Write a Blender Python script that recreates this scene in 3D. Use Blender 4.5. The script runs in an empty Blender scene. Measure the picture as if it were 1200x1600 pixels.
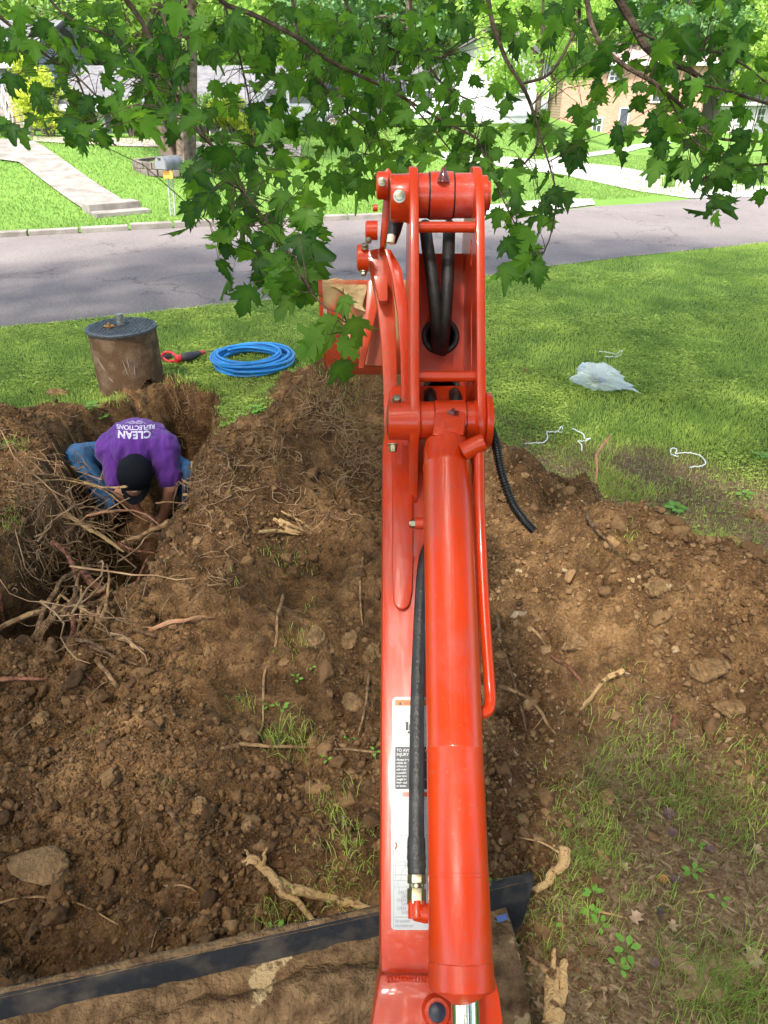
import bpy, bmesh, math, random
import numpy as np
from mathutils import Vector, Matrix
random.seed(7); rng = np.random.default_rng(7)
C = bpy.context.scene.collection
scene = bpy.context.scene
R = math.radians
# ---------------------------------------------------------------- camera
PITCH = 30.4; H = 2.3; FPX = 1109.0
cP, sP = math.cos(R(PITCH)), math.sin(R(PITCH))
cam = bpy.data.cameras.new('camera'); camo = bpy.data.objects.new('camera', cam); C.objects.link(camo)
camo.location = (0, 0, H); camo.rotation_euler = (R(90-PITCH), 0, 0)
cam.sensor_fit = 'VERTICAL'; cam.sensor_height = 24; cam.lens = 24*FPX/1600
cam.clip_start = .05; cam.clip_end = 2000
scene.camera = camo
# ---------------------------------------------------------------- world, sun, exposure
SUN_EL, SUN_AZ = 58.0, 205.0      # azimuth measured clockwise from +Y (ahead of the camera)
w = bpy.data.worlds.new("World"); scene.world = w; w.use_nodes = True
nt = w.node_tree; nt.nodes.clear()
sky = nt.nodes.new('ShaderNodeTexSky'); sky.sky_type = 'NISHITA'; sky.sun_disc = False
sky.sun_elevation = R(SUN_EL); sky.sun_rotation = R(SUN_AZ)
sky.dust_density = 3.5; sky.air_density = 1.0; sky.ozone_density = .6
bg = nt.nodes.new('ShaderNodeBackground'); bg.inputs[1].default_value = .15
wo = nt.nodes.new('ShaderNodeOutputWorld')
nt.links.new(sky.outputs[0], bg.inputs[0]); nt.links.new(bg.outputs[0], wo.inputs[0])
sl = bpy.data.lights.new('sun', 'SUN'); sl.energy = 2.4; sl.angle = R(4.5); sl.color = (1, .95, .86)
so = bpy.data.objects.new('sun', sl); C.objects.link(so)
sd = Vector((math.sin(R(SUN_AZ))*math.cos(R(SUN_EL)), math.cos(R(SUN_AZ))*math.cos(R(SUN_EL)), math.sin(R(SUN_EL))))
so.rotation_euler = (-sd).to_track_quat('-Z', 'Y').to_euler(); so.location = (0, 0, 30)
vs = scene.view_settings; vs.view_transform = 'Standard'; vs.look = 'None'; vs.gamma = 1; vs.use_curve_mapping = False
vs.exposure = 2.05
scene.cycles.max_bounces = 6; scene.cycles.diffuse_bounces = 3; scene.cycles.glossy_bounces = 3
scene.cycles.transmission_bounces = 4; scene.cycles.transparent_max_bounces = 6

# ---------------------------------------------------------------- projection helpers (photo pixel -> place)
def P(px, py, d):
    x = (px-600)/FPX*d; v = (800-py)/FPX*d
    return Vector((x, d*cP+v*sP, H-d*sP+v*cP))
def ray(px, py):
    v = (800-py)/FPX
    return Vector(((px-600)/FPX, cP+v*sP, -sP+v*cP))
def G(px, py, z=0.0):
    r = ray(px, py); t = (z-H)/r.z
    return Vector((r.x*t, r.y*t, z))
def W(px, py, Y):
    r = ray(px, py); t = Y/r.y
    return Vector((r.x*t, Y, H+r.z*t))
# ---------------------------------------------------------------- noise
def _h(ix, iy, s):
    n = (ix.astype(np.int64)*374761393 + iy.astype(np.int64)*668265263 + s*1442695041) & 0xffffffff
    n = ((n ^ (n >> 13))*1274126177) & 0xffffffff
    return ((n ^ (n >> 16)) & 0xffff)/65535.0
def vnoise(x, y, s=0):
    x = np.asarray(x, float); y = np.asarray(y, float)
    ix = np.floor(x); iy = np.floor(y); fx = x-ix; fy = y-iy
    fx = fx*fx*(3-2*fx); fy = fy*fy*(3-2*fy)
    a = _h(ix, iy, s); b = _h(ix+1, iy, s); c = _h(ix, iy+1, s); d = _h(ix+1, iy+1, s)
    return (a+(b-a)*fx)+((c+(d-c)*fx)-(a+(b-a)*fx))*fy
def fbm(x, y, s=0, o=4):
    t = 0; a = .5
    for i in range(o):
        t = t+a*vnoise(x, y, s+i*17); x = x*2.03+3.1; y = y*2.03+1.7; a *= .5
    return t/(1-.5**o)
def worley(x, y, s=0):
    x = np.asarray(x, float); y = np.asarray(y, float)
    ix = np.floor(x); iy = np.floor(y); best = np.full(x.shape, 9.0)
    for dx in (-1, 0, 1):
        for dy in (-1, 0, 1):
            cx = ix+dx; cy = iy+dy
            px = cx+_h(cx, cy, s); py = cy+_h(cx, cy, s+5)
            best = np.minimum(best, (x-px)**2+(y-py)**2)
    return np.sqrt(best)
def sst(a, b, x):
    t = np.clip((np.asarray(x, float)-a)/(b-a), 0, 1); return t*t*(3-2*t)
def poly_sd(x, y, poly):
    """signed distance to a polygon, positive inside"""
    x = np.asarray(x, float); y = np.asarray(y, float)
    d = np.full(x.shape, 1e9); ins = np.zeros(x.shape, bool)
    n = len(poly)
    for i in range(n):
        ax, ay = poly[i][0], poly[i][1]; bx, by = poly[(i+1) % n][0], poly[(i+1) % n][1]
        ex, ey = bx-ax, by-ay
        t = np.clip(((x-ax)*ex+(y-ay)*ey)/(ex*ex+ey*ey+1e-12), 0, 1)
        d = np.minimum(d, np.hypot(x-ax-t*ex, y-ay-t*ey))
        cond = ((ay > y) != (by > y)) & (x < (bx-ax)*(y-ay)/((by-ay) if by != ay else 1e-9)+ax)
        ins ^= cond
    return np.where(ins, d, -d)
# ---------------------------------------------------------------- terrain
TR = [(-1.78, 5.92, .27, .62), (-1.74, 5.5, .33, .66), (-1.88, 4.95, .56, .66), (-1.80, 4.45, .46, .72), (-1.64, 3.9, .42, .74), (-1.64, 3.3, .40, .76), (-1.62, 2.95, .42, .62)]
MOUNDS = [  # x, y, rx, ry, rot(deg), h
    (-.25, 4.95, .55, .36, 10, .60), (-.55, 4.35, .55, .55, 0, .26), (.35, 4.6, .6, .45, 0, .30),
    (.72, 3.62, .48, .46, -20, .50), (1.25, 2.78, .48, .46, -30, .46), (1.90, 2.38, .62, .42, -10, .36), (1.2, 2.25, .7, .40, 0, .10),
    (.5, 2.9, .7, .7, 0, .16), (-.85, 3.75, .40, .75, 0, .18), (-.95, 2.9, .5, .5, 0, .12),
    (-2.75, 4.75, .42, .30, 10, .26), (-2.55, 4.05, .45, .42, 0, .20), (-2.35, 3.25, .36, .55, 0, .24), (-2.6, 2.6, .4, .5, 0, .1),
    (-1.2, 1.75, .6, .3, 0, .10), (-.4, 1.3, .5, .12, -20, -.10), (.2, 1.62, .35, .22, 0, -.05)]
dirt_poly = [G(*p) for p in [(-150, 655, 0), (60, 648, 0), (120, 650, 0), (170, 640, 0), (200, 606, 0), (262, 596, 0), (300, 606, 0), (318, 640, 0), (345, 690, 0), (385, 662, 0),
    (415, 645, .0), (432, 600, .1), (470, 575, .1), (560, 560, .1), (650, 600, .1), (770, 690, .08), (800, 716, .08), (880, 748, .1), (960, 796, .1), (1010, 840, .1), (1080, 880, .1), (1150, 895, .1), (1330, 930, .1),
    (1330, 1290, 0), (1200, 1250, 0), (1100, 1215, 0), (1000, 1175, 0), (950, 1190, 0), (925, 1260, 0), (880, 1330, 0), (840, 1400, 0), (820, 1450, 0), (700, 1700, 0), (-700, 1750, 0), (-700, 900, 0)]]
def road_far(x): return 17.0+.416*np.asarray(x, float)
def base_z(x, y):
    x = np.asarray(x, float); y = np.asarray(y, float)
    t = y-road_far(x)-.5
    left = 1.0-sst(1.0, 7.0, x-.25*(y-17))
    z = sst(0, 12, t)*(1.05*left+.05)
    z = z+14*sst(70, 190, y)
    return z
def trench(x, y):
    x = np.asarray(x, float); y = np.asarray(y, float); dep = np.zeros(x.shape)
    wob = (fbm(x*3.1, y*3.1, 40, 3)-.5)*.30+(vnoise(x*14, y*14, 77)-.5)*.05
    for i in range(len(TR)-1):
        ax, ay, aw, ad = TR[i]; bx, by, bw, bd = TR[i+1]
        ex, ey = bx-ax, by-ay
        t = np.clip(((x-ax)*ex+(y-ay)*ey)/(ex*ex+ey*ey), 0, 1)
        d = np.hypot(x-ax-t*ex, y-ay-t*ey)+wob; ww = aw+(bw-aw)*t; dd = ad+(bd-ad)*t
        dep = np.maximum(dep, dd*(1-sst(ww-.20, ww+.06, d))*(1+.16*(fbm(x*7, y*7, 44, 3)-.5)))
    return dep
def dirt_mask(x, y):
    return poly_sd(x, y, dirt_poly)+(fbm(np.asarray(x)*2.2, np.asarray(y)*2.2, 5, 4)-.5)*.5
def mound_z(x, y):
    z = 0
    for (mx, my, rx, ry, a, h) in MOUNDS:
        ca, sa = math.cos(R(a)), math.sin(R(a)); dx = x-mx; dy = y-my
        u = (dx*ca+dy*sa)/rx; v = (-dx*sa+dy*ca)/ry
        z = z+h*np.exp(-(u*u+v*v)*1.1)
    return z
def hfun(x, y, detail=True):
    x = np.asarray(x, float); y = np.asarray(y, float)
    b = base_z(x, y); near = (y < 8) & (y > -3) & (np.abs(x) < 6)
    z = b.copy()
    if not near.any(): return z
    xn = x[near]; yn = y[near]; m = sst(-.12, .12, dirt_mask(xn, yn))
    mz = mound_z(xn, yn)*sst(-.45, .12, dirt_mask(xn, yn))
    tr = trench(xn, yn)
    r = 0
    if detail:
        lum = (fbm(xn*2.3, yn*2.3, 11, 3)-.5)*.19
        mid = (1-np.abs(2*fbm(xn*6, yn*6, 21, 3)-1))*.075
        wx = xn+.03*vnoise(xn*9, yn*9, 3); wy = yn+.03*vnoise(xn*9, yn*9, 4)
        cl = (1-np.clip(worley(wx*11, wy*11, 31), 0, 1)**1.3)*.060*sst(.35, .60, fbm(xn*2.7, yn*2.7, 61, 3))
        cl2 = (1-np.clip(worley(wx*25, wy*25, 33), 0, 1)**1.5)*.024*sst(.3, .6, fbm(xn*4+7, yn*4, 67, 3))
        fine = (fbm(xn*42, yn*42, 51, 3)-.5)*.026
        r = lum+mid+cl+cl2+fine-.03
        flat = (fbm(xn*1.5, yn*1.5, 13, 2)-.5)*.02+(fbm(xn*20, yn*20, 14, 2)-.5)*.012
        r = r*m+flat*(1-m)
    zz = mz-tr+r
    z[near] = b[near]+zz*sst(8, 6.8, yn) if False else b[near]+zz*(1-sst(6.8, 8, yn))
    return z
def hz(x, y): return float(hfun(np.array([x]), np.array([y]))[0])
def GT(px, py, lift=0.0):
    """where the sight line through a photo pixel meets the terrain"""
    r = ray(px, py); t = np.concatenate([np.arange(.9, 12, .05), np.linspace(12.05, 120, 1500)])
    below = (H+r.z*t-lift) < hfun(r.x*t, r.y*t, False)
    i = int(np.argmax(below)) if below.any() else len(t)-1
    if t[i] < 12:
        t = np.arange(max(.8, t[i]-.35), t[i]+.3, .004); below = (H+r.z*t-lift) < hfun(r.x*t, r.y*t)
        i = int(np.argmax(below)) if below.any() else len(t)-1
    xs = r.x*t; ys = r.y*t; zs = H+r.z*t-lift
    return Vector((xs[i], ys[i], float(zs[i])+lift))
# ---------------------------------------------------------------- mesh helpers
def mesh_np(name, V, F, attrs=None, smooth=False):
    V = np.ascontiguousarray(V, np.float32); F = np.ascontiguousarray(F, np.int32)
    me = bpy.data.meshes.new(name); n, k = F.shape
    me.vertices.add(len(V)); me.vertices.foreach_set('co', V.ravel())
    me.loops.add(n*k); me.loops.foreach_set('vertex_index', F.ravel())
    me.polygons.add(n); me.polygons.foreach_set('loop_start', np.arange(0, n*k, k, dtype=np.int32))
    try: me.polygons.foreach_set('loop_total', np.full(n, k, np.int32))
    except Exception: pass
    me.update(calc_edges=True)
    if smooth: me.polygons.foreach_set('use_smooth', np.ones(n, bool))
    for a, vals in (attrs or {}).items():
        at = me.attributes.new(a, 'FLOAT', 'POINT'); at.data.foreach_set('value', np.ascontiguousarray(vals, np.float32))
    return me
def wloc(o):
    v = Vector(o.location)
    while o.parent: o = o.parent; v += Vector(o.location)
    return v
def link(name, me, mat, parent=None, origin=None):
    o = bpy.data.objects.new(name, me); C.objects.link(o)
    if mat and not me.materials: me.materials.append(mat)
    if parent is not None:
        o.parent = parent; o.location = -wloc(parent)
    elif origin is not None:
        me.transform(Matrix.Translation(-Vector(origin))); o.location = origin
    return o
def tag(o, label=None, cat=None, group=None, kind=None):
    if label: o['label'] = label
    if cat: o['category'] = cat
    if group: o['group'] = group
    if kind: o['kind'] = kind
    return o
def thing(name, label, cat, loc, group=None):
    o = bpy.data.objects.new(name, None); o.empty_display_size = .1; C.objects.link(o); o.location = loc
    return tag(o, label, cat, group)
def copy_tree(o, parent=None):
    c = o.copy(); C.objects.link(c); c.parent = parent
    for ch in list(o.children): copy_tree(ch, c)
    return c
class MB:
    def __init__(s): s.v = []; s.f = []; s.m = []; s.mi = 0
    def add(s, V, F):
        b = len(s.v); s.v += [tuple(p) for p in V]; s.f += [tuple(i+b for i in f) for f in F]; s.m += [s.mi]*len(F); return s
    def box(s, lo, hi, M=None):
        (a, b, c), (d, e, f) = lo, hi
        V = [(a, b, c), (d, b, c), (d, e, c), (a, e, c), (a, b, f), (d, b, f), (d, e, f), (a, e, f)]
        if M is not None: V = [M @ Vector(p) for p in V]
        return s.add(V, [(0, 3, 2, 1), (4, 5, 6, 7), (0, 1, 5, 4), (1, 2, 6, 5), (2, 3, 7, 6), (3, 0, 4, 7)])
    def tube(s, pts, rad, n=10, cap=True, squash=1.0, jit=0.0, groove=0.0):
        ph_ = random.uniform(0, 6)
        pts = [Vector(p) for p in pts]; k = len(pts)
        if not hasattr(rad, '__len__'): rad = [rad]*k
        V = []; up = None
        for i in range(k):
            t = (pts[min(i+1, k-1)]-pts[max(i-1, 0)])
            t = t.normalized() if t.length > 1e-9 else Vector((0, 0, 1))
            if up is None:
                up = Vector((0, 0, 1)) if abs(t.z) < .9 else Vector((0, 1, 0))
            up = (up-t*up.dot(t)); up = up.normalized() if up.length > 1e-6 else t.orthogonal().normalized()
            side = t.cross(up)
            for j in range(n):
                a = 2*math.pi*j/n; r = rad[i]*(1+(random.uniform(-jit, jit) if jit else 0)+(groove*(math.sin(3*a+ph_+i*.13)+.7*math.sin(5*a-ph_)+.5*math.cos(8*a+i*.2)) if groove else 0))
                V.append(pts[i]+side*math.cos(a)*r+up*math.sin(a)*r*squash)
        F = [(i*n+j, i*n+(j+1) % n, (i+1)*n+(j+1) % n, (i+1)*n+j) for i in range(k-1) for j in range(n)]
        if cap: F += [tuple(range(n-1, -1, -1)), tuple((k-1)*n+j for j in range(n))]
        return s.add(V, F)
    def prism(s, poly, vec):
        """planar polygon (list of 3-D points) extruded by vec"""
        n = len(poly); vec = Vector(vec); V = [Vector(p) for p in poly]+[Vector(p)+vec for p in poly]
        F = [tuple(range(n)), tuple(range(2*n-1, n-1, -1))]+[(i, i+n, (i+1) % n+n, (i+1) % n) for i in range(n)]
        return s.add(V, F)
    def lathe(s, c, axis, prof, n=24):
        """prof = [(t along axis, r)]"""
        c = Vector(c); ax = Vector(axis).normalized()
        return s.tube([c+ax*t for t, r in prof], [max(r, 1e-4) for t, r in prof], n)
    def build(s, name, mat, parent=None, smooth=True, origin=None, bevel=0, angle=35):
        me = bpy.data.meshes.new(name); me.from_pydata(s.v, [], s.f); me.update()
        bm = bmesh.new(); bm.from_mesh(me); bmesh.ops.recalc_face_normals(bm, faces=bm.faces[:])
        if bevel:
            ed = [e for e in bm.edges if e.is_manifold and e.calc_face_angle(0) > R(30)]
            bmesh.ops.bevel(bm, geom=ed, offset=bevel, segments=2, affect='EDGES', profile=.6, clamp_overlap=True)
        if smooth:
            for f in bm.faces: f.smooth = True
            for e in bm.edges:
                if e.is_manifold and e.calc_face_angle(0) > R(angle): e.smooth = False
        bm.to_mesh(me); bm.free()
        mats = mat if isinstance(mat, (list, tuple)) else [mat]
        for m in mats: me.materials.append(m)
        if len(mats) > 1 and not bevel:
            me.polygons.foreach_set('material_index', np.array(s.m, np.int32))
        if origin is None and parent is None:
            a = np.array(s.v); origin = ((a[:, 0].min()+a[:, 0].max())/2, (a[:, 1].min()+a[:, 1].max())/2, a[:, 2].min())
        return link(name, me, None, parent, origin)
def spline(pts, n=8):
    """Catmull-Rom through points (any dimension)"""
    p = [np.array(q, float) for q in pts]
    if len(p) < 3: return [p[0]+(p[1]-p[0])*i/n for i in range(n+1)]
    p = [2*p[0]-p[1]]+p+[2*p[-1]-p[-2]]; out = []
    for i in range(1, len(p)-2):
        for k in range(n):
            t = k/n; out.append(.5*((2*p[i])+(-p[i-1]+p[i+1])*t+(2*p[i-1]-5*p[i]+4*p[i+1]-p[i+2])*t*t+(-p[i-1]+3*p[i]-3*p[i+1]+p[i+2])*t**3))
    out.append(p[-2]); return out
def eval_mesh(o):
    dg = bpy.context.evaluated_depsgraph_get(); dg.update()
    me = bpy.data.meshes.new_from_object(o.evaluated_get(dg)); return me
def curve_plate(outer, holes, depth, bevel=0.0):
    cu = bpy.data.curves.new('p', 'CURVE'); cu.dimensions = '2D'; cu.fill_mode = 'BOTH'; cu.extrude = max(depth/2-bevel, 1e-5); cu.bevel_depth = bevel; cu.bevel_resolution = 1
    for loop in [outer]+list(holes):
        sp = cu.splines.new('POLY'); sp.points.add(len(loop)-1); sp.use_cyclic_u = True
        for i, q in enumerate(loop): sp.points[i].co = (q[0], q[1], 0, 1)
    o = bpy.data.objects.new('p', cu); C.objects.link(o); me = eval_mesh(o); bpy.data.objects.remove(o); bpy.data.curves.remove(cu)
    return me
def text_mesh(body, size, extrude=0.0, align='LEFT', bold=0.0, spacing=1.0, xscale=1.0):
    cu = bpy.data.curves.new('t', 'FONT'); cu.body = body; cu.size = size; cu.extrude = extrude; cu.align_x = align; cu.offset = bold; cu.space_character = spacing
    o = bpy.data.objects.new('t', cu); C.objects.link(o); me = eval_mesh(o); bpy.data.objects.remove(o); bpy.data.curves.remove(cu)
    if xscale != 1: me.transform(Matrix.Diagonal((xscale, 1, 1, 1)))
    return me
# ---------------------------------------------------------------- materials
def mat(name, col=(.5, .5, .5), rough=.6, metal=0.0, var=None, vscale=5.0, bump=0.0, bscale=30.0, coat=0.0, spec=.5, detail=6.0, ramp=(.35, .65), coord='Object'):
    m = bpy.data.materials.new(name); m.use_nodes = True; n = m.node_tree; b = n.nodes['Principled BSDF']
    if rough >= .74 and spec == .5: spec = .12
    b.inputs['Roughness'].default_value = rough; b.inputs['Metallic'].default_value = metal
    b.inputs['Coat Weight'].default_value = coat; b.inputs['Specular IOR Level'].default_value = spec
    b.inputs['Base Color'].default_value = (*col, 1)
    tc = n.nodes.new('ShaderNodeTexCoord')
    if var is not None:
        no = n.nodes.new('ShaderNodeTexNoise'); no.inputs['Scale'].default_value = vscale; no.inputs['Detail'].default_value = detail
        cr = n.nodes.new('ShaderNodeValToRGB'); cr.color_ramp.elements[0].position = ramp[0]; cr.color_ramp.elements[1].position = ramp[1]
        cr.color_ramp.elements[0].color = (*col, 1); cr.color_ramp.elements[1].color = (*var, 1)
        n.links.new(tc.outputs[coord], no.inputs[0]); n.links.new(no.outputs[0], cr.inputs[0]); n.links.new(cr.outputs[0], b.inputs['Base Color'])
    if bump:
        n2 = n.nodes.new('ShaderNodeTexNoise'); n2.inputs['Scale'].default_value = bscale; n2.inputs['Detail'].default_value = 5
        bu = n.nodes.new('ShaderNodeBump'); bu.inputs['Strength'].default_value = bump; bu.inputs['Distance'].default_value = .02
        n.links.new(tc.outputs[coord], n2.inputs[0]); n.links.new(n2.outputs[0], bu.inputs['Height']); n.links.new(bu.outputs[0], b.inputs['Normal'])
    return m
def nodes(m): return m.node_tree, m.node_tree.nodes['Principled BSDF']
def leafmat(name, c1, c2, trans=.45, tcol=None, rough=.45, attr='var'):
    m = bpy.data.materials.new(name); m.use_nodes = True; n = m.node_tree; b = n.nodes['Principled BSDF']; out = n.nodes['Material Output']
    at = n.nodes.new('ShaderNodeAttribute'); at.attribute_name = attr
    mx = n.nodes.new('ShaderNodeMix'); mx.data_type = 'RGBA'; mx.inputs[6].default_value = (*c1, 1); mx.inputs[7].default_value = (*c2, 1)
    n.links.new(at.outputs['Fac'], mx.inputs[0]); n.links.new(mx.outputs[2], b.inputs['Base Color'])
    b.inputs['Roughness'].default_value = rough; b.inputs['Specular IOR Level'].default_value = .22
    tr = n.nodes.new('ShaderNodeBsdfTranslucent'); ms = n.nodes.new('ShaderNodeMixShader'); ms.inputs[0].default_value = trans
    if tcol is None: tcol = tuple(min(1, c*2.0) for c in c2)
    tr.inputs[0].default_value = (*tcol, 1)
    n.links.new(b.outputs[0], ms.inputs[1]); n.links.new(tr.outputs[0], ms.inputs[2]); n.links.new(ms.outputs[0], out.inputs[0])
    return m
# ================================================================ GROUND
def axis_pts(lo, hi, a, b, step, grow=1.10):
    mid = list(np.arange(a, b, step)); out = mid[:]; s = step; x = mid[-1]
    while x < hi: s *= grow; x += s; out.append(x)
    s = step; x = a; pre = []
    while x > lo: s *= grow; x -= s; pre.append(x)
    return np.array(pre[::-1]+out)
gx = axis_pts(-500, 500, -3.1, 2.5, .0105, 1.09); gy = np.concatenate([axis_pts(-60, 3.4, .8, 3.4, .0095, 1.10)[:-1], axis_pts(3.4, 700, 3.41, 6.2, .0125, 1.035)]); gy = np.unique(gy)
XX, YY = np.meshgrid(gx, gy); X1 = XX.ravel(); Y1 = YY.ravel(); Z1 = hfun(X1, Y1)
dm = np.full(X1.shape, -1.0); nr = (Y1 < 9) & (Y1 > -4) & (np.abs(X1) < 7)
dm[nr] = dirt_mask(X1[nr], Y1[nr])
# transitional strip of trodden, littered ground: behind the right mound and at the lower right
lit_poly = [G(*p) for p in [(770, 640), (900, 700), (1000, 700), (1100, 730), (1330, 740), (1400, 1800), (700, 1800), (780, 1300), (900, 1000), (760, 760)]]
def litter_mask(x, y):
    return np.clip(poly_sd(x, y, lit_poly)*1.6+(fbm(np.asarray(x)*2.3, np.asarray(y)*2.3, 90, 4)-.5)*1.1+.45, 0, 1)
li = np.zeros(X1.shape); li[nr] = litter_mask(X1[nr], Y1[nr])
bare = np.zeros(X1.shape)
for bx, by, br in [tuple(G(1000, 418)[:2])+(.35,), tuple(G(1030, 445)[:2])+(.25,), tuple(G(400, 600)[:2])+(.3,), tuple(G(300, 495)[:2])+(.15,)]:
    bare[nr] = np.maximum(bare[nr], np.exp(-((X1[nr]-bx)**2+(Y1[nr]-by)**2)/br**2))
dv = sst(-.05, .06, dm); dv = np.maximum(dv, bare*.8); dv[nr] = np.maximum(dv[nr], sst(.01, .05, trench(X1[nr], Y1[nr])))
nx, ny = len(gx), len(gy)
I = np.arange(nx*ny).reshape(ny, nx); F = np.stack([I[:-1, :-1], I[:-1, 1:], I[1:, 1:], I[1:, :-1]], -1).reshape(-1, 4)
me = mesh_np('ground', np.stack([X1, Y1, Z1], 1), F, {'dirt': dv, 'litter': li}, smooth=True)
gm = bpy.data.materials.new('ground_soil_and_lawn'); gm.use_nodes = True; n, b = nodes(gm); L = n.links.new
tc = n.nodes.new('ShaderNodeTexCoord')
def noise(sc, det=6, rough=.6, dist=0):
    q = n.nodes.new('ShaderNodeTexNoise'); q.inputs['Scale'].default_value = sc; q.inputs['Detail'].default_value = det; q.inputs['Roughness'].default_value = rough; q.inputs['Distortion'].default_value = dist
    L(tc.outputs['Object'], q.inputs[0]); return q.outputs[0]
def ramp(src, stops):
    q = n.nodes.new('ShaderNodeValToRGB'); e = q.color_ramp.elements
    while len(e) < len(stops): e.new(.5)
    for i, (p, c) in enumerate(stops): e[i].position = p; e[i].color = (*c, 1) if len(c) == 3 else c
    L(src, q.inputs[0]); return q.outputs[0]
def mixc(f, a, c, mode='MIX'):
    q = n.nodes.new('ShaderNodeMix'); q.data_type = 'RGBA'; q.blend_type = mode
    if isinstance(f, float): q.inputs[0].default_value = f
    else: L(f, q.inputs[0])
    L(a, q.inputs[6]) if not isinstance(a, tuple) else setattr(q.inputs[6], 'default_value', (*a, 1))
    L(c, q.inputs[7]) if not isinstance(c, tuple) else setattr(q.inputs[7], 'default_value', (*c, 1))
    return q.outputs[2]
SOIL_D, SOIL_M, SOIL_L = (.060, .034, .017), (.180, .107, .051), (.34, .215, .105)
soil = ramp(noise(9, 8, .68), [(.30, SOIL_D), (.50, SOIL_M), (.70, SOIL_L)])
soil2 = ramp(noise(1.3, 3), [(.38, (.62, .56, .52)), (.62, (1.18, 1.10, 1.0))])
soil = mixc(1.0, soil, soil2, 'MULTIPLY')
grit = ramp(noise(85, 3, .7), [(.32, (.55, .5, .46)), (.55, (1, 1, 1)), (.74, (1.5, 1.4, 1.25))])
soil = mixc(.8, soil, grit, 'MULTIPLY')
under = ramp(noise(14, 6, .7), [(.35, (.05, .085, .02)), (.55, (.10, .17, .03)), (.7, (.13, .13, .05))])
farl = ramp(noise(.35, 5, .6), [(.3, (.085, .17, .028)), (.7, (.14, .25, .045))])
sep = n.nodes.new('ShaderNodeSeparateXYZ'); L(tc.outputs['Object'], sep.inputs[0])
mr = n.nodes.new('ShaderNodeMapRange'); mr.inputs[1].default_value = 8; mr.inputs[2].default_value = 14; L(sep.outputs[1], mr.inputs[0])
under = mixc(mr.outputs[0], under, farl)
litc = ramp(noise(38, 6, .75, .4), [(.30, (.08, .048, .024)), (.48, (.20, .13, .066)), (.60, (.33, .23, .125)), (.75, (.45, .34, .20))])
la = n.nodes.new('ShaderNodeAttribute'); la.attribute_name = 'litter'
da = n.nodes.new('ShaderNodeAttribute'); da.attribute_name = 'dirt'
c = mixc(la.outputs['Fac'], under, litc); c = mixc(da.outputs['Fac'], c, soil); L(c, b.inputs['Base Color'])
b.inputs['Roughness'].default_value = .95; b.inputs['Specular IOR Level'].default_value = .15
bu = n.nodes.new('ShaderNodeBump'); bu.inputs['Strength'].default_value = 1.0; bu.inputs['Distance'].default_value = .012
def voro(sc):
    q = n.nodes.new('ShaderNodeTexVoronoi'); q.inputs['Scale'].default_value = sc; q.inputs['Randomness'].default_value = 1
    w_ = n.nodes.new('ShaderNodeVectorMath'); w_.operation = 'MULTIPLY_ADD'; nz = n.nodes.new('ShaderNodeTexNoise'); nz.inputs['Scale'].default_value = sc*.8; L(tc.outputs['Object'], nz.inputs[0]); w_.inputs[1].default_value = (.6/sc, .6/sc, .6/sc); L(nz.outputs[1], w_.inputs[0]); L(tc.outputs['Object'], w_.inputs[2]); L(w_.outputs[0], q.inputs['Vector']); return q.outputs['Distance']
def ma(op, a_, b_, clamp=False):
    q = n.nodes.new('ShaderNodeMath'); q.operation = op
    for i, v_ in enumerate((a_, b_)):
        if isinstance(v_, (int, float)): q.inputs[i].default_value = v_
        else: L(v_, q.inputs[i])
    return q.outputs[0]
hgt_ = ma('ADD', ma('MULTIPLY', voro(42), -1.0), ma('ADD', ma('MULTIPLY', voro(110), -.55), ma('MULTIPLY', noise(60, 7, .75), 1.1)))
L(hgt_, bu.inputs['Height']); L(bu.outputs[0], b.inputs['Normal'])
ground = link('ground', me, gm); tag(ground, 'lawn and dug-up brown earth', kind='structure')
soilmat = bpy.data.materials.new('soil_crumbs'); soilmat.use_nodes = True; n, b = nodes(soilmat); L = n.links.new
tc = n.nodes.new('ShaderNodeTexCoord')
va = n.nodes.new('ShaderNodeAttribute'); va.attribute_name = 'var'
c = ramp(va.outputs['Fac'], [(0, (.065, .038, .019)), (.5, (.180, .107, .052)), (.96, (.33, .21, .105)), (1, (.44, .34, .22))])
c = mixc(.7, c, ramp(noise(70, 5, .7), [(.3, (.55, .5, .46)), (.7, (1.3, 1.2, 1.1))]), 'MULTIPLY'); L(c, b.inputs['Base Color']); b.inputs['Roughness'].default_value = .95; b.inputs['Specular IOR Level'].default_value = .15
bu = n.nodes.new('ShaderNodeBump'); bu.inputs['Strength'].default_value = .7; bu.inputs['Distance'].default_value = .006
L(noise(120, 5, .7), bu.inputs['Height']); L(bu.outputs[0], b.inputs['Normal'])

# ---------------------------------------------------------------- soil crumbs and clods (nobody could count them)
def ico(sub):
    bm = bmesh.new(); bmesh.ops.create_icosphere(bm, subdivisions=sub, radius=1)
    V = np.array([v.co[:] for v in bm.verts]); F = np.array([[v.index for v in f.verts] for f in bm.faces]); bm.free(); return V, F
def lump(V, s, amp=.45, sq=.7):
    f = 1+amp*(fbm(V[:, 0]*1.6+s*3.3+9, V[:, 1]*1.6+V[:, 2]*1.9+s*7.1, s, 3)-.5)*2+amp*.35*(vnoise(V[:, 0]*5+V[:, 2]*4+s, V[:, 1]*5-s, s+3)-.5)*2
    V = V*f[:, None]*np.array([1, .85, sq]); g_ = np.random.default_rng(s)
    for _ in range(9):
        nn_ = g_.normal(size=3); nn_ /= np.linalg.norm(nn_); q_ = V @ nn_; c_ = g_.uniform(.45, .8)*q_.max(); V = V-np.maximum(q_-c_, 0)[:, None]*nn_
    return V
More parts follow.
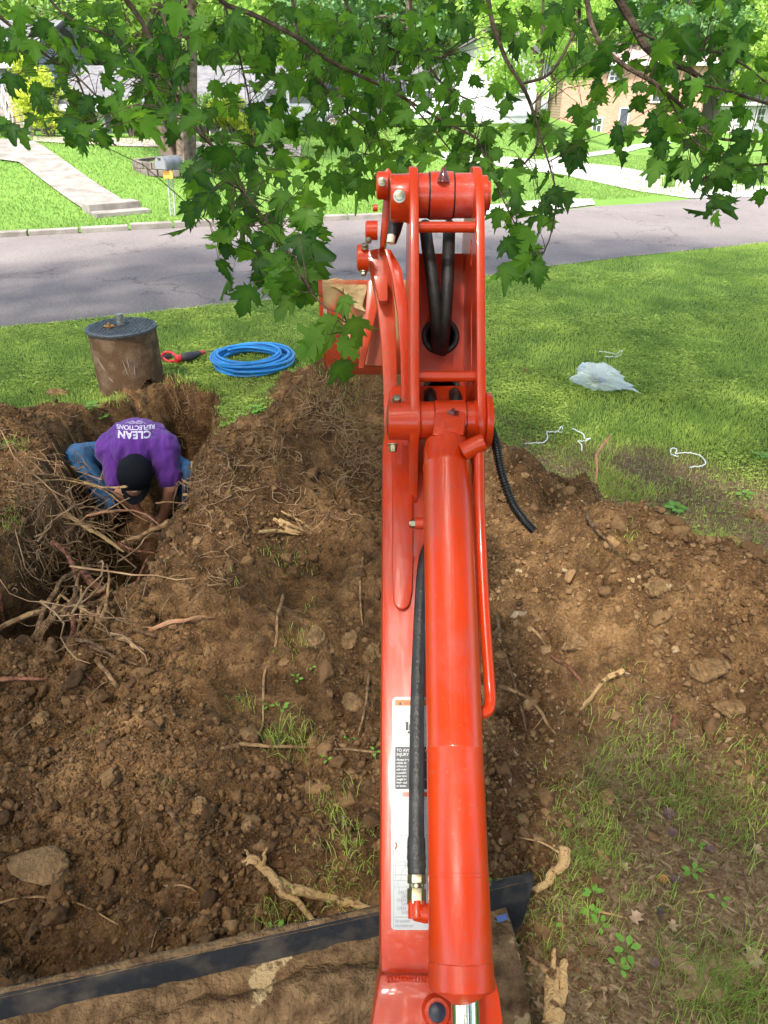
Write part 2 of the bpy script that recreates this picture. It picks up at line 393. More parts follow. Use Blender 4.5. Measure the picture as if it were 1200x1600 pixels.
def rotmats(nn, full=True):
    q = rng.normal(size=(nn, 4)); q /= np.linalg.norm(q, axis=1)[:, None]; w_, x, y, z = q.T
    return np.stack([np.stack([1-2*(y*y+z*z), 2*(x*y-z*w_), 2*(x*z+y*w_)], -1), np.stack([2*(x*y+z*w_), 1-2*(x*x+z*z), 2*(y*z-x*w_)], -1), np.stack([2*(x*z-y*w_), 2*(y*z+x*w_), 1-2*(x*x+y*y)], -1)], -2)
def scatter(templates, pos, scale, rot, var=None):
    Vs, Fs, At = [], [], []; off = 0; k = rng.integers(0, len(templates), len(pos))
    for t, (TV, TF) in enumerate(templates):
        s = np.where(k == t)[0]
        if not len(s): continue
        v = np.einsum('nij,vj->nvi', rot[s], TV)*np.asarray(scale)[s][:, None, None]+pos[s][:, None, :]
        Vs.append(v.reshape(-1, 3)); Fs.append((TF[None]+(np.arange(len(s))*len(TV))[:, None, None]+off).reshape(-1, TF.shape[1])); off += len(s)*len(TV)
        if var is not None: At.append(np.repeat(np.asarray(var)[s], len(TV)))
    return np.concatenate(Vs), np.concatenate(Fs), (np.concatenate(At) if var is not None else None)
i1 = ico(1); i2 = ico(2)
sm_t = [(lump(i1[0], s), i1[1]) for s in range(6)]; i3 = ico(3); lg_t = [(lump(i2[0], s+20, .6), i2[1]) for s in range(8)]; xl_t = [(lump(i3[0], s+40, .7), i3[1]) for s in range(8)]
def sample_dirt(nn, k=.0, power=1.0):
    out = []
    while sum(map(len, out)) < nn:
        x = rng.uniform(-3.2, 2.8, nn*2); y = rng.uniform(.8, 5.7, nn*2)
        keep = (dirt_mask(x, y) > rng.uniform(-.25, .1, x.shape)) & (rng.uniform(0, 1, x.shape) < (1.5/y)**1.0) & (trench(x, y) < .25) & (np.abs(x) < .62*(y*cP+H*sP)+.1)
        keep &= fbm(x*2.1, y*2.1, 61, 3) > rng.uniform(.2, .62, x.shape)
        out.append(np.stack([x[keep], y[keep]], 1))
    return np.concatenate(out)[:nn]
def clods(nn, smin, smax, tmpl, pw, sink):
    p = sample_dirt(nn); s = smin*(smax/smin)**(rng.uniform(0, 1, nn)**pw)
    pos = np.stack([p[:, 0], p[:, 1], hfun(p[:, 0], p[:, 1])+s*sink], 1)
    v = np.clip(.42+.3*rng.normal(size=nn)*.6+(fbm(p[:, 0]*1.3, p[:, 1]*1.3, 88, 2)-.5)*.5+.12*(p[:, 0] > .2), 0, 1)
    return scatter(tmpl, pos, s, rotmats(nn), v)
parts_ = [clods(75000, .0025, .0085, sm_t, 1.2, .4), clods(15000, .008, .022, lg_t, 1.8, .3), clods(850, .020, .052, xl_t, 1.9, .15)]
Vc = np.concatenate([p[0] for p in parts_]); off = 0; Fc = []
for p in parts_: Fc.append(p[1]+off); off += len(p[0])
o = link('soil_crumbs', mesh_np('soil_crumbs', Vc, np.concatenate(Fc), {'var': np.concatenate([p[2] for p in parts_])}, False), soilmat)
tag(o, 'crumbs and clods of brown earth', kind='stuff')

# ---------------------------------------------------------------- grass
def blades(x, y, hgt, wid, lean=.5, zf=hfun, seg=2):
    nn = len(x); z = zf(x, y); a = rng.uniform(0, 2*math.pi, nn); la_ = rng.uniform(.1, 1, nn)*lean*hgt; b_ = rng.uniform(0, 2*math.pi, nn)
    dx = np.cos(a)*wid*.5; dy = np.sin(a)*wid*.5; lx = np.cos(b_)*la_; ly = np.sin(b_)*la_
    r0 = np.stack([x-dx, y-dy, z-.004], 1); r1 = np.stack([x+dx, y+dy, z-.004], 1)
    m0 = np.stack([x-dx*.8+lx*.35, y-dy*.8+ly*.35, z+hgt*.6], 1); m1 = np.stack([x+dx*.8+lx*.35, y+dy*.8+ly*.35, z+hgt*.6], 1)
    t = np.stack([x+lx, y+ly, z+hgt*(1-.35*lean*la_/(hgt+1e-6))], 1)
    V = np.stack([r0, r1, m0, m1, t], 1).reshape(-1, 3); b0 = np.arange(nn)[:, None]*5
    F = np.concatenate([b0+np.array([[0, 1, 3]]), b0+np.array([[0, 3, 2]]), b0+np.array([[2, 3, 4]])], 0)
    return V, F
lawn_road = [G(*p) for p in [(-400, 545), (0, 513), (180, 497), (330, 480), (480, 465), (600, 452), (780, 430), (850, 418), (1000, 400), (1200, 380), (1600, 340)]]
def near_edge_y(x): return np.interp(x, [p.x for p in lawn_road], [p.y for p in lawn_road])
def lawn_density(x, y):
    dmk = dirt_mask(x, y); l = litter_mask(x, y)
    d = (1-sst(-.10, .08, dmk))*(1-.9*l)
    d *= (y < near_edge_y(x)+.04+.1*(vnoise(x*3, y*3, 9)-.5))
    for bx, by, br in [tuple(G(1000, 418)[:2])+(.35,), tuple(G(1030, 445)[:2])+(.25,)]: d *= 1-.6*np.exp(-((x-bx)**2+(y-by)**2)/br**2)
    # clear under the pipe
    d *= np.hypot(x+2.29, y-6.15) > .28
    return d*(trench(x, y) < .06)
def samp(nn, y0, y1, dens, pw=1.4, side=.62):
    xs, ys = [], []; tot = 0
    while tot < nn:
        y = y0+(y1-y0)*rng.uniform(0, 1, nn)**pw; x = rng.uniform(-1, 1, nn)*(side*(y*cP+H*sP)+.25)
        k = rng.uniform(0, 1, nn) < dens(x, y); xs.append(x[k]); ys.append(y[k]); tot += k.sum()
        if len(xs) > 60: break
    return np.concatenate(xs)[:nn], np.concatenate(ys)[:nn]
grassmat = leafmat('grass_blades', (.12, .20, .038), (.46, .56, .115), .38, (.55, .70, .14), .6)
def gvar(x, y, s=.22): return np.clip(.5+(fbm(x*.9, y*.9, 71, 3)-.5)*1.3+(fbm(x*5, y*5, 72, 3)-.5)*1.3+rng.normal(size=len(x))*s, 0, 1)
x, y = samp(190000, 3.0, 13.6, lawn_density, 1.25)
k = 1+.10*(y-4)
V1, F1 = blades(x, y, rng.uniform(.016, .045, len(x))*(.7+.8*fbm(x*1.5, y*1.5, 15, 2)), .0042*k, .9); a1 = np.repeat(gvar(x, y), 5)
# low clover-like leaves among the blades
x2, y2 = samp(52000, 3.0, 11, lambda x, y: lawn_density(x, y)*sst(.40, .58, fbm(x*1.1+3, y*1.1, 19, 3)), 1.2)
s2 = rng.uniform(.006, .013, len(x2))*(1+.08*(y2-4)); z2 = hfun(x2, y2)+rng.uniform(.008, .035, len(x2))
quad = np.array([[-1, 0, 0], [0, -.8, .25], [1, 0, 0], [0, .9, .2]], float)
rt = rotmats(len(x2)); tilt = .45*rt+.9*np.eye(3)[None]
Vq, Fq, aq = scatter([(quad, np.array([[0, 1, 2], [0, 2, 3]]))], np.stack([x2, y2, z2], 1), s2, tilt, gvar(x2, y2)*.9+.1)
V = np.concatenate([V1, Vq]); F = np.concatenate([F1, Fq+len(V1)])
o = link('lawn_grass', mesh_np('lawn_grass', V, F, {'var': np.concatenate([a1, aq])}), grassmat); tag(o, 'green grass of the near lawn', kind='stuff')
# sparse grass at the lower right and tufts on the dug earth
def sparse(x, y):
    l = litter_mask(x, y)*(1-sst(-.1, .1, dirt_mask(x, y))); return l*sst(.52, .74, fbm(x*2.6, y*2.6, 23, 3))*.7*(y > .8)+.015*l
x, y = samp(6000, .9, 5.0, sparse, 1.0); V1, F1 = blades(x, y, rng.uniform(.015, .075, len(x)), .0028+.0004*y, 1.1); vs_ = [V1]; fs_ = [F1]; as_ = [np.repeat(gvar(x, y, .3), 5)]
tufts = [(447, 880, 150, .12, .05), (885, 160+800, 0, .1, .05), (450, 1165, 330, .10, .09), (385, 1100, 90, .05, .05), (520, 1270, 130, .09, .08), (560, 1320, 220, .12, .07), (470, 1010, 120, .10, .04), (440, 1430, 260, .09, .06), (540, 1380, 300, .12, .05),
         (360, 905, 30, .08, .04), (600, 1180, 30, .05, .05), (800, 1170, 0, .1, .05), (985, 1190, 420, .22, .06), (1090, 1270, 300, .2, .05), (1180, 1250, 400, .25, .05), (900, 1410, 300, .16, .06), (850, 1450, 200, .1, .05), (1150, 1560, 900, .22, .08), (1050, 1200, 120, .12, .05),
         (30, 820, 250, .16, .05), (100, 880, 0, .1, .03), (20, 600, 0, .1, .05), (290, 625, 300, .16, .05), (20, 700, 160, .12, .05), (190, 640, 200, .10, .06), (530, 600, 250, .18, .04), (980, 840, 40, .08, .04), (150, 1140, 20, .05, .03), (260, 1230, 14, .04, .03), (480, 950, 40, .06, .03)]
for (px, py, nn, rad, hh) in tufts:
    if 350 < px < 620 and py > 860: nn = int(nn*.45)
    if not nn: continue
    c0 = GT(px, py); x = c0.x+rng.normal(size=nn)*rad*.5; y = c0.y+rng.normal(size=nn)*rad*.5
    kk = trench(x, y) < .04; x, y = x[kk], y[kk]; nn = len(x)
    if not nn: continue
    V1, F1 = blades(x, y, rng.uniform(.3, 1.15, nn)*hh*1.2, .0022+.0005*c0.y, 1.1); vs_.append(V1); fs_.append(F1); as_.append(np.repeat(gvar(x, y, .3), 5))
off = 0; ff = []
for V1, F1 in zip(vs_, fs_): ff.append(F1+off); off += len(V1)
o = link('sparse_grass', mesh_np('sparse_grass', np.concatenate(vs_), np.concatenate(ff), {'var': np.concatenate(as_)}), grassmat); tag(o, 'thin tufts of grass on bare earth', kind='stuff')
# dry straw, bark and leaf scraps
strawmat = leafmat('dry_scraps', (.095, .05, .028), (.36, .25, .15), .1, (.4, .3, .2), .8)
def scrapd(x, y): return litter_mask(x, y)*(1-sst(-.05, .25, dirt_mask(x, y)))*(trench(x, y) < .05)
x, y = samp(15000, .9, 5.6, scrapd, .9); nn = len(x)
sc = np.array([[-1, -.18, 0], [.2, -.3, .1], [1, 0, .05], [.1, .3, .12]], float)
rz = rng.uniform(0, 2*math.pi, nn); rm = np.zeros((nn, 3, 3)); rm[:, 0, 0] = np.cos(rz); rm[:, 0, 1] = -np.sin(rz); rm[:, 1, 0] = np.sin(rz); rm[:, 1, 1] = np.cos(rz); rm[:, 2, 2] = 1
rm = rm+.25*rotmats(nn)
V, F, a = scatter([(sc, np.array([[0, 1, 2], [0, 2, 3]]))], np.stack([x, y, hfun(x, y)+.004], 1), .004+.017*rng.uniform(0, 1, nn)**2.6, rm, rng.uniform(0, 1, nn)**1.3)
o = link('leaf_litter', mesh_np('leaf_litter', V, F, {'var': a}), strawmat); tag(o, 'dry leaf and bark scraps on trodden ground', kind='stuff')
# lawn beyond the road
def far_d(x, y): return (y > road_far(x)+.35)*(y < 45)*((y < 27.5) | (x > -1))*1.0
x, y = samp(70000, 14, 34, far_d, 1.0); V, F = blades(x, y, rng.uniform(.03, .075, len(x)), .012+.0005*y, .7, base_z)
farmat = leafmat('far_grass_blades', (.10, .17, .035), (.19, .28, .07), .3, (.34, .5, .09), .6)
o = link('far_lawn_grass', mesh_np('far_lawn_grass', V, F, {'var': np.repeat(gvar(x, y, .2), 5)}), farmat); tag(o, 'bright mown grass across the road', kind='stuff')

# ---------------------------------------------------------------- road, kerb, drive, walk
asphalt = mat('asphalt', (.155, .137, .131), .9, var=(.19, .17, .162), vscale=.7, bump=.6, bscale=160, ramp=(.3, .7), detail=8)
n, b = nodes(asphalt); L = n.links.new; tc = n.nodes.new('ShaderNodeTexCoord'); src = b.inputs['Base Color'].links[0].from_socket
vo = n.nodes.new('ShaderNodeTexVoronoi'); vo.feature = 'DISTANCE_TO_EDGE'; vo.inputs['Scale'].default_value = .33; nz = n.nodes.new('ShaderNodeTexNoise'); nz.inputs['Scale'].default_value = 1.6; nz.inputs['Detail'].default_value = 8
w_ = n.nodes.new('ShaderNodeVectorMath'); w_.operation = 'MULTIPLY_ADD'; w_.inputs[1].default_value = (1.6, 1.6, 0); L(tc.outputs['Object'], nz.inputs[0]); L(nz.outputs[1], w_.inputs[0]); L(tc.outputs['Object'], w_.inputs[2]); L(w_.outputs[0], vo.inputs['Vector'])
cr = n.nodes.new('ShaderNodeValToRGB'); cr.color_ramp.elements[0].position = .0; cr.color_ramp.elements[0].color = (.45, .43, .42, 1); cr.color_ramp.elements[1].position = .006; cr.color_ramp.elements[1].color = (1, 1, 1, 1); L(vo.outputs['Distance'], cr.inputs[0])
gr = n.nodes.new('ShaderNodeTexNoise'); gr.inputs['Scale'].default_value = 55; gr.inputs['Detail'].default_value = 4; L(tc.outputs['Object'], gr.inputs[0]); c2 = n.nodes.new('ShaderNodeValToRGB'); c2.color_ramp.elements[0].position = .35; c2.color_ramp.elements[0].color = (.72, .72, .72, 1); c2.color_ramp.elements[1].position = .7; c2.color_ramp.elements[1].color = (1.25, 1.22, 1.2, 1); L(gr.outputs[0], c2.inputs[0])
m1 = n.nodes.new('ShaderNodeMix'); m1.data_type = 'RGBA'; m1.blend_type = 'MULTIPLY'; m1.inputs[0].default_value = .8; L(src, m1.inputs[6]); L(cr.outputs[0], m1.inputs[7]); m2 = n.nodes.new('ShaderNodeMix'); m2.data_type = 'RGBA'; m2.blend_type = 'MULTIPLY'; m2.inputs[0].default_value = 1; L(m1.outputs[2], m2.inputs[6]); L(c2.outputs[0], m2.inputs[7]); L(m2.outputs[2], b.inputs['Base Color'])
concrete = mat('pale_concrete', (.30, .285, .265), .85, var=(.40, .385, .36), vscale=2.5, bump=.3, bscale=60)
oldcon = mat('weathered_concrete', (.15, .135, .12), .9, var=(.25, .23, .205), vscale=3, bump=.4, bscale=40)
near = [(p.x, p.y) for p in lawn_road]
fare = [G(*p) for p in [(-400, 388), (0, 372), (150, 364), (300, 356), (430, 350), (560, 344), (700, 341), (760, 338), (860, 331), (930, 323), (1000, 319), (1080, 312), (1200, 303), (1600, 285)]]
def sheet(name, outline, matl, label, zoff, kind='structure', sub=.6):
    xs = [p[0] for p in outline]; ys = [p[1] for p in outline]
    me = curve_plate([(p[0], p[1]) for p in outline], [], 0.0)
    bm = bmesh.new(); bm.from_mesh(me); bmesh.ops.remove_doubles(bm, verts=bm.verts[:], dist=1e-4)
    z0 = max(v.co.z for v in bm.verts); bmesh.ops.delete(bm, geom=[v for v in bm.verts if v.co.z < z0-1e-5], context='VERTS') if z0 > 1e-5 and any(v.co.z < z0-1e-5 for v in bm.verts) else None
    # slice on a grid so that the sheet can follow the terrain
    for ax, lo, hi in ((0, min(xs), max(xs)), (1, min(ys), max(ys))):
        q = math.ceil(lo/sub)*sub
        while q < hi:
            co = [0, 0, 0]; no = [0, 0, 0]; co[ax] = q; no[ax] = 1
            bmesh.ops.bisect_plane(bm, geom=bm.verts[:]+bm.edges[:]+bm.faces[:], plane_co=co, plane_no=no); q += sub
    vs_ = list(bm.verts); z = base_z(np.array([v.co.x for v in vs_]), np.array([v.co.y for v in vs_]))
    for v, zz in zip(vs_, z): v.co.z = zz+zoff
    for f in bm.faces:
        f.normal_update()
        if f.normal.z < 0: f.normal_flip()
    bm.to_mesh(me); bm.free(); o = link(name, me, matl); return tag(o, label, kind=kind)
sheet('road', [p for p in near]+[(p.x, p.y) for p in fare[::-1]], asphalt, 'grey asphalt street', .012, sub=4)
def gb(px, py):
    r = ray(px, py); t = np.linspace(5, 140, 6000); b_ = (H+r.z*t) < base_z(r.x*t, r.y*t); i = int(np.argmax(b_)); return (r.x*t[i], r.y*t[i])
sheet('driveway', [gb(*p) for p in [(830, 268), (880, 274), (940, 287), (1000, 300), (1080, 311), (1200, 308), (1330, 300), (1200, 292), (1130, 288), (1040, 272), (960, 260), (900, 254), (830, 250), (760, 244), (690, 238), (690, 250), (760, 258)]], concrete, 'white concrete drive', .02, sub=1.5)
sheet('drive_apron', [gb(*p) for p in [(700, 341), (760, 337), (860, 330), (930, 321), (925, 312), (860, 312), (760, 322), (700, 328)]], concrete, 'pale drive apron', .026, sub=1.5)
sheet('garden_path', [gb(*p) for p in [(870, 256), (930, 245), (1000, 233), (1050, 224), (1040, 220), (990, 227), (925, 239), (850, 250)]], concrete, 'narrow concrete garden path', .032, sub=1.5)
sheet('front_walk', [gb(*p) for p in [(-60, 218), (48, 221), (90, 246), (140, 282), (207, 323), (133, 331), (80, 294), (30, 256), (-60, 244)]], oldcon, 'grey concrete front walk', .05, sub=.5)
# kerb of separate weathered stones along the far edge
kb = MB(); xk = -9.0
fx_ = [p.x for p in fare]; fy_ = [p.y for p in fare]
while xk < .4:
    wk = random.uniform(.7, 1.1); y0 = float(np.interp(xk, fx_, fy_)); y1 = float(np.interp(xk+wk, fx_, fy_)); d = Vector((wk, y1-y0, 0)).normalized()
    Mx = Matrix.Translation((xk, y0+.02, 0)) @ Matrix.Rotation(math.atan2(d.y, d.x), 4, 'Z')
    kb.box((0, 0, -.1), (wk*1.03-.02, .22+random.uniform(-.02, .02), .11+random.uniform(-.015, .01)), Mx); xk += wk
tag(kb.build('kerb', oldcon, bevel=.015, smooth=False), 'low weathered concrete kerb', kind='structure')
# ================================================================ EXCAVATOR
def paint(name, col=(.50, .034, .004), dirt=.5):
    m = mat(name, col, .38, coat=.30, spec=.28); n, b = nodes(m); L = n.links.new
    b.inputs['Coat Roughness'].default_value = .06
    tc = n.nodes.new('ShaderNodeTexCoord')
    q = n.nodes.new('ShaderNodeTexNoise'); q.inputs['Scale'].default_value = 7; q.inputs['Detail'].default_value = 8; q.inputs['Roughness'].default_value = .7; L(tc.outputs['Object'], q.inputs[0])
    r = n.nodes.new('ShaderNodeValToRGB'); r.color_ramp.elements[0].position = .50; r.color_ramp.elements[1].position = .74; r.color_ramp.elements[0].color = (*col, 1); r.color_ramp.elements[1].color = (*[c*.74+.07*dirt for c in col], 1); L(q.outputs[0], r.inputs[0])
    q2 = n.nodes.new('ShaderNodeTexNoise'); q2.inputs['Scale'].default_value = 130; q2.inputs['Detail'].default_value = 2; L(tc.outputs['Object'], q2.inputs[0])
    r2 = n.nodes.new('ShaderNodeValToRGB'); r2.color_ramp.elements[0].position = .66; r2.color_ramp.elements[1].position = .71; L(q2.outputs[0], r2.inputs[0])
    mx = n.nodes.new('ShaderNodeMix'); mx.data_type = 'RGBA'; mx.inputs[7].default_value = (.28, .10, .05, 1); L(r.outputs[0], mx.inputs[6])
    mm = n.nodes.new('ShaderNodeMath'); mm.operation = 'MULTIPLY'; mm.inputs[1].default_value = .9*dirt; L(r2.outputs[0], mm.inputs[0]); L(mm.outputs[0], mx.inputs[0]); L(mx.outputs[2], b.inputs['Base Color'])
    rr = n.nodes.new('ShaderNodeMapRange'); rr.inputs[3].default_value = .18; rr.inputs[4].default_value = .46; L(q.outputs[0], rr.inputs[0]); L(rr.outputs[0], b.inputs['Roughness'])
    bu = n.nodes.new('ShaderNodeBump'); bu.inputs['Strength'].default_value = .045; bu.inputs['Distance'].default_value = .004
    q3 = n.nodes.new('ShaderNodeTexNoise'); q3.inputs['Scale'].default_value = 22; q3.inputs['Detail'].default_value = 3; L(tc.outputs['Object'], q3.inputs[0]); L(q3.outputs[0], bu.inputs['Height']); L(bu.outputs[0], b.inputs['Normal'])
    return m
orange = paint('orange_paint'); wornorange = paint('worn_orange_paint', (.50, .055, .018), 1.6)
rubber = mat('black_rubber', (.012, .012, .013), .45, var=(.03, .029, .027), vscale=30, bump=.2, bscale=200)
zinc = mat('zinc_bolt', (.42, .41, .33), .35, 1.0, var=(.30, .27, .16), vscale=30)
chrome = mat('chrome', (.85, .86, .87), .06, 1.0)
grease = mat('dark_red_grease', (.09, .008, .010), .12, coat=.8, var=(.16, .02, .02), vscale=60, bump=.8, bscale=90)
ridge = mat('black_conduit', (.016, .016, .018), .38)
bladem = mat('worn_dark_steel', (.020, .021, .023), .75, 0, var=(.105, .085, .062), vscale=11, bump=.4, bscale=40, ramp=(.45, .8), detail=12)
mudpaint = mat('caked_soil', (.085, .048, .024), .95, var=(.24, .15, .075), vscale=22, bump=1, bscale=90, detail=9)
n, b = nodes(mudpaint); src = b.inputs['Base Color'].links[0].from_socket; tcm = n.nodes.new('ShaderNodeTexCoord'); nz = n.nodes.new('ShaderNodeTexNoise'); nz.inputs['Scale'].default_value = 5.5; nz.inputs['Detail'].default_value = 9; nz.inputs['Roughness'].default_value = .62; n.links.new(tcm.outputs['Object'], nz.inputs[0]); rr_ = n.nodes.new('ShaderNodeValToRGB'); rr_.color_ramp.elements[0].position = .60; rr_.color_ramp.elements[1].position = .625; n.links.new(nz.outputs[0], rr_.inputs[0]); mx_ = n.nodes.new('ShaderNodeMix'); mx_.data_type = 'RGBA'; mx_.inputs[7].default_value = (.47, .34, .18, 1); n.links.new(rr_.outputs[0], mx_.inputs[0]); n.links.new(src, mx_.inputs[6]); n.links.new(mx_.outputs[2], b.inputs['Base Color'])
tanpaint = mat('bare_tan_clay', (.50, .36, .19), .85, var=(.34, .22, .11), vscale=25, bump=.5, bscale=60)
ex = thing('mini_excavator', 'orange mini excavator with raised boom, seen from behind its boom cylinder', 'excavator', (0.08, 1.0, 0))
B0 = P(600, 1600, 1.00); B1 = P(600, 700, 1.40); ax = (B1-B0).normalized(); bn = Vector((1, 0, 0)).cross(ax)
if bn.dot(Vector((0, -1, .5))) < 0: bn = -bn
def B(px, py, off=0.0):
    r = ray(px, py); o = Vector((0, 0, H)); q = B0+bn*off; t = (q-o).dot(bn)/r.dot(bn); return o+r*t
# boom box section
BL = -.006; depth = .17
def sec(py, xl, xr, off=0, dep=depth):
    c0 = B(600, py, off); return [Vector((xl, c0.y, c0.z)), Vector((xr, c0.y, c0.z)), Vector((xr, c0.y, c0.z))-bn*dep, Vector((xl, c0.y, c0.z))-bn*dep]
m = MB(); secs = [(1525, BL, .158), (1450, BL-.001, .158), (1200, BL, .160), (950, BL+.001, .172), (700, BL+.002, .182), (600, .012, .185)]
V = []; [V.extend(sec(*s_)) for s_ in secs]; F = []
for i in range(len(secs)-1):
    for j in range(4): F.append((i*4+j, i*4+(j+1) % 4, i*4+4+(j+1) % 4, i*4+4+j))
F += [(3, 2, 1, 0), tuple(len(secs)*4-4+j for j in range(4))]
m.add(V, F); boom = m.build('boom', orange, ex, bevel=.013)
# welded rib along the left of the boom, with a rounded lower end
m = MB(); rp = [B(612, 700), B(645, 700), B(645, 880), B(644, 925)]+[B(628+14*math.cos(a), 935+20*math.sin(a)) for a in np.linspace(0, math.pi, 9)]+[B(613, 900)]
m.prism([p+bn*.0005 for p in rp], bn*.012); m.build('side_rib', orange, boom, bevel=.004)
# swing bracket at the foot
m = MB(); V = sec(1522, -.006, .160, .006, .19)+sec(1560, -.012, .165, .008, .20)+sec(1640, -.022, .170, .008, .22)+sec(1900, -.07, .22, .008, .3); F = []
for i in range(3):
    for j in range(4): F.append((i*4+j, i*4+(j+1) % 4, i*4+4+(j+1) % 4, i*4+4+j))
F += [(3, 2, 1, 0), (12, 13, 14, 15)]
m.add(V, F); br = m.build('swing_bracket', orange, ex, bevel=.007)
m = MB(); wp = [B(px, 1528+2*math.sin(px*1.3), .009) for px in np.arange(604, 672, 1.6)]; m.tube(wp, [.0042+.0012*math.sin(i*1.9) for i in range(len(wp))], 8); m.build('weld_bead', orange, br)
c0 = B(682, 1579, .008); m = MB(); m.lathe(c0, bn, [(-.004, .022), (.004, .0205), (.012, .017), (.0125, .010)], 28); m.build('pin_boss', orange, br)
m = MB(); m.lathe(c0+bn*.0125, bn, [(-.002, .0122), (.0025, .0120), (.004, .0095), (.0045, .001)], 28); m.build('rubber_cap', mat('dark_cap', (.012, .014, .03), .4), br)
# yoke side plates (profile in the vertical plane of the boom)
def yz(py, d): p = P(600, py, d); return (p.y, p.z)
def plate_yz(name, outer, holes, x0, x1, matl, parent, bevel=.002):
    me = curve_plate(outer, holes, x1-x0, bevel); nv = len(me.vertices); co = np.empty(nv*3); me.vertices.foreach_get('co', co); co = co.reshape(-1, 3)
    co = np.stack([(x0+x1)/2+co[:, 2], co[:, 0], co[:, 1]], 1); me.vertices.foreach_set('co', co.ravel()); me.update()
    return link(name, me, matl, parent)
front = [(278, 1.315), (300, 1.30), (330, 1.292), (380, 1.287), (450, 1.283), (520, 1.280), (600, 1.275), (655, 1.268), (690, 1.285), (740, 1.325), (800, 1.355), (870, 1.350), (960, 1.312)]
back = [(960, 1.335), (870, 1.40), (780, 1.47), (700, 1.53), (600, 1.56), (500, 1.56), (400, 1.53), (330, 1.47), (295, 1.41), (272, 1.40), (262, 1.36), (264, 1.33)]
fr = [tuple(q) for q in spline([yz(*q) for q in front], 4)]; bk = [tuple(q) for q in spline([yz(*q) for q in back], 4)]
plate_yz('yoke_plate', fr+bk, [], .047, .0635, orange, boom)
def oval(py, d, a, b_, ang):
    c_ = yz(py, d); e = np.array(yz(py-20, d))-np.array(yz(py, d)); e = e/np.linalg.norm(e); f = np.array([-e[1], e[0]])
    return [tuple(np.array(c_)+e*a*math.cos(t)+f*b_*math.sin(t)) for t in np.linspace(0, 2*math.pi, 24, endpoint=False)]
plate_yz('yoke_plate', fr+bk, [oval(395, 1.36, .026, .013, 0), oval(535, 1.36, .085, .011, 0)], .167, .183, orange, boom)
# web plate closing the channel behind, with two rubber grommets
def Wb(px, py): # web plane
    o = Vector((0, 0, H)); a0 = P(600, 700, 1.49); a1 = P(600, 400, 1.50); wn = Vector((1, 0, 0)).cross((a1-a0).normalized()); r = ray(px, py); t = (a0-o).dot(wn)/r.dot(wn); return o+r*t, wn
wa = Wb(600, 398)[0]; wb_ = Wb(600, 760)[0]; wn = Wb(600, 500)[1]; wn = wn if wn.y < 0 else -wn; wu = (wa-wb_).normalized(); WL = (wa-wb_).length
def wc(px, py): p = Wb(px, py)[0]; return (p.x, (p-wb_).dot(wu))
h1 = wc(688, 526); h2 = wc(690, 612)
circ = lambda c_, r_: [(c_[0]+r_*math.cos(t), c_[1]+r_*math.sin(t)) for t in np.linspace(0, 2*math.pi, 32, endpoint=False)]
me = curve_plate([(.063, -.05), (.168, -.05), (.168, WL), (.063, WL)], [circ(h1, .034), circ(h2, .034)], .010, .001)
me.transform(Matrix(((1, 0, 0, 0), (0, wu.y, wn.y, wb_.y), (0, wu.z, wn.z, wb_.z), (0, 0, 0, 1)))); link('web_plate', me, orange, boom)
def ring(c_, R_, r_, axis_, n1=32, n2=10):
    a = Vector(axis_).normalized(); u = Vector((1, 0, 0)); v = a.cross(u); pts = [c_+u*R_*math.cos(t)+v*R_*math.sin(t) for t in np.linspace(0, 2*math.pi, n1+1)]
    m_ = MB(); m_.tube(pts, r_, n2, cap=False); return m_
for hh in (h1, h2):
    c_ = Vector((hh[0], 0, 0))+wb_*1.0+wu*hh[1]; c_.x = hh[0]; ring(c_+wn*.006, .034, .006, wn).build('grommet', rubber, boom)
    # blind black tube behind each hole, its colour painting the shade inside
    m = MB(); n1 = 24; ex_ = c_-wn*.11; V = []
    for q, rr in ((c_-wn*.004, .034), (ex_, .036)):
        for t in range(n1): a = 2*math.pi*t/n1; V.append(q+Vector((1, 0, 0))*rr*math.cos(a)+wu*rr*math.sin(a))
    V.append(ex_); m.add(V, [(i, (i+1) % n1, n1+(i+1) % n1, n1+i) for i in range(n1)]+[(n1+i, n1+(i+1) % n1, 2*n1) for i in range(n1)]); m.build('hole_shade_liner', rubber, boom)
for py, dd in ((355, 1.315), (588, 1.305)):
    q = P(600, py, dd); m = MB(); m.tube([(.06, q.y, q.z), (.170, q.y, q.z)], .0098, 20); m.build('cross_rod', orange, boom)
# top pivot
q = P(600, 306, 1.36)
m = MB(); m.lathe((.0625, q.y, q.z), (1, 0, 0), [(0, .040), (.022, .040), (.0222, .036), (.0245, .036), (.0247, .043), (.068, .043), (.0682, .036), (.0705, .036), (.0707, .040), (.106, .040)], 40); tb = m.build('pivot_tube', paint('sooty_orange', (.50, .035, .012), 2.2), boom)
m = MB(); zz = q.z+.043*.8; 
for xx in (.087, .131): ring(Vector((xx, q.y, q.z)), .0385, .0032, (1, 0, 0)).v
def xring(xx, R_, r_, matl, name, parent):
    m_ = MB(); m_.tube([(xx, q.y+R_*math.cos(t), q.z+R_*math.sin(t)) for t in np.linspace(0, 2*math.pi, 33)], r_, 8, cap=False); return m_.build(name, matl, parent)
xring(.0860, .0385, .0030, rubber, 'dark_gap_ring', tb); xring(.1315, .0385, .0030, rubber, 'dark_gap_ring', tb)
m = MB(); m.lathe(P(693, 276, 1.315), (0, .2, 1), [(-.01, .012), (.0, .010), (.008, .006), (.016, .0035), (.018, .001)], 12); m.build('grease_nipple', grease, tb)
for s_ in range(14):
    pass
m = MB(); m.lathe((.183, q.y, q.z), (1, 0, 0), [(0, .036), (.012, .036), (.0125, .026), (.019, .026), (.02, .02)], 30); m.build('pin_end', orange, boom)
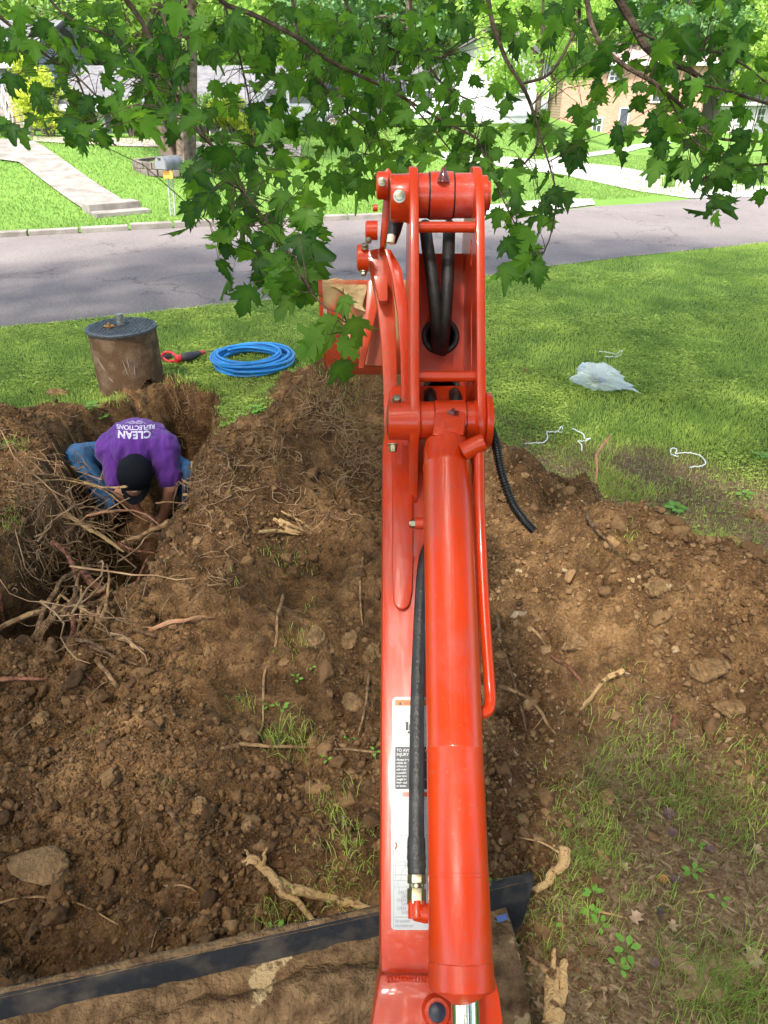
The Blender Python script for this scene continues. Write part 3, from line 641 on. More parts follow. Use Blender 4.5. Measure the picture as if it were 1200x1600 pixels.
m = MB(); m.lathe((.012, q.y-.005, q.z-.004), (1, 0, 0), [(0, .037), (.001, .043), (.030, .043), (.036, .046)], 36); pb = m.build('pivot_boss', orange, boom)
def bolt(px, py, d, r_, axis_, name='bolt', parent=None, ln=.008, matl=None):
    p = P(px, py, d); a = Vector(axis_).normalized(); m_ = MB(); m_.tube([p, p+a*.002], r_*1.35, 20); m_.tube([p+a*.0021, p+a*ln], r_, 6); return m_.build(name, matl or zinc, parent, bevel=.0006)
bolt(624, 307, 1.302, .0085, (0, -1, .35), parent=pb)
# bosses and link plates of the dipper arm to the left
arm = thing('arm', None, None, (0, 0, 0)); del_ = arm; bpy.data.objects.remove(arm)
def front_poly(pts, d, th, name, matl, parent, bev=.003):
    """a plate facing the operator: outline at depth d, real thickness th going away"""
    pl = [P(x, y, dd) for (x, y, dd) in [(p + (d,))[:3] for p in pts]]; m_ = MB(); m_.prism(pl, Vector((0, cP, -sP))*th); return m_.build(name, matl, parent, bevel=bev)
armb = front_poly([(572, 392), (600, 386), (611, 428), (617, 480), (620, 560), (622, 700), (601, 700), (599, 600), (596, 540), (590, 480), (582, 440)], 1.50, .05, 'arm', wornorange, ex)
front_poly([(600, 388), (611, 390), (627, 418), (636, 470), (640, 560), (642, 700), (628, 700), (626, 560), (621, 490), (612, 430)], 1.43, .022, 'arm_flange', orange, armb)
front_poly([(583, 430), (606, 430), (606, 470), (592, 470)], 1.46, .03, 'gusset', wornorange, armb)
def xcyl(px0, px1, py, d, r_, name, matl, parent, prof=None):
    a = P(px0, py, d); b_ = P(px1, py, d); m_ = MB(); ln = b_.x-a.x; pr = prof or [(0, r_*.82), (.003, r_), (ln, r_)]
    m_.lathe((a.x, a.y, a.z), (1, 0, 0), pr, 28); return m_.build(name, matl, parent)
b1 = xcyl(588, 606, 290, 1.42, .026, 'pin_boss', orange, armb); bolt(597, 284, 1.388, .006, (0, -1, .3), parent=b1)
lk = front_poly([(600, 268, 1.43), (606, 261, 1.43), (612, 268, 1.43), (611, 300, 1.44), (608, 345, 1.46), (601, 385, 1.48), (593, 388, 1.48), (597, 330, 1.46), (600, 300, 1.44)], 1.43, .07, 'link_plate', orange, armb)
b2 = xcyl(571, 590, 360, 1.46, .019, 'pin_boss', orange, armb); bolt(576, 375, 1.44, .005, (-.3, -1, -.2), parent=b2)
b3 = xcyl(558, 576, 403, 1.46, .027, 'pin_boss', orange, armb); bolt(570, 387, 1.43, .006, (0, -.5, 1), parent=b3); bolt(568, 424, 1.44, .006, (0, -.6, -1), parent=b3)
xcyl(583, 590, 325, 1.45, .007, 'grease_nipple', orange, armb)
m = MB(); m.tube([P(622, 330, 1.42), P(616, 360, 1.42), P(611, 378, 1.42)], [.017, .014, .011], 16); cyl2 = m.build('arm_cylinder', rubber, armb)
m = MB(); m.tube([P(612, 368, 1.398), P(610, 380, 1.398)], [.0085, .0080], 16); m.build('hose_ferrule', mat('pale_ferrule', (.62, .60, .50), .4), cyl2)
# bucket hanging behind, far side of the arm
mid = MB(); prof = [(437, 1.90), (470, 1.93), (510, 1.97), (550, 2.03), (574, 2.12), (578, 2.25), (560, 2.36), (520, 2.40)]
pr = spline([tuple(P(600, a, b_))[1:] for a, b_ in prof], 4); inner = []
th = .012
for i, p_ in enumerate(pr):
    a = np.array(pr[max(i-1, 0)]); b_ = np.array(pr[min(i+1, len(pr)-1)]); t = (b_-a)/np.linalg.norm(b_-a); inner.append(np.array(p_)+np.array([-t[1], t[0]])*-th)
x0, x1 = -.165, .20; V = []; nn = len(pr)
for p_ in pr: V += [(x0, *p_), (x1, *p_)]
for p_ in inner: V += [(x0, *p_), (x1, *p_)]
F = [(2*i, 2*i+1, 2*i+3, 2*i+2) for i in range(nn-1)]+[(2*nn+2*i+2, 2*nn+2*i+3, 2*nn+2*i+1, 2*nn+2*i) for i in range(nn-1)]
F += [(2*i, 2*i+2, 2*nn+2*i+2, 2*nn+2*i) for i in range(nn-1)]+[(2*i+3, 2*i+1, 2*nn+2*i+1, 2*nn+2*i+3) for i in range(nn-1)]+[(0, 2*nn, 2*nn+1, 1), (2*nn-2, 2*nn-1, 4*nn-1, 4*nn-2)]
bm_ = mat('scraped_bucket_steel', (.50, .06, .022), .6, var=(.42, .28, .14), vscale=7, bump=.3, bscale=40, ramp=(.53, .62), detail=9); mid.add(V, F); bucket = mid.build('bucket', bm_, ex, bevel=.002)
for xx in (x0-.012, x1):
    pl = [(xx, *p_) for p_ in pr]; m = MB(); m.prism(pl, (.012, 0, 0)); m.build('bucket_side', wornorange, bucket)
front_poly([(505, 474), (511, 474), (511, 500), (505, 500)], 1.93, .02, 'side_cutter', mat('bare_steel', (.45, .38, .3), .5, .7), bucket)
front_poly([(566, 497), (597, 440), (597, 572), (561, 570)], 1.78, .02, 'bucket_ear', mat('dark_orange', (.26, .045, .018), .5, var=(.34, .06, .02), vscale=9), bucket)
front_poly([(574, 440), (587, 430), (592, 470), (568, 575), (560, 575), (570, 500)], 1.72, .016, 'bucket_link', wornorange, bucket)
front_poly([(536, 520), (560, 515), (560, 562), (543, 548)], 1.88, .03, 'hinge_lug', wornorange, bucket)
crumb = MB(); 
cv = [P(x, y, 1.895) for x, y in [(512, 437), (525, 434), (540, 438), (556, 440), (572, 437), (573, 452), (566, 478), (573, 488), (553, 480), (545, 464), (530, 452), (515, 446)]]
crumb.prism(cv, Vector((0, cP, -sP))*.006); crumb.build('clay_smear', tanpaint, bucket)
# boom cylinder
cb = P(721, 1548, .925); ct = P(697.5, 688, 1.275); cd = (ct-cb).normalized(); CL = (ct-cb).length; r0 = .0418
m = MB(); m.lathe(cb, cd, [(0, .020), (.0, .040), (.003, .0432), (.0325, .0432), (.0335, .0422), (.035, .0422), (.037, .0428), (CL*.16, r0), (CL*.1605, r0*1.012), (CL*.166, r0*1.012), (CL*.1665, r0), (CL*.36, r0), (CL*.3605, r0*1.006), (CL*.364, r0*1.006), (CL*.3645, r0), (CL*.925, r0), (CL*.928, r0*1.025), (CL*.938, r0*1.02), (CL*.94, r0*.995), (CL*.975, r0*.985), (CL*.992, r0*.93), (CL, r0*.72), (CL+.0012, r0*.70), (CL+.0015, .0)], 64)
cyl = m.build('boom_cylinder', orange, ex)
m = MB(); m.tube([cb+cd*.02+Vector((.004, 0, 0)), cb-cd*.45+Vector((.004, 0, 0))], .0182, 40); m.build('cylinder_rod', chrome, cyl)
# eye and pin at the top
pe = P(690, 657, 1.300); m = MB(); wS = .0265; xe0, xe1 = P(680, 657, 1.27).x, P(729, 657, 1.27).x
m.lathe((xe0, pe.y, pe.z), (1, 0, 0), [(0, .036), (.001, .037), (xe1-xe0-.001, .037), (xe1-xe0, .036)], 40); eye = m.build('cylinder_eye', orange, cyl)
for xx in (xe0-.0015, xe1+.0008):
    m = MB(); m.lathe((xx-.001, pe.y, pe.z), (1, 0, 0), [(0, .0330), (.002, .0330)], 36); m.build('dark_gap_ring', rubber, eye)  # black rings painted in for the shaded gaps beside the eye
m = MB(); a = ct-cd*.01; c_ = Vector(((xe0+xe1)/2, pe.y, pe.z)); side = Vector((1, 0, 0)); nn_ = cd.cross(side).normalized()
hw = (xe1-xe0)/2*.985; m.add([a+side*s1*hw+nn_*s2*.036 for s1, s2 in ((-1, -1), (1, -1), (1, 1), (-1, 1))]+[c_+side*s1*hw+nn_*s2*.036 for s1, s2 in ((-1, -1), (1, -1), (1, 1), (-1, 1))], [(0, 1, 2, 3), (7, 6, 5, 4), (0, 4, 5, 1), (1, 5, 6, 2), (2, 6, 7, 3), (3, 7, 4, 0)]); m.build('eye_neck', orange, eye, bevel=.004)
m = MB()
gpts = [(708, 640), (704, 645), (712, 648), (708, 653), (716, 652), (722, 660), (727, 666), (712, 643)]
V0, F0 = ico(2)
for gx_, gy_ in gpts:
    p = P(gx_, gy_, 1.262); s_ = random.uniform(.004, .007); VV = lump(V0, int(gx_), .5)*s_*np.array([1.2, 1, 1]); m.add([p+Vector(v) for v in VV], [tuple(f) for f in F0])
m.build('grease', grease, eye)
m = MB(); xa, xb = P(606, 662, 1.30).x, P(652, 662, 1.30).x
m.lathe((xa, pe.y, pe.z), (1, 0, 0), [(0, .031), (.0015, .0355), (xb-xa, .037), (xb-xa+.003, .040)], 36); pbs = m.build('pin_boss', orange, boom)
m = MB(); m.lathe((xa-.002, pe.y, pe.z), (1, 0, 0), [(0, .020), (.001, .027), (.0035, .0275)], 30); m.build('pin_face', mat('dull_steel', (.10, .075, .05), .5, .6), pbs)
m = MB(); m.lathe((.0635, pe.y, pe.z), (1, 0, 0), [(0, .040), (.004, .0345), (xe0-.065, .0345), (xe0-.0648, .030)], 36); m.build('pin_sleeve', orange, boom)
m = MB(); m.lathe((xe1+.001, pe.y, pe.z), (1, 0, 0), [(0, .030), (.001, .0345), (.167-xe1-.005, .0345), (.167-xe1, .040)], 36); m.build('pin_sleeve', orange, boom)
m = MB(); m.lathe((.183, pe.y, pe.z), (1, 0, 0), [(0, .050), (.003, .052), (.011, .050), (.0115, .036), (.014, .034)], 40); m.build('pin_flange', orange, boom)
bolt(620, 628, 1.285, .0078, (0, -.45, 1), parent=pbs, ln=.012); bolt(614, 694, 1.275, .0075, (0, -.7, -1), parent=pbs, ln=.014)
# bleed screw on the barrel
m = MB(); a = P(661, 818, 1.235); m.tube([a, a+Vector((-.014, 0, 0))], .0105, 16); bl = m.build('port_boss', orange, cyl); m = MB(); m.tube([a+Vector((-.0142, 0, 0)), a+Vector((-.0215, 0, 0))], .0082, 6); m.tube([a+Vector((-.0215, 0, 0)), a+Vector((-.024, 0, 0))], .0068, 12); m.build('port_plug', zinc, bl)
# rigid line down the right of the barrel
hl = spline([P(722, 704, 1.225), P(738, 700, 1.222), P(747, 703, 1.22), P(749, 722, 1.218), P(750, 800, 1.205), P(756, 940, 1.165), P(764, 1060, 1.13), (P(766, 1095, 1.115)), P(762, 1110, 1.105), P(750, 1115, 1.10)], 8)
m = MB(); m.tube(hl, .0092, 18); line = m.build('hard_line', orange, cyl)
m = MB(); m.tube([P(724, 706, 1.222), P(741, 697, 1.217), P(748, 694, 1.216)], [.0165, .0145, .0140], 20); m.tube([P(757, 690, 1.215), P(736, 699, 1.219)], [.0150, .0155], 24); m.build('line_elbow', orange, line, bevel=.001)
m = MB(); m.tube([P(740, 1116, 1.10), P(752, 1116, 1.10)], .0125, 16); m.build('line_elbow', orange, line)
# hydraulic hose on the boom face
hp = spline([P(668, 840, 1.335), P(660, 900, 1.28), P(655, 1000, 1.22), P(652, 1100, 1.165), P(651, 1200, 1.115), P(650.5, 1300, 1.07), P(650.5, 1368, 1.042)], 10)
m = MB(); m.tube(hp, [.0108+.0014*(i/len(hp)) for i in range(len(hp))], 20); hose = m.build('hydraulic_hose', rubber, ex)
sp_ = spline([P(650.5, 1308, 1.063), P(650.5, 1335, 1.053), P(651, 1352, 1.047), P(651, 1368, 1.041)], 5); m = MB(); m.tube(sp_, [.0128, .0134, .0136, .0138, .0135, .0138, .0142, .0140, .0134, .0138, .0141, .0138, .0130, .0134, .0132, .0118][:len(sp_)], 20); m.build('spiral_guard', rubber, hose)
hd = (P(651, 1410, 1.022)-P(651, 1366, 1.041)).normalized(); a = P(651, 1367, 1.040)
m = MB(); m.tube([a, a+hd*.0115], .0136, 6); m.tube([a+hd*.0116, a+hd*.0175], .0112, 20); m.tube([a+hd*.0176, a+hd*.038], [.0138, .0138], 6); m.build('hose_nut', zinc, hose, bevel=.0008)
m = MB(); m.tube([P(651, 1402, 1.026), P(651.5, 1416, 1.02), P(655, 1425, 1.016), P(664, 1427, 1.013), P(690, 1427, 1.0)], [.0100, .0125, .0140, .0128, .0128], 20); m.tube([P(651.5, 1408, 1.022), P(651.5, 1436, 1.010)], .0128, 20); m.build('hose_elbow', orange, hose, bevel=.001)
# two hoses inside the yoke
for k_, pts in enumerate(([(664, 352, 1.46), (668, 385, 1.40), (675, 430, 1.38), (681, 490, 1.40), (684, 540, 1.47), (686, 552, 1.60)], [(702, 352, 1.46), (701, 385, 1.41), (699, 440, 1.39), (695, 500, 1.41), (691, 545, 1.48), (690, 556, 1.60)])):
    m = MB(); m.tube(spline([P(*q_) for q_ in pts], 8), .0125, 20); m.build('hydraulic_hose', rubber, ex)
for k_, pts in enumerate(([(678, 655, 1.42), (673, 625, 1.41), (672, 612, 1.50), (678, 610, 1.62)], [(707, 655, 1.42), (712, 625, 1.41), (708, 612, 1.50), (700, 610, 1.62)])):
    m = MB(); m.tube(spline([P(*q_) for q_ in pts], 6), .0125, 16); m.build('hydraulic_hose', rubber, ex)
# loose corrugated conduit
cpth = spline([P(768, 672, 1.33), P(776, 700, 1.31), P(784, 740, 1.30), (P(800, 785, 1.29)), P(818, 812, 1.28), P(835, 830, 1.275)], 14)
cpth2 = spline(cpth, 3); m = MB(); m.tube(cpth2, [.0088 if i % 4 < 2 else .0068 for i in range(len(cpth2))], 16); m.build('corrugated_conduit', ridge, ex)
m = MB(); yt = [P(754, 1014, 1.22), P(757, 1016, 1.22), P(757, 1048, 1.20), P(753, 1050, 1.20)]; m.prism(yt, (0, .002, .002)); m.build('yellow_tag', mat('yellow_tag', (.75, .55, .06), .5), boom)
# ---- warning and service labels on the boom face
white = mat('label_white', (.44, .455, .46), .35); blackink = mat('label_black', (.015, .017, .025), .4); orangeink = mat('label_orange', (.80, .16, .02), .4); greyink = mat('label_grey', (.20, .21, .24), .4); whiteink = mat('label_white_ink', (.44, .455, .46), .4)
def rrect(px0, py0, px1, py1, r_, off):
    pts = []
    for (cx, cy, a0) in ((px1-r_, py0+r_, -90), (px1-r_, py1-r_, 0), (px0+r_, py1-r_, 90), (px0+r_, py0+r_, 180)):
        for t in range(6): a = R(a0+t*18); pts.append(B(cx+r_*math.cos(a), cy+r_*math.sin(a), off))
    return pts
def decal(pts, name, matl, parent): m_ = MB(); m_.prism(pts, bn*.0003); return m_.build(name, matl, parent, smooth=False)
def write(items, name, matl, parent, off=.0016):
    V, F = [], []
    for (txt, px, py, hpx, xs) in items:
        a = B(px, py, off); b_ = B(px, py-hpx, off); hgt = (b_-a).length; up = (b_-a).normalized(); me_ = text_mesh(txt, hgt/.70, bold=.00012 if xs > .9 else 0, xscale=xs)
        bs = len(V); V += [a+Vector((v.co.x, 0, 0))+up*v.co.y for v in me_.vertices]; F += [tuple(i+bs for i in p.vertices) for p in me_.polygons]; bpy.data.meshes.remove(me_)
    me_ = bpy.data.meshes.new(name); me_.from_pydata([tuple(v) for v in V], [], F); return link(name, me_, matl, parent)
wl = decal(rrect(613, 1089, 683, 1238, 7, .0004), 'warning_label', white, ex); wl['label'] = 'white warning label with orange header and black text block'
decal(rrect(617.5, 1093.5, 680, 1102.5, 2, .0009), 'header_band', orangeink, wl)
decal(rrect(617.5, 1167, 680, 1233, 2, .0009), 'text_block', blackink, wl)
decal([B(622.5, 1101.3, .0014), B(625.3, 1095.2, .0014), B(628.2, 1101.3, .0014)], 'warning_triangle', blackink, wl)
write([('WARNING', 631, 1101.3, 5.6, .95)], 'header_text', blackink, wl)
m = MB()
for a_, b_ in (((647, 1107), (621.5, 1148)), ((621.5, 1148), (624, 1155)), ((624, 1155), (676, 1155)), ((647, 1107), (676, 1152))):
    A, D_ = B(*a_, .0011), B(*b_, .0011); s_ = (D_-A).normalized().cross(bn)*.00035; m.add([A-s_, D_-s_, D_+s_, A+s_], [(0, 1, 2, 3)])
for q_ in ((617.8, 1103, 618.2, 1167), (617.8, 1164, 680, 1164.5)): m.add([B(q_[0], q_[1], .0011), B(q_[2], q_[1], .0011), B(q_[2], q_[3], .0011), B(q_[0], q_[3], .0011)], [(0, 1, 2, 3)])
m.build('pictogram_outline', greyink, wl, smooth=False)
m = MB()
for q_ in ((634, 1128, 638, 1141), (639, 1132, 646, 1141), (637, 1142.5, 646, 1146), (646, 1136, 662, 1146)): m.add([B(q_[0], q_[1], .0012), B(q_[2], q_[1], .0012), B(q_[2], q_[3], .0012), B(q_[0], q_[3], .0012)], [(0, 1, 2, 3)])
m.build('pictogram', blackink, wl, smooth=False)
write([('TO AVOID', 619.5, 1174.5, 4.6, .95), ('INJURY OR', 619.5, 1181, 4.6, .95), ('AL', 664, 1174.5, 4.6, .95)]+
      [(t_, 619.5, 1188.5+i*5.1, 3.3, .92) for i, t_ in enumerate(['Always keep', 'within the', 'of foot st', 'otherwise', 'a possible', 'your toes', 'caught be', 'frame and', 'or boom.'])]+[('ea', 664, 1188.5, 3.3, .9), ('ing', 663, 1219, 3.3, .9)], 'warning_text', whiteink, wl)
sv = decal(rrect(611, 1245, 683, 1453, 7, .0004), 'service_label', white, ex); sv['label'] = 'tall white service chart label with thin grey diagrams'
m = MB()
def ln_(x0_, y0_, x1_, y1_, w_=.0003):
    A, D_ = B(x0_, y0_, .0011), B(x1_, y1_, .0011); s_ = (D_-A).normalized().cross(bn)*w_; m.add([A-s_, D_-s_, D_+s_, A+s_], [(0, 1, 2, 3)])
for y_ in (1248.5, 1275, 1305, 1367, 1376, 1433): ln_(616, y_, 681, y_)
for y_ in (1282, 1290, 1298): ln_(616, y_-1.4, 631, y_-1.4, .0002); ln_(616, y_+1.2, 631, y_+1.2, .0002)
for a_ in ((615, 1248, 615, 1450), (617, 1338, 622, 1349), (622, 1349, 632, 1345), (632, 1345, 634, 1354), (634, 1354, 627, 1362), (627, 1362, 627, 1375), (618, 1345, 618, 1372), (617, 1352, 640, 1352), (617, 1380, 617, 1390), (617, 1386, 640, 1386), (620, 1378, 624, 1390), (636, 1338, 642, 1360)): ln_(*a_, .0002)
m.build('chart_lines', greyink, sv, smooth=False)
write([('SI', 673, 1259, 6, .8), ('· DAILY', 619, 1397, 5.5, .75), ('GREASE', 627, 1403, 5.3, .75), ('· EVERY', 618, 1409.5, 5.5, .75), ('SWING', 627, 1415.5, 5.3, .75), ('· EVERY', 618, 1422.5, 5.5, .75), ('SWING', 627, 1429, 5.3, .75), ('See operator', 617, 1441.5, 5, .72), ('information and', 617, 1448.8, 5, .72), ('IM', 668, 1403, 4, .8), ('NG', 668, 1416, 4, .8)], 'chart_text', greyink, sv)
m = MB(); [m.add([B(x_, y_, .0013), B(x_+2.3, y_+1, .0013), B(x_+1.6, y_+4.5, .0013), B(x_-.6, y_+3.6, .0013)], [(0, 1, 2, 3)]) for x_, y_ in ((618, 1316), (619, 1320), (617.5, 1323))]; m.build('rust_stain', mat('rust', (.35, .16, .05), .8), sv, smooth=False)
# ---- dozer blade at the machine's foot
bl0 = G(-130, 1604, .30); bl1 = G(842, 1388, .30); dr = (bl1-bl0); dr.z = 0; Lb = dr.length; dr.normalize(); fw = Vector((-dr.y, dr.x, 0))
prof = [(0.03, .30), (.055, .298), (.035, .22), (.02, .15), (.025, .08), (.06, .01), (.045, .0), (.005, .07), (-.002, .15), (.012, .22)]
m = MB(); nb = 40; V = []
for i in range(nb+1):
    t = i/nb; sl_ = 0
    for (a, z) in prof:
        L_ = t*Lb-(0.30-z)*.22*(t); V.append(bl0+dr*L_+fw*(a+.0)+Vector((0, 0, z-.30)))
k = len(prof); F = [(i*k+j, i*k+(j+1) % k, (i+1)*k+(j+1) % k, (i+1)*k+j) for i in range(nb) for j in range(k)]+[tuple(range(k-1, -1, -1)), tuple(nb*k+j for j in range(k))]
m.add(V, F); bld = m.build('dozer_blade', bladem, ex, bevel=.003)
# box beam and soil lying behind the blade
m = MB(); V = []
for i in range(nb+1):
    t = i/nb; L_ = .01+t*(Lb-.10); n1 = random.uniform(-.008, .008)
    for (a, z) in [(.012, .222+n1), (-.06+n1, .205), (-.14, .160+n1*1.5), (-.22+n1, .06), (-.24, -.02), (.0, -.02)]: V.append(bl0+dr*L_*(1)+fw*a+Vector((0, 0, z-.30)))
k = 6; F = [(i*k+j, i*k+(j+1) % k, (i+1)*k+(j+1) % k, (i+1)*k+j) for i in range(nb) for j in range(k)]+[tuple(range(k-1, -1, -1)), tuple(nb*k+j for j in range(k))]
m.add(V, F); beam = m.build('blade_beam', mudpaint, bld)
def soilpatch(name, t0, t1, a0, a1, zt, amp, matl, seed, thr=-1):
    nx_, ny_ = 150, 40; T, A = np.meshgrid(np.linspace(t0, t1, nx_), np.linspace(a0, a1, ny_)); u = (T-t0)/(t1-t0); v = (A-a0)/(a1-a0)
    env = np.clip((1-np.abs(2*u-1)**(6 if t1-t0 > .6 else 2.4))*1.2-np.abs(2*v-1)**2.4, -1, 1) if name == 'clay_patch' else np.clip(np.minimum(np.minimum(u, 1-u)*9, np.minimum(v, 1-v)*3.2), 0, 1)
    z = zt(A)+(env*1.5-1.0+(fbm(T*9, A*9, seed, 4)-.5)*1.5)*amp+(fbm(T*55, A*55, seed+4, 4)-.5)*(.022 if amp > .01 else .004)
    V_ = np.array([list(bl0+dr*float(t)+fw*float(a)) for t, a in zip(T.ravel(), A.ravel())]); V_[:, 2] = z.ravel(); I_ = np.arange(nx_*ny_).reshape(ny_, nx_); F_ = np.stack([I_[:-1, :-1], I_[:-1, 1:], I_[1:, 1:], I_[1:, :-1]], -1).reshape(-1, 4)
    return link(name, mesh_np(name, V_, F_, None, True), matl, bld)
zb = lambda A: np.interp(A, [-.24, -.22, -.14, -.06, .006], [-.02, .06, .160, .205, .218])
soilpatch('caked_soil', .05, Lb-.11, -.27, .016, zb, .060, mudpaint, 3)
soilpatch('dirt_rim', .0, Lb-.02, .028, .056, lambda A: .300+0*A, .004, mudpaint, 9)
for t0, t1, a0, a1, sd_ in () and ((.42, .72, -.07, .0, 5), (.80, 1.02, -.055, .004, 6), (Lb-.30, Lb-.10, -.075, -.01, 7)): soilpatch('clay_patch', t0, t1, a0, a1, lambda A: zb(A)+.012, .040, tanpaint, sd_)
for t_, a_, z_ in ((Lb-.115, -.02, .225), (Lb-.25, -.055, .232)):
    m = MB(); c_ = bl0+dr*t_+fw*a_; c_.z = z_; m.box((-.016, -.008, 0), (.016, .008, .004), Matrix.Translation(c_) @ Matrix.Rotation(.3, 4, 'Z') @ Matrix.Rotation(.3, 4, 'X')); m.build('paint_chip', mat('blue_chip', (.06, .11, .28), .5), bld)
# push arms and tracks under the operator (outside the picture, seen only from a step aside)
for xx in (-.35, .42):
    m = MB(); y1_ = .62; m.box((xx-.04, -.5, .02), (xx+.04, y1_, .10)); m.build('push_arm', orange, ex, bevel=.006)
for xx in (-.62, .70):
    m = MB(); m.lathe((xx-.11, 0, 0), (1, 0, 0), [(0, .01), (0, .2)], 4); m = MB()
    path = [(.35*math.cos(0), 0)]; pts = []
    for t in np.linspace(-90, 90, 12): pts.append((.45+.2*math.cos(R(t)), .215+.2*math.sin(R(t))))
    for t in np.linspace(90, 270, 12): pts.append((-1.0+.2*math.cos(R(t)), .215+.2*math.sin(R(t))))
    m.prism([(xx-.11, y_-.25, z_) for y_, z_ in pts], (.22, 0, 0)); m.build('track', rubber, ex, bevel=.01)
m = MB(); m.box((-.5, -1.2, .2), (.58, .05, .32)); m.box((-.1, .0, .22), (.26, .25, .55)); m.build('chassis', orange, ex, bevel=.02)
# ================================================================ THINGS ON THE NEAR LAWN
# concrete meter pipe with a cast cover
conc_dirty = mat('earth_stained_concrete', (.115, .066, .036), .9, var=(.24, .165, .105), vscale=9, bump=.9, bscale=110, ramp=(.45, .75), detail=10)
PX, PY, PR, PH = -2.29, 6.15, .285, .545
ph = thing('meter_pit_pipe', 'upright earth-stained concrete pipe under a round iron cover beside the trench', 'concrete pipe', (PX, PY, 0))
m = MB(); nA, nZ = 96, 50; V = []; idx = {}
scrm = mat('pale_scratch', (.30, .25, .2), .9)
def notch(a, z):   # arched mouse-hole at the lower right front
    da = (a-R(-38)+math.pi) % (2*math.pi)-math.pi
    return (da/.36)**2+((z+.02)/.165)**2 < 1
for s_, rr in ((0, PR), (1, PR-.05)):
    for j in range(nZ+1):
        z = -.45+(PH+.45)*j/nZ
        for i in range(nA):
            a = 2*math.pi*i/nA; q = rr*(1+.008*math.sin(3*a+1)) + (0 if s_ else .006*(vnoise(np.array([a*9]), np.array([z*14]), 3)[0]-.5)); V.append((PX+q*math.cos(a), PY+q*math.sin(a), z))
S = (nZ+1)*nA; F = []; cell = {}
for j in range(nZ):
    for i in range(nA):
        cell[i, j] = not notch(2*math.pi*(i+.5)/nA, -.45+(PH+.45)*(j+.5)/nZ)
for (i, j), k_ in cell.items():
    if not k_: continue
    a, b_, c_, d_ = j*nA+i, j*nA+(i+1) % nA, (j+1)*nA+(i+1) % nA, (j+1)*nA+i; F += [(a, b_, c_, d_), (S+d_, S+c_, S+b_, S+a)]
    if not cell.get(((i+1) % nA, j), True): F.append((b_, S+b_, S+c_, c_))
    if not cell.get(((i-1) % nA, j), True): F.append((a, d_, S+d_, S+a))
    if j+1 < nZ and not cell[i, j+1]: F.append((d_, c_, S+c_, S+d_))
    if j > 0 and not cell[i, j-1]: F.append((a, S+a, S+b_, b_))
F += [(nZ*nA+i, nZ*nA+(i+1) % nA, S+nZ*nA+(i+1) % nA, S+nZ*nA+i) for i in range(nA)]
m.add(V, F); pipe = m.build('pipe_wall', conc_dirty, ph)
for a0, z0, a1, z1 in ((-125, .37, -118, .27), (-120, .33, -112, .25), (-78, .36, -72, .20), (-70, .38, -69, .27), (-108, .20, -100, .16), (-60, .30, -62, .20)):
    m = MB(); pts = [(PX+(PR+.0035)*math.cos(R(a0+(a1-a0)*t)), PY+(PR+.0035)*math.sin(R(a0+(a1-a0)*t)), z0+(z1-z0)*t) for t in np.linspace(0, 1, 5)]; m.tube(pts, [.0005, .003, .004, .003, .0005], 5); m.build('scratch', scrm, pipe)
lidm = mat('cast_iron', (.05, .06, .075), .5, .6, var=(.10, .105, .115), vscale=20, bump=.3, bscale=80)
m = MB(); m.lathe((PX, PY, PH), (0, 0, 1), [(.001, PR+.010), (.004, PR+.016), (.020, PR+.016), (.025, PR+.010), (.0255, PR-.01)], 72); lid = m.build('cover', lidm, ph)
m = MB(); st = .034; k_ = int(PR/st)+1
for i in range(-k_, k_+1):
    for j in range(-k_, k_+1):
        x, y = i*st, j*st
        if math.hypot(x, y) > PR-.012: continue
        if (i+j) % 2: m.box((PX+x-.013, PY+y-.005, PH+.0255), (PX+x+.013, PY+y+.005, PH+.031))
        else: m.box((PX+x-.005, PY+y-.013, PH+.0255), (PX+x+.005, PY+y+.013, PH+.031))
m.build('tread_pattern', lidm, lid, smooth=False)
z = PH+.0255+.005
for (px, py, kind) in ((171, 508, 0), (189, 503, 1)):
    g = G(px, py+4, z); 
    if kind == 0:
        t_ = thing('brass_fitting', 'small brown brass fitting on the iron cover', 'pipe fitting', (g.x, g.y, z)); m = MB(); brass = mat('dirty_brass', (.28, .15, .06), .5, .7)
        m.lathe((g.x, g.y, z), (0, 0, 1), [(0, .028), (.014, .030), (.015, .016), (.034, .014), (.036, .009), (.05, .007)], 12); m.build('fitting_body', brass, t_); m = MB(); m.tube([(g.x-.045, g.y, z+.012), (g.x+.04, g.y+.01, z+.012)], .012, 10); m.build('fitting_arm', brass, t_)
    else:
        t_ = thing('pipe_coupling', 'short grey threaded coupling standing on the iron cover', 'pipe coupling', (g.x, g.y, z)); gal = mat('galvanised', (.30, .31, .30), .45, .7, var=(.18, .17, .15), vscale=40)
        m = MB(); m.lathe((g.x, g.y, z), (0, 0, 1), [(0, .034), (.03, .034), (.031, .026), (.05, .026), (.051, .030), (.092, .030), (.093, .022), (.07, .021)], 20); m.build('coupling_body', gal, t_); ring(Vector((g.x, g.y, z+.09)), .028, .004, (0, 0, 1), 20, 6).build('collar', gal, t_)
# coil of blue pipe
blue = mat('blue_pipe', (.012, .17, .50), .35, var=(.03, .24, .58), vscale=3, spec=.5); c0 = G(393, 566, .03); m = MB(); pts = []
loops = 11
for i in range(loops*48+1):
    a = 2*math.pi*i/48; lp = i/48; lay = int(lp) % 3; 
    rr = .40-.030*((lp*1.0) % 3.7)+.010*math.sin(lp*5+a); zz = .022+.034*(lp/loops*3.1)+.008*math.sin(a*2+lp*3)
    sh = .03*math.sin(lp*1.7); pts.append((c0.x+rr*math.cos(a)+sh, c0.y+rr*math.sin(a)*.98+.02*math.cos(lp*2.3), zz))
m.tube(pts, .0135, 10); o = m.build('pipe_coil', blue); tag(o, 'coil of bright blue water pipe lying on the lawn', 'pipe coil')
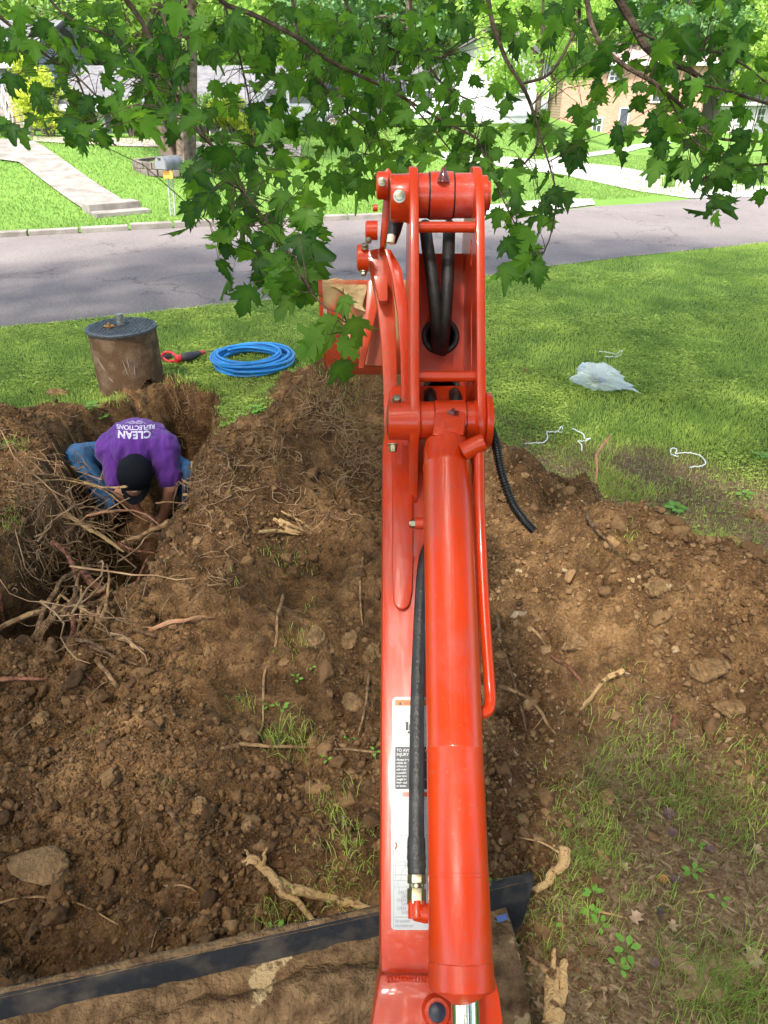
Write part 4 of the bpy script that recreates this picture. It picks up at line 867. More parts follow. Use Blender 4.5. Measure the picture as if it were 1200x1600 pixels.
# reciprocating saw
a0 = G(256, 560, .05); sx = thing('reciprocating_saw', 'red and black cordless reciprocating saw lying in the grass', 'power saw', (a0.x+.2, a0.y, 0))
red = mat('tool_red', (.62, .020, .028), .4); blk = mat('tool_black', (.04, .035, .04), .6); gl = mat('pale_glove', (.30, .26, .25), .9, bump=.6, bscale=90)
def S(px, py, z): return G(px, py, z)
m = MB(); m.tube(spline([S(282, 560, .055), S(292, 558, .06), S(303, 555, .06), (S(312, 552, .055))], 5), [.032, .036, .038, .040, .040, .041, .041, .040, .038, .036, .033, .031, .030, .028, .026, .024][:16], 14, squash=1.15); m.build('saw_body', blk, sx)
m = MB(); m.tube(spline([S(275, 563, .05), S(283, 559, .06), S(296, 556, .07)], 5), [.026, .03, .034, .036, .036, .036, .034, .03, .026, .022, .018], 12); m.build('motor_cover', red, sx)
m = MB(); m.tube(spline([S(252, 556, .05), S(258, 551, .07), S(268, 551, .075), S(277, 558, .06)], 5), .015, 10); m.tube(spline([S(253, 557, .04), S(262, 564, .03), S(275, 564, .03)], 5), .013, 10); m.build('handle', red, sx)
m = MB(); m.box((-.05, -.035, 0), (.05, .035, .055), Matrix.Translation(S(261, 563, .0)) @ Matrix.Rotation(.3, 4, 'Z')); m.build('battery', blk, sx, bevel=.008)
m = MB(); m.tube([S(311, 552, .05), S(319, 550, .045)], [.024, .018], 12); m.build('saw_shoe', red, sx)
m = MB(); m.box((0, -.001, -.008), (.13, .001, .008), Matrix.Translation(S(318, 550, .045)) @ Matrix.Rotation(.12, 4, 'Z')); m.build('saw_blade', mat('saw_steel', (.45, .45, .45), .35, 1.0), sx)
V0, F0 = ico(2)
# plastic bag: crumpled thin film
bc = G(932, 606, 0)
V3, F3 = ico(6); f = 1+.42*(fbm(V3[:, 0]*2.2+3, V3[:, 1]*2.2+V3[:, 2]*2.5, 4, 4)-.5)*2+.09*(1-2*np.abs(vnoise(V3[:, 0]*5.5+V3[:, 2]*3.1, V3[:, 1]*5.5-V3[:, 2]*2.2, 8)-.5))+.055*(1-2*np.abs(vnoise(V3[:, 0]*11+V3[:, 1]*7, V3[:, 2]*12, 9)-.5))+.04*(1-2*np.abs(vnoise(V3[:, 0]*19-V3[:, 2]*15, V3[:, 1]*21+V3[:, 2]*6, 10)-.5))
Vb = V3*f[:, None]*np.array([.205, .13, .125]); Vb[:, 2] *= 1-.45*sst(.0, .28, Vb[:, 0]); Vb[:, 1] -= .10*sst(.0, .3, Vb[:, 0]); Vb[:, 2] += .05*sst(-.02, -.2, Vb[:, 0])
Vb[:, 2] = np.maximum(Vb[:, 2]+.085, .012)
film = bpy.data.materials.new('white_film'); film.use_nodes = True; n, b = nodes(film); b.inputs['Base Color'].default_value = (.90, .93, .93, 1); b.inputs['Roughness'].default_value = .28
tr = n.nodes.new('ShaderNodeBsdfTranslucent'); tr.inputs[0].default_value = (.8, .86, .9, 1); tp = n.nodes.new('ShaderNodeBsdfTransparent'); m1 = n.nodes.new('ShaderNodeMixShader'); m2 = n.nodes.new('ShaderNodeMixShader'); m1.inputs[0].default_value = .5; m2.inputs[0].default_value = .42
n.links.new(b.outputs[0], m1.inputs[1]); n.links.new(tr.outputs[0], m1.inputs[2]); n.links.new(m1.outputs[0], m2.inputs[1]); n.links.new(tp.outputs[0], m2.inputs[2]); n.links.new(m2.outputs[0], n.nodes['Material Output'].inputs[0])
bagt = thing('plastic_bag', 'crumpled white plastic bag lying on the right lawn', 'plastic bag', (bc.x, bc.y, 0))
o = link('bag_film', mesh_np('bag_film', Vb+np.array([bc.x, bc.y, 0]), F3, None, True), film, bagt)
Vt = spline([(bc.x+.15, bc.y-.10, .05), (bc.x+.26, bc.y-.15, .05), (bc.x+.345, bc.y-.19, .015)], 5); m = MB(); m.tube(Vt, [.045, .035, .028, .026, .024, .020, .016, .012, .012, .010, .008], 10, squash=.6, jit=.3); m.build('twisted_end', film, bagt)
m = MB(); m.box((-.045, -.03, -.03), (.03, .03, .03), Matrix.Translation((bc.x-.04, bc.y-.075, .125)) @ Matrix.Rotation(.5, 4, 'Y')); m.build('dark_print', mat('bag_print', (.04, .045, .06), .5), bagt, bevel=.012)
m = MB(); m.box((-.012, -.03, -.03), (.014, .03, .03), Matrix.Translation((bc.x+.005, bc.y-.08, .115)) @ Matrix.Rotation(.5, 4, 'Y')); m.build('blue_print', mat('bag_print_blue', (.03, .13, .42), .5), bagt, bevel=.006)
# white cord scraps
cordm = mat('white_cord', (.72, .74, .74), .5)
for lab, pts in (('white cord scrap highest on the lawn, above the plastic bag', [(936, 548), (950, 549), (962, 552), (972, 547), (970, 553), (962, 556), (945, 556)]),
                 ('white cord scrap with a looped end, nearest to the excavator boom', [(820, 692), (835, 691), (850, 690), (856, 682), (855, 674), (866, 674), (872, 672), (878, 665), (878, 674), (868, 672)]),
                 ('white cord scrap bent like a chair, between two others', [(895, 668), (903, 673), (912, 678), (914, 685), (923, 684), (912, 688), (903, 687), (909, 694), (909, 704)]),
                 ('white cord scrap with a knotted loop, rightmost on the lawn', [(1060, 712), (1050, 709), (1049, 700), (1058, 701), (1056, 708), (1068, 706), (1085, 708), (1097, 713), (1103, 722), (1095, 727), (1078, 728)])):
    p3 = [GT(x, y, .03) for x, y in pts]; m = MB(); m.tube([Vector(q_)-Vector((0, 0, .002+.010*random.random())) for q_ in spline(p3, 5)], .0042, 6); tag(m.build('cord_scrap', cordm), lab, 'cord')
# ================================================================ ROOTS, STICKS, WOOD
bark = mat('root_bark', (.08, .045, .024), .85, var=(.25, .15, .08), vscale=30, bump=1, bscale=120)
redbark = mat('red_root_bark', (.12, .045, .028), .8, var=(.33, .15, .09), vscale=30, bump=1, bscale=110)
pale = mat('peeled_root_wood', (.52, .33, .15), .75, var=(.15, .08, .038), vscale=24, bump=.9, bscale=110, ramp=(.57, .64), detail=9)
tanw = mat('tan_root', (.36, .22, .105), .8, var=(.16, .09, .045), vscale=30, bump=.5, bscale=120, ramp=(.42, .62))
orangew = mat('fresh_cut_root', (.50, .22, .10), .7, var=(.30, .17, .09), vscale=18, bump=.4, bscale=110)
def zpt(p):
    x, y = p[0], p[1]
    if len(p) > 2 and isinstance(p[2], tuple): return G(x, y, p[2][0])
    q_ = GT(x, y, p[2] if len(p) > 2 else .008); q_.z += .006; return q_
def root(pts, r_, matl, label, cat='root', name='root', taper=.45, parent=None, n=9, wig=.25):
    p3 = [np.array(zpt(p)) for p in pts]; sp = spline(p3, 6); k = len(sp); s = random.uniform(0, 99); out = []
    for i, q in enumerate(sp):
        w_ = wig*r_*2; out.append((q[0]+w_*(vnoise(np.array([i*.45+s]), np.array([1.]), 1)[0]-.5)*2, q[1]+w_*(vnoise(np.array([i*.45+s]), np.array([5.]), 2)[0]-.5)*2, q[2]+w_*(vnoise(np.array([i*.5+s]), np.array([9.]), 3)[0]-.5)))
    rad = [r_*(1-(1-taper)*i/k)*(1+.07*math.sin(i*1.7+s)+.10*math.sin(i*.6+s)) for i in range(k)]; rad[0] *= .7; rad[-1] *= .5
    m_ = MB(); m_.tube(out, rad, max(n, 14), jit=.05, squash=.85, groove=.075)
    # a few side rootlets belong to the root itself
    if parent is None and r_ > .008 and k > 8:
        for _ in range(max(1, int(k/7))):
            i = random.randrange(2, k-2); a = Vector(out[i]); d = Vector((random.gauss(0, 1), random.gauss(0, 1), random.gauss(0, .6))).normalized(); L_ = random.uniform(.05, .16)
            m_.tube(spline([a, a+d*L_*.5+Vector((0, 0, random.uniform(-.02, .02))), a+d*L_+Vector((random.uniform(-.04, .04), random.uniform(-.04, .04), -.01))], 4), [r_*.22*(1-.09*j) for j in range(9)], 5)
    o = m_.build(name, matl, parent)
    if parent is None: tag(o, label, cat)
    return o
Z = lambda z: (z,)
roots = [
 ([(60, 796, Z(.02)), (85, 796, Z(.03)), (113, 811, Z(.03)), (150, 832, Z(.0)), (192, 863, Z(-.06))], .020, pale, 'long split tan root pointing down to the right across the trench, above the root pile'),
 ([(268, 815, Z(.02)), (245, 826, Z(.02)), (216, 840, Z(.02)), (185, 850, Z(.0))], .022, tanw, 'thick mottled root on the trench edge just below the kneeling man’s hands'),
 ([(185, 846, Z(.04)), (205, 858, Z(.03)), (242, 864, Z(.02))], .010, redbark, 'reddish torn root strip under the thick mottled root'),
 ([(81, 848, Z(.10)), (100, 860, Z(.10)), (113, 884, Z(.08)), (126, 918, Z(.05)), (150, 953, Z(.0)), (186, 993, Z(-.1))], .013, redbark, 'long thin red root slanting from upper left to lower right over the pile'),
 ([(124, 892, Z(.05)), (156, 922, Z(.04)), (180, 953, Z(.0)), (200, 982, Z(-.05))], .025, redbark, 'thickest red root slanting over the middle of the pile'),
 ([(231, 870, Z(.08)), (212, 915, Z(.06)), (195, 965, Z(.0)), (188, 990, Z(-.05))], .008, redbark, 'straight thin red root leaning right at the pile’s right side'),
 ([(-20, 990, Z(.08)), (40, 962, Z(.08)), (89, 953, Z(.08)), (140, 945, Z(.06)), (188, 921, Z(.05)), (235, 902, Z(.05))], .017, tanw, 'long tan root lying level across the whole root pile'),
 ([(48, 1052, Z(-.12)), (54, 1000, Z(.05)), (66, 958, Z(.10)), (85, 925, Z(.12)), (104, 902, Z(.12)), (125, 890, Z(.12)), (143, 883, Z(.10))], .019, bark, 'brown root curving up to a blunt cut end at the top of the pile'),
 ([(62, 1056, Z(-.12)), (62, 1010, Z(.05)), (70, 980, Z(.1)), (90, 955, Z(.12)), (120, 938, Z(.12)), (160, 925, Z(.1))], .025, bark, 'thick forked-looking brown root standing at the left of the pile'),
 ([(108, 1050, Z(-.12)), (112, 1000, Z(.08)), (116, 958, Z(.14))], .017, redbark, 'short dark red upright root in the middle of the pile'),
 ([(116, 1010, Z(.0)), (125, 965, Z(.12)), (127, 915, Z(.18))], .009, pale, 'pale thin stick standing upright in the middle of the pile'),
 ([(100, 1050, Z(-.12)), (122, 1018, Z(.03)), (136, 985, Z(.08)), (148, 955, Z(.12))], .032, tanw, 'broad pale root stub with a frayed top end'),
 ([(118, 1046, Z(-.02)), (138, 1022, Z(.03)), (160, 998, Z(.05))], .017, bark, 'short dark root beside the frayed stub'),
 ([(128, 1044, Z(.0)), (150, 1022, Z(.04)), (178, 1002, Z(.06)), (190, 1000, Z(.06))], .024, bark, 'thick dark root along the near rim of the pile'),
 ([(185, 1004, Z(.07)), (215, 993, Z(.06)), (255, 978, .03), (290, 970, .02), (325, 962, .01)], .015, orangew, 'orange-cut root sticking out of the pile onto the dirt at right'),
 ([(162, 1042, .02), (185, 1010, Z(.10)), (210, 977, Z(.15))], .006, bark, 'thin dark twig crossing the orange-cut root'),
 ([(0, 925, .06), (7, 975, .04), (20, 1010, .03), (34, 1046, .02)], .009, redbark, 'pinkish root hanging at the far left edge of the picture'),
 ([(-30, 1063, .012), (20, 1062, .012), (78, 1061, .012)], .013, redbark, 'pinkish root lying level on the dirt at the left edge below the pile'),
 ([(40, 741, .05), (85, 745, .06), (129, 752, Z(.07)), (172, 766, Z(.1)), (190, 778, Z(.12))], .008, tanw, 'uppermost of the thin roots arching in front of the man’s knee'),
 ([(60, 752, .05), (110, 752, Z(.1)), (160, 765, Z(.1)), (205, 800, Z(.02)), (240, 819, Z(-.02))], .008, tanw, 'thin root arching from the left bank down to the man’s hands'),
 ([(199, 761, Z(.14)), (165, 762, Z(.12)), (128, 753, Z(.1))], .009, pale, 'pale pointed root end in front of the man’s sleeve'),
 ([(135, 806, Z(.05)), (165, 800, Z(.07)), (200, 798, Z(.05)), (225, 803, Z(.02)), (248, 820, Z(-.02))], .010, orangew, 'brown root running under the man’s left-hand forearm in the picture'),
 ([(243, 786, Z(.08)), (262, 785, Z(.08)), (292, 787, Z(.05))], .008, tanw, 'short level root in front of the man’s other forearm'),
 ([(302, 728, Z(.03)), (316, 742, Z(.05)), (334, 764, Z(.06))], .014, tanw, 'short thick root stub leaning left beside the man’s right-hand knee'),
 ([(299, 722, Z(.10)), (302, 745, Z(.05)), (308, 766, Z(.0))], .011, pale, 'pale upright splinter beside the knee stub'),
 ([(284, 749, Z(.04)), (298, 758, Z(.03)), (310, 768, Z(.0))], .009, tanw, 'small root tip just left of the pale upright splinter'),
 ([(286, 772, Z(.05)), (302, 775, Z(.05)), (315, 782, Z(.04))], .010, pale, 'pale cut root end low beside the man’s right-hand knee'),
 ([(300, 686, .03), (320, 694, .06), (345, 706, .05), (366, 718, .02)], .018, bark, 'grey-brown root emerging from the trench wall right of the man'),
 ([(443, 930, .03), (434, 965, .01), (430, 1008, .008), (413, 1055, .01), (411, 1100, .01), (410, 1135, .01), (393, 1164, .01)], .0075, tanw, 'long wavy thin root running down the middle dirt left of the boom'),
 ([(345, 1171, .01), (380, 1165, .015), (430, 1167, .012), (480, 1169, .01), (530, 1172, .01), (592, 1177, .01)], .0085, tanw, 'long thin tan root lying level up to the boom’s left side'),
 ([(262, 1263, .02), (280, 1290, .012), (303, 1340, .01)], .010, bark, 'short brown stick left of the forked pale wood'),
 ([(-20, 1417, .01), (50, 1403, .01), (120, 1413, .01), (187, 1446, .01)], .0045, tanw, 'very thin curved rootlet below the large stone'),
 ([(256, 1385, .01), (290, 1386, .01), (310, 1399, .01)], .004, tanw, 'tiny curved rootlet in the dark dirt above the blade'),
 ([(975, 1048, .05), (950, 1060, .03), (930, 1080, .02), (907, 1113, .015)], .0125, pale, 'bleached flat splinter on the right mound'),
 ([(780, 1073, .015), (825, 1092, .012), (842, 1112, .012), (862, 1140, .012), (900, 1177, .01)], .0095, tanw, 'crooked tan root on the right mound beside the boom cylinder'),
 ([(912, 797, .03), (930, 825, .015), (968, 868, .015)], .011, bark, 'straight brown root near the top of the right mound'),
 ([(952, 682, Z(.22)), (934, 708, Z(.15)), (933, 735, Z(.10)), (928, 772, Z(.0))], .012, orangew, 'crooked stick standing up at the lawn edge behind the right mound'),
 ([(884, 1320, Z(.10)), (876, 1352, Z(.07)), (858, 1372, Z(.03)), (832, 1396, Z(.0))], .020, pale, 'thick bleached root bending behind the blade’s right end'),
 ([(779, 960, .015), (785, 1010, .015), (805, 1070, .015), (822, 1145, .01)], .009, bark, 'dark root running down the mound close to the orange hard line'),
 ([(1054, 1118, .015), (1048, 1145, .012), (1034, 1180, .01)], .009, redbark, 'short pinkish root low on the right mound'),
 ([(828, 980, .02), (852, 1008, .015)], .009, tanw, 'stubby tan root piece high on the mound right of the hard line'),
 ([(862, 1025, .015), (888, 1045, .012), (910, 1070, .01)], .009, redbark, 'reddish root above the crooked tan root'),
 ([(568, 872, .02), (562, 920, .015), (566, 978, .01)], .007, tanw, 'bleached upright strip just left of the boom, high'),
 ([(576, 1055, .02), (570, 1105, .02), (560, 1150, .01)], .0055, tanw, 'thin leaning twig just left of the boom beside the warning label'),
 ([(50, 1128, .01), (24, 1150, .01), (22, 1182, .01)], .004, tanw, 'small bent twig at the left edge above the large stone'),
 ([(300, 1330, .01), (318, 1308, .02), (350, 1292, .01)], .004, bark, 'thin twig rising from the short brown stick'),
 ([(930, 1424, .005), (955, 1430, .005), (985, 1438, .005)], .004, pale, 'thin white twig on the littered ground at lower right'),
 ([(1132, 1386, .01), (1110, 1392, .008), (1070, 1396, .006)], .005, tanw, 'pale slanting twig at lower right above the clay patch'),
 ([(955, 1600, .005), (952, 1560, .005), (945, 1515, .005)], .005, bark, 'grey straight twig in the bottom right corner'),
 ([(1075, 1505, .006), (1095, 1485, .01), (1105, 1462, .012)], .005, bark, 'grey bent twig beside the bare clay patch'),
]
for r_ in roots: root(r_[0], r_[1], r_[2], r_[3].replace('’', "'"))
random.seed(31)
for i_ in range(22):
    x_ = random.uniform(62, 190); y_ = random.uniform(930, 1030); a_ = random.choice([-1.25, -1.0, -.6, .5, .2, -1.4, .8])+random.gauss(0, .2); L_ = random.uniform(40, 95); z_ = random.uniform(-.05, .12); m1_, m2_ = random.uniform(-8, 8), random.uniform(-8, 8)
    pts_ = [(x_+math.cos(a_)*L_*t+m1_*math.sin(3*t), y_+math.sin(a_)*L_*t+m2_*math.sin(4*t), Z(z_+.08*math.sin(3*t)-.12*(t > .9))) for t in (0, .35, .7, 1)]
    o_ = root(pts_, random.uniform(.007, .016), random.choice([tanw, pale, redbark, bark, tanw]), 'torn root tangled in the root pile below the kneeling man'); o_['group'] = 'torn roots heaped in the near end of the trench'
# forked pale wood in front of the blade: two pieces
fk = thing('split_branch', 'pale torn branch with a splayed end lying left of the boom foot', 'branch', GT(430, 1390)); 
root([(392, 1340, .03), (415, 1360, .03), (445, 1395, .025), (490, 1444, .015)], .017, pale, None, parent=fk, name='stem', taper=.5)
for q_ in ([(400, 1350, .03), (388, 1336, .04), (381, 1331, .03)], [(402, 1350, .03), (392, 1345, .03), (378, 1350, .03)], [(412, 1357, .03), (413, 1342, .06), (415, 1326, .06)], [(400, 1348, .03), (390, 1350, .03), (384, 1355, .02)]): root(q_, .008, pale, None, parent=fk, name='torn_end', taper=.3)
root([(436, 1376, .015), (465, 1394, .02), (500, 1404, .02), (545, 1411, .02), (598, 1426, .02)], .017, pale, 'mottled branch lying from the torn branch to the boom foot', 'branch', 'branch', taper=.75)
fk = thing('forked_stump_wood', 'large bleached forked wood piece at the bottom right of the blade', 'wood piece', GT(860, 1570))
root([(850, 1640, .05), (855, 1600, .06), (862, 1560, .07), (860, 1515, .07)], .026, pale, None, parent=fk, name='stem', taper=.8)
root([(860, 1620, .07), (872, 1580, .08), (878, 1540, .08), (884, 1500, .09)], .018, pale, None, parent=fk, name='stem', taper=.5)
root([(862, 1525, .08), (866, 1500, .08), (867, 1485, .07)], .010, pale, None, parent=fk, name='prong', taper=.4)
root([(858, 1520, .07), (845, 1512, .05), (832, 1505, .04), (823, 1495, .03)], .009, tanw, None, parent=fk, name='prong', taper=.6)
root([(868, 1560, .08), (870, 1530, .09), (872, 1512, .08)], .009, pale, None, parent=fk, name='prong', taper=.5)
fk = thing('splintered_wood', 'pale splintered wood piece on the middle mound left of the boom', 'wood piece', GT(455, 832))
for q_, r__ in (([(405, 832, .03), (435, 831, .04), (468, 836, .03)], .012), ([(435, 813, .05), (455, 822, .05), (478, 832, .03)], .014), ([(440, 800, .05), (462, 812, .04), (482, 824, .02)], .006), ([(430, 812, .03), (450, 828, .04), (470, 834, .03)], .016)): root(q_, r__, pale, None, parent=fk, name='splinter', taper=.5)
# fine rootlets: a hairy tangle nobody could count
m = MB()
def strand(c_, L_, r_, spread=1.0, zc=None):
    d = Vector((random.gauss(0, 1)*spread, random.gauss(0, 1)*spread, random.gauss(0, .35))).normalized(); p = Vector(c_); pts = [p.copy()]
    for i in range(6):
        d = (d+Vector((random.gauss(0, .35), random.gauss(0, .35), random.gauss(0, .22)))).normalized(); p = p+d*L_/6
        g_ = hz(p.x, p.y)+r_
        if p.z < g_: p.z = g_
        elif zc and p.z > g_+zc: p.z = g_+zc
        pts.append(p.copy())
    m.tube(pts, [r_*(1-.1*i) for i in range(7)], 4, cap=False)
for (px, py, sx_, sy_, cnt, L_, zc) in ((135, 950, 70, 60, 170, .24, .5), (120, 790, 70, 35, 80, .26, .3), (70, 850, 70, 50, 70, .16, .04), (40, 780, 60, 50, 60, .16, .04), (200, 880, 50, 50, 40, .2, .3), (330, 760, 40, 40, 70, .22, .12), (400, 700, 60, 40, 70, .2, .05), (520, 640, 60, 45, 170, .22, .08), (560, 720, 40, 60, 90, .2, .06), (250, 780, 50, 30, 30, .2, .3), (30, 700, 50, 40, 40, .2, .08), (300, 650, 30, 30, 25, .16, .2), (480, 780, 90, 60, 60, .18, .03), (320, 900, 60, 60, 40, .14, .03)):
    for _ in range(cnt):
        x_ = px+random.gauss(0, .5)*sx_; y_ = min(max(py+random.gauss(0, .5)*sy_, 588), 1060); g_ = GT(x_, y_); g_.z += random.uniform(0, .5)*(zc if g_.z < -.25 else .06)+(random.uniform(.1, .5) if g_.z < -.3 else 0)
        strand(g_, L_*random.uniform(.4, 1.2), random.uniform(.0012, .0038), zc=zc+.1 if g_.z > -.2 else None)
for _ in range(60):
    g_ = GT(max(70, random.gauss(140, 30)), random.uniform(850, 1040)); g_.z = max(g_.z, -.5)+random.uniform(.1, .55); strand(g_, random.uniform(.25, .6), random.uniform(.004, .0085), zc=None)
for _ in range(22):
    g_ = GT(max(90, random.gauss(150, 30)), random.uniform(775, 850)); g_.z = max(g_.z, -.4)+random.uniform(.1, .35); strand(g_, random.uniform(.25, .6), random.uniform(.003, .007), zc=None)
for _ in range(170):
    x_ = random.uniform(0, 1150); y_ = random.uniform(880, 1500); g_ = GT(x_, y_)
    if dirt_mask(np.array([g_.x]), np.array([g_.y]))[0] > 0: strand(g_, random.uniform(.04, .16), random.uniform(.0008, .002), zc=.012)
o = m.build('fine_rootlets', mat('rootlet', (.16, .095, .055), .9, var=(.38, .25, .14), vscale=6), angle=180); tag(o, 'tangle of fine brown rootlets', kind='stuff')
# ================================================================ STONES AND BIG CLODS
stonem = mat('soiled_stone', (.14, .082, .038), .95, var=(.30, .185, .090), vscale=9, bump=.8, bscale=70); clodm = mat('ochre_clod', (.17, .098, .045), .95, var=(.37, .225, .105), vscale=20, bump=1, bscale=70, detail=9)
def rock(px, py, wpx, hpx, label, matl=stonem, seed=1, name='stone', cat='stone', sink=.38, amp=.35, flat=.75):
    g_ = GT(px, py+hpx*.2); d = g_.y*cP+(H-g_.z)*sP; s = wpx/FPX*d/2; V_, F_ = ico(5); V_ = V_/np.linalg.norm(V_, axis=1)[:, None]
    f = 1+amp*(fbm(V_[:, 0]*1.5+seed*3.1, V_[:, 1]*1.5+V_[:, 2]*1.3+seed, seed, 3)-.5)*1.6+.08*(fbm(V_[:, 0]*6+V_[:, 2]*4, V_[:, 1]*6+seed, seed+3, 3)-.5)
    hh = max(.35, min(1.1, (hpx/wpx))); V_ = (.8*lump(V_, seed+60, .25, 1.0)+.2*V_)*(1+.06*(f-1))[:, None]*(1+(.5 if matl is clodm else .12)*(fbm(V_[:, 0]*5+V_[:, 2]*4, V_[:, 1]*5-V_[:, 2]*3, seed, 5)-.5))[:, None]*1.15*np.array([s, s*hh*1.05, s*flat*max(.6, hh)]); V_ += np.array([g_.x, g_.y, g_.z+s*flat*(.5-sink)])
    me_ = mesh_np(name, V_, F_, None, True); o_ = link(name, me_, matl, origin=(g_.x, g_.y, g_.z)); return tag(o_, label, cat)
big = rock(57, 1352, 92, 62, 'large blocky earth-stained stone in the dirt at lower left', seed=2, sink=.12)
for i, (px, py, w_, h_, lab, mt, nm) in enumerate([
    (492, 988, 38, 52, 'upright ochre clod left of the boom, the tallest of the pale clods there', clodm, 'earth_clod'), (548, 997, 32, 34, 'squat ochre clod between the tall clod and the boom', clodm, 'earth_clod'),
    (582, 1015, 38, 60, 'big ochre clod touching the boom side in view', clodm, 'earth_clod'), (555, 1090, 48, 34, 'grey-brown rock just left of the boom above the warning label', stonem, 'stone'),
    (388, 1137, 34, 38, 'dark grey rounded stone beside the long wavy root', stonem, 'stone'), (325, 1012, 18, 26, 'small smooth stone in the middle dirt right of the root pile', stonem, 'stone'),
    (252, 1352, 28, 30, 'rounded clod to the right of the large blocky stone', clodm, 'earth_clod'), (310, 1257, 38, 32, 'flattish clod above the short brown stick', clodm, 'earth_clod'), (116, 650, 0, 0, '', clodm, ''),
    (91, 613, 34, 17, 'lone dark clod on the grass left of the concrete pipe', clodm, 'earth_clod'), (62, 1120, 24, 28, 'small reddish clod in the dirt above the large stone', clodm, 'earth_clod'),
    (948, 1242, 28, 32, 'yellowish pitted clod at the lower edge of the right mound', clodm, 'earth_clod'), (1025, 992, 28, 34, 'pale yellow stone half buried in the right mound', stonem, 'stone'),
    (1145, 1098, 56, 34, 'smooth brown disc-like clod low on the right mound', clodm, 'earth_clod'), (1032, 910, 40, 36, 'rough clod on the crest of the right mound', clodm, 'earth_clod'), (1142, 843, 30, 18, 'loose orange clod on the trodden grass behind the right mound', clodm, 'earth_clod'),
    (1185, 803, 40, 26, 'dark orange clod at the right edge of the picture', clodm, 'earth_clod'), (1022, 822, 30, 22, 'ochre clod at the foot of the mound beside a green weed', clodm, 'earth_clod'), (824, 578, 16, 10, 'small dark clod on the lawn left of the plastic bag', clodm, 'earth_clod'),
    (850, 1010, 24, 22, 'grey stone on the mound beside the stubby root piece', stonem, 'stone'), (1105, 1040, 60, 50, 'large cracked clod at the right of the mound above the disc', clodm, 'earth_clod'), (900, 1000, 40, 36, 'lumpy clod in the middle of the right mound', clodm, 'earth_clod'),
    (445, 1030, 17, 17, 'small pale orange clod beside a green seedling left of the boom', clodm, 'earth_clod'), (1100, 870, 24, 16, 'low crumbly clod on the mound edge at right', clodm, 'earth_clod')]):
    if w_: rock(px, py, w_, h_, lab, mt, seed=i+5, name=nm, cat='stone' if nm == 'stone' else 'clod', amp=.5)
# clay patch of dry pale earth at the lower right, fallen leaves, seedlings
cpz = GT(1110, 1520); V_, F_ = ico(4); f = 1+.5*(fbm(V_[:, 0]*2.2, V_[:, 1]*2.2, 6, 4)-.5)*2; f = f*(.72+.28*np.sin(3*np.arctan2(V_[:, 1], V_[:, 0])+1)+.12*np.sin(7*np.arctan2(V_[:, 1], V_[:, 0]))); gx_, gy_ = cpz.x+V_[:, 0]*f*.20, cpz.y+V_[:, 1]*f*.13
V_ = np.stack([gx_, gy_, hfun(gx_, gy_)+V_[:, 2]*.018-.006+.008*(fbm(gx_*30, gy_*30, 4, 3)-.5)], 1)
o = link('dry_clay', mesh_np('dry_clay', V_, F_, None, True), mat('dry_clay', (.36, .25, .14), .95, var=(.21, .135, .075), vscale=18, bump=1, bscale=70)); tag(o, 'bare pale clay patch', kind='structure')
def litter_leaf(px, py, s, label, col, col2, curl=.3):
    g_ = GT(px, py); m_ = MB(); n_ = 14; out = []
    for i in range(n_):
        a = 2*math.pi*i/n_; rr = s*(.55+.45*abs(math.cos(2.5*a)))*(1.2 if i % 2 else .8); out.append(Vector((rr*math.cos(a), rr*math.sin(a)*.75, curl*rr*rr/s+random.uniform(-.003, .003)+.012)))
    m_.v = [tuple(q) for q in [Vector((0, 0, .006))]+out]; m_.f = [(0, i+1, (i+1) % n_+1) for i in range(n_)]; m_.m = [0]*n_
    Mx = Matrix.Translation(g_) @ Matrix.Rotation(random.uniform(0, 6), 4, 'Z') @ Matrix.Rotation(random.uniform(-.35, .35), 4, 'X'); m_.v = [tuple(Mx @ Vector(q)) for q in m_.v]
    m_.v += [tuple(Vector(q)+Vector((0, 0, -.0012))) for q in m_.v]; m_.f += [(c+n_+1, b_+n_+1, a+n_+1) for a, b_, c in m_.f]; m_.m = [0]*len(m_.f)
    return tag(m_.build('fallen_leaf', mat('dry_leaf', col, .8, var=col2, vscale=30), angle=180), label, 'dry leaf')
PU, TN = ((.13, .075, .075), (.22, .15, .14)), ((.34, .22, .14), (.48, .35, .24))
for px, py, s, lab, cc in [(1043, 1275, .030, 'dull purple dry leaf at the foot of the right mound', PU), (1048, 1250, .024, 'pinkish dry leaf just above the dull purple one', TN), (1050, 1305, .024, 'narrow maroon dry leaf below the dull purple one', PU), (1036, 1378, .022, 'small orange-brown star-shaped dry leaf', ((.36, .13, .06), (.42, .2, .1))), (1058, 1380, .026, 'curled reddish dry leaf beside the orange star-shaped one', PU),
    (990, 1436, .028, 'grey-tan folded dry leaf in the sparse grass', TN), (1050, 1450, .022, 'pink-tan flat dry leaf above the clay patch', TN), (1028, 1428, .020, 'dark curled dry leaf between two pale ones', ((.06, .05, .045), (.12, .10, .09))), (1175, 1500, .042, 'largest pale brown dry leaf on the clay at the right edge', TN), (1022, 1510, .022, 'brownish dry leaf left of the clay patch', PU), (1108, 1330, .02, 'small grey dry leaf at right among grass tufts', PU), (1180, 1330, .024, 'pinkish dry leaf near the right edge', TN), (975, 1358, .02, 'tan strip-like dry leaf beside the seedlings', TN), (535, 1285, .02, 'crumpled purple dry leaf left of the boom', PU), (578, 1282, .018, 'grey dry leaf touching the boom side in view', PU), (520, 1517, 0, '', TN), (590, 1218, 0, '', TN)]:
    if s: litter_leaf(px, py, s, lab, *cc)
weedm = leafmat('seedling_leaf', (.13, .30, .045), (.24, .48, .08), .35, (.35, .6, .1), .5)
weedg = 'small green seedlings at the lower right and left of the boom'
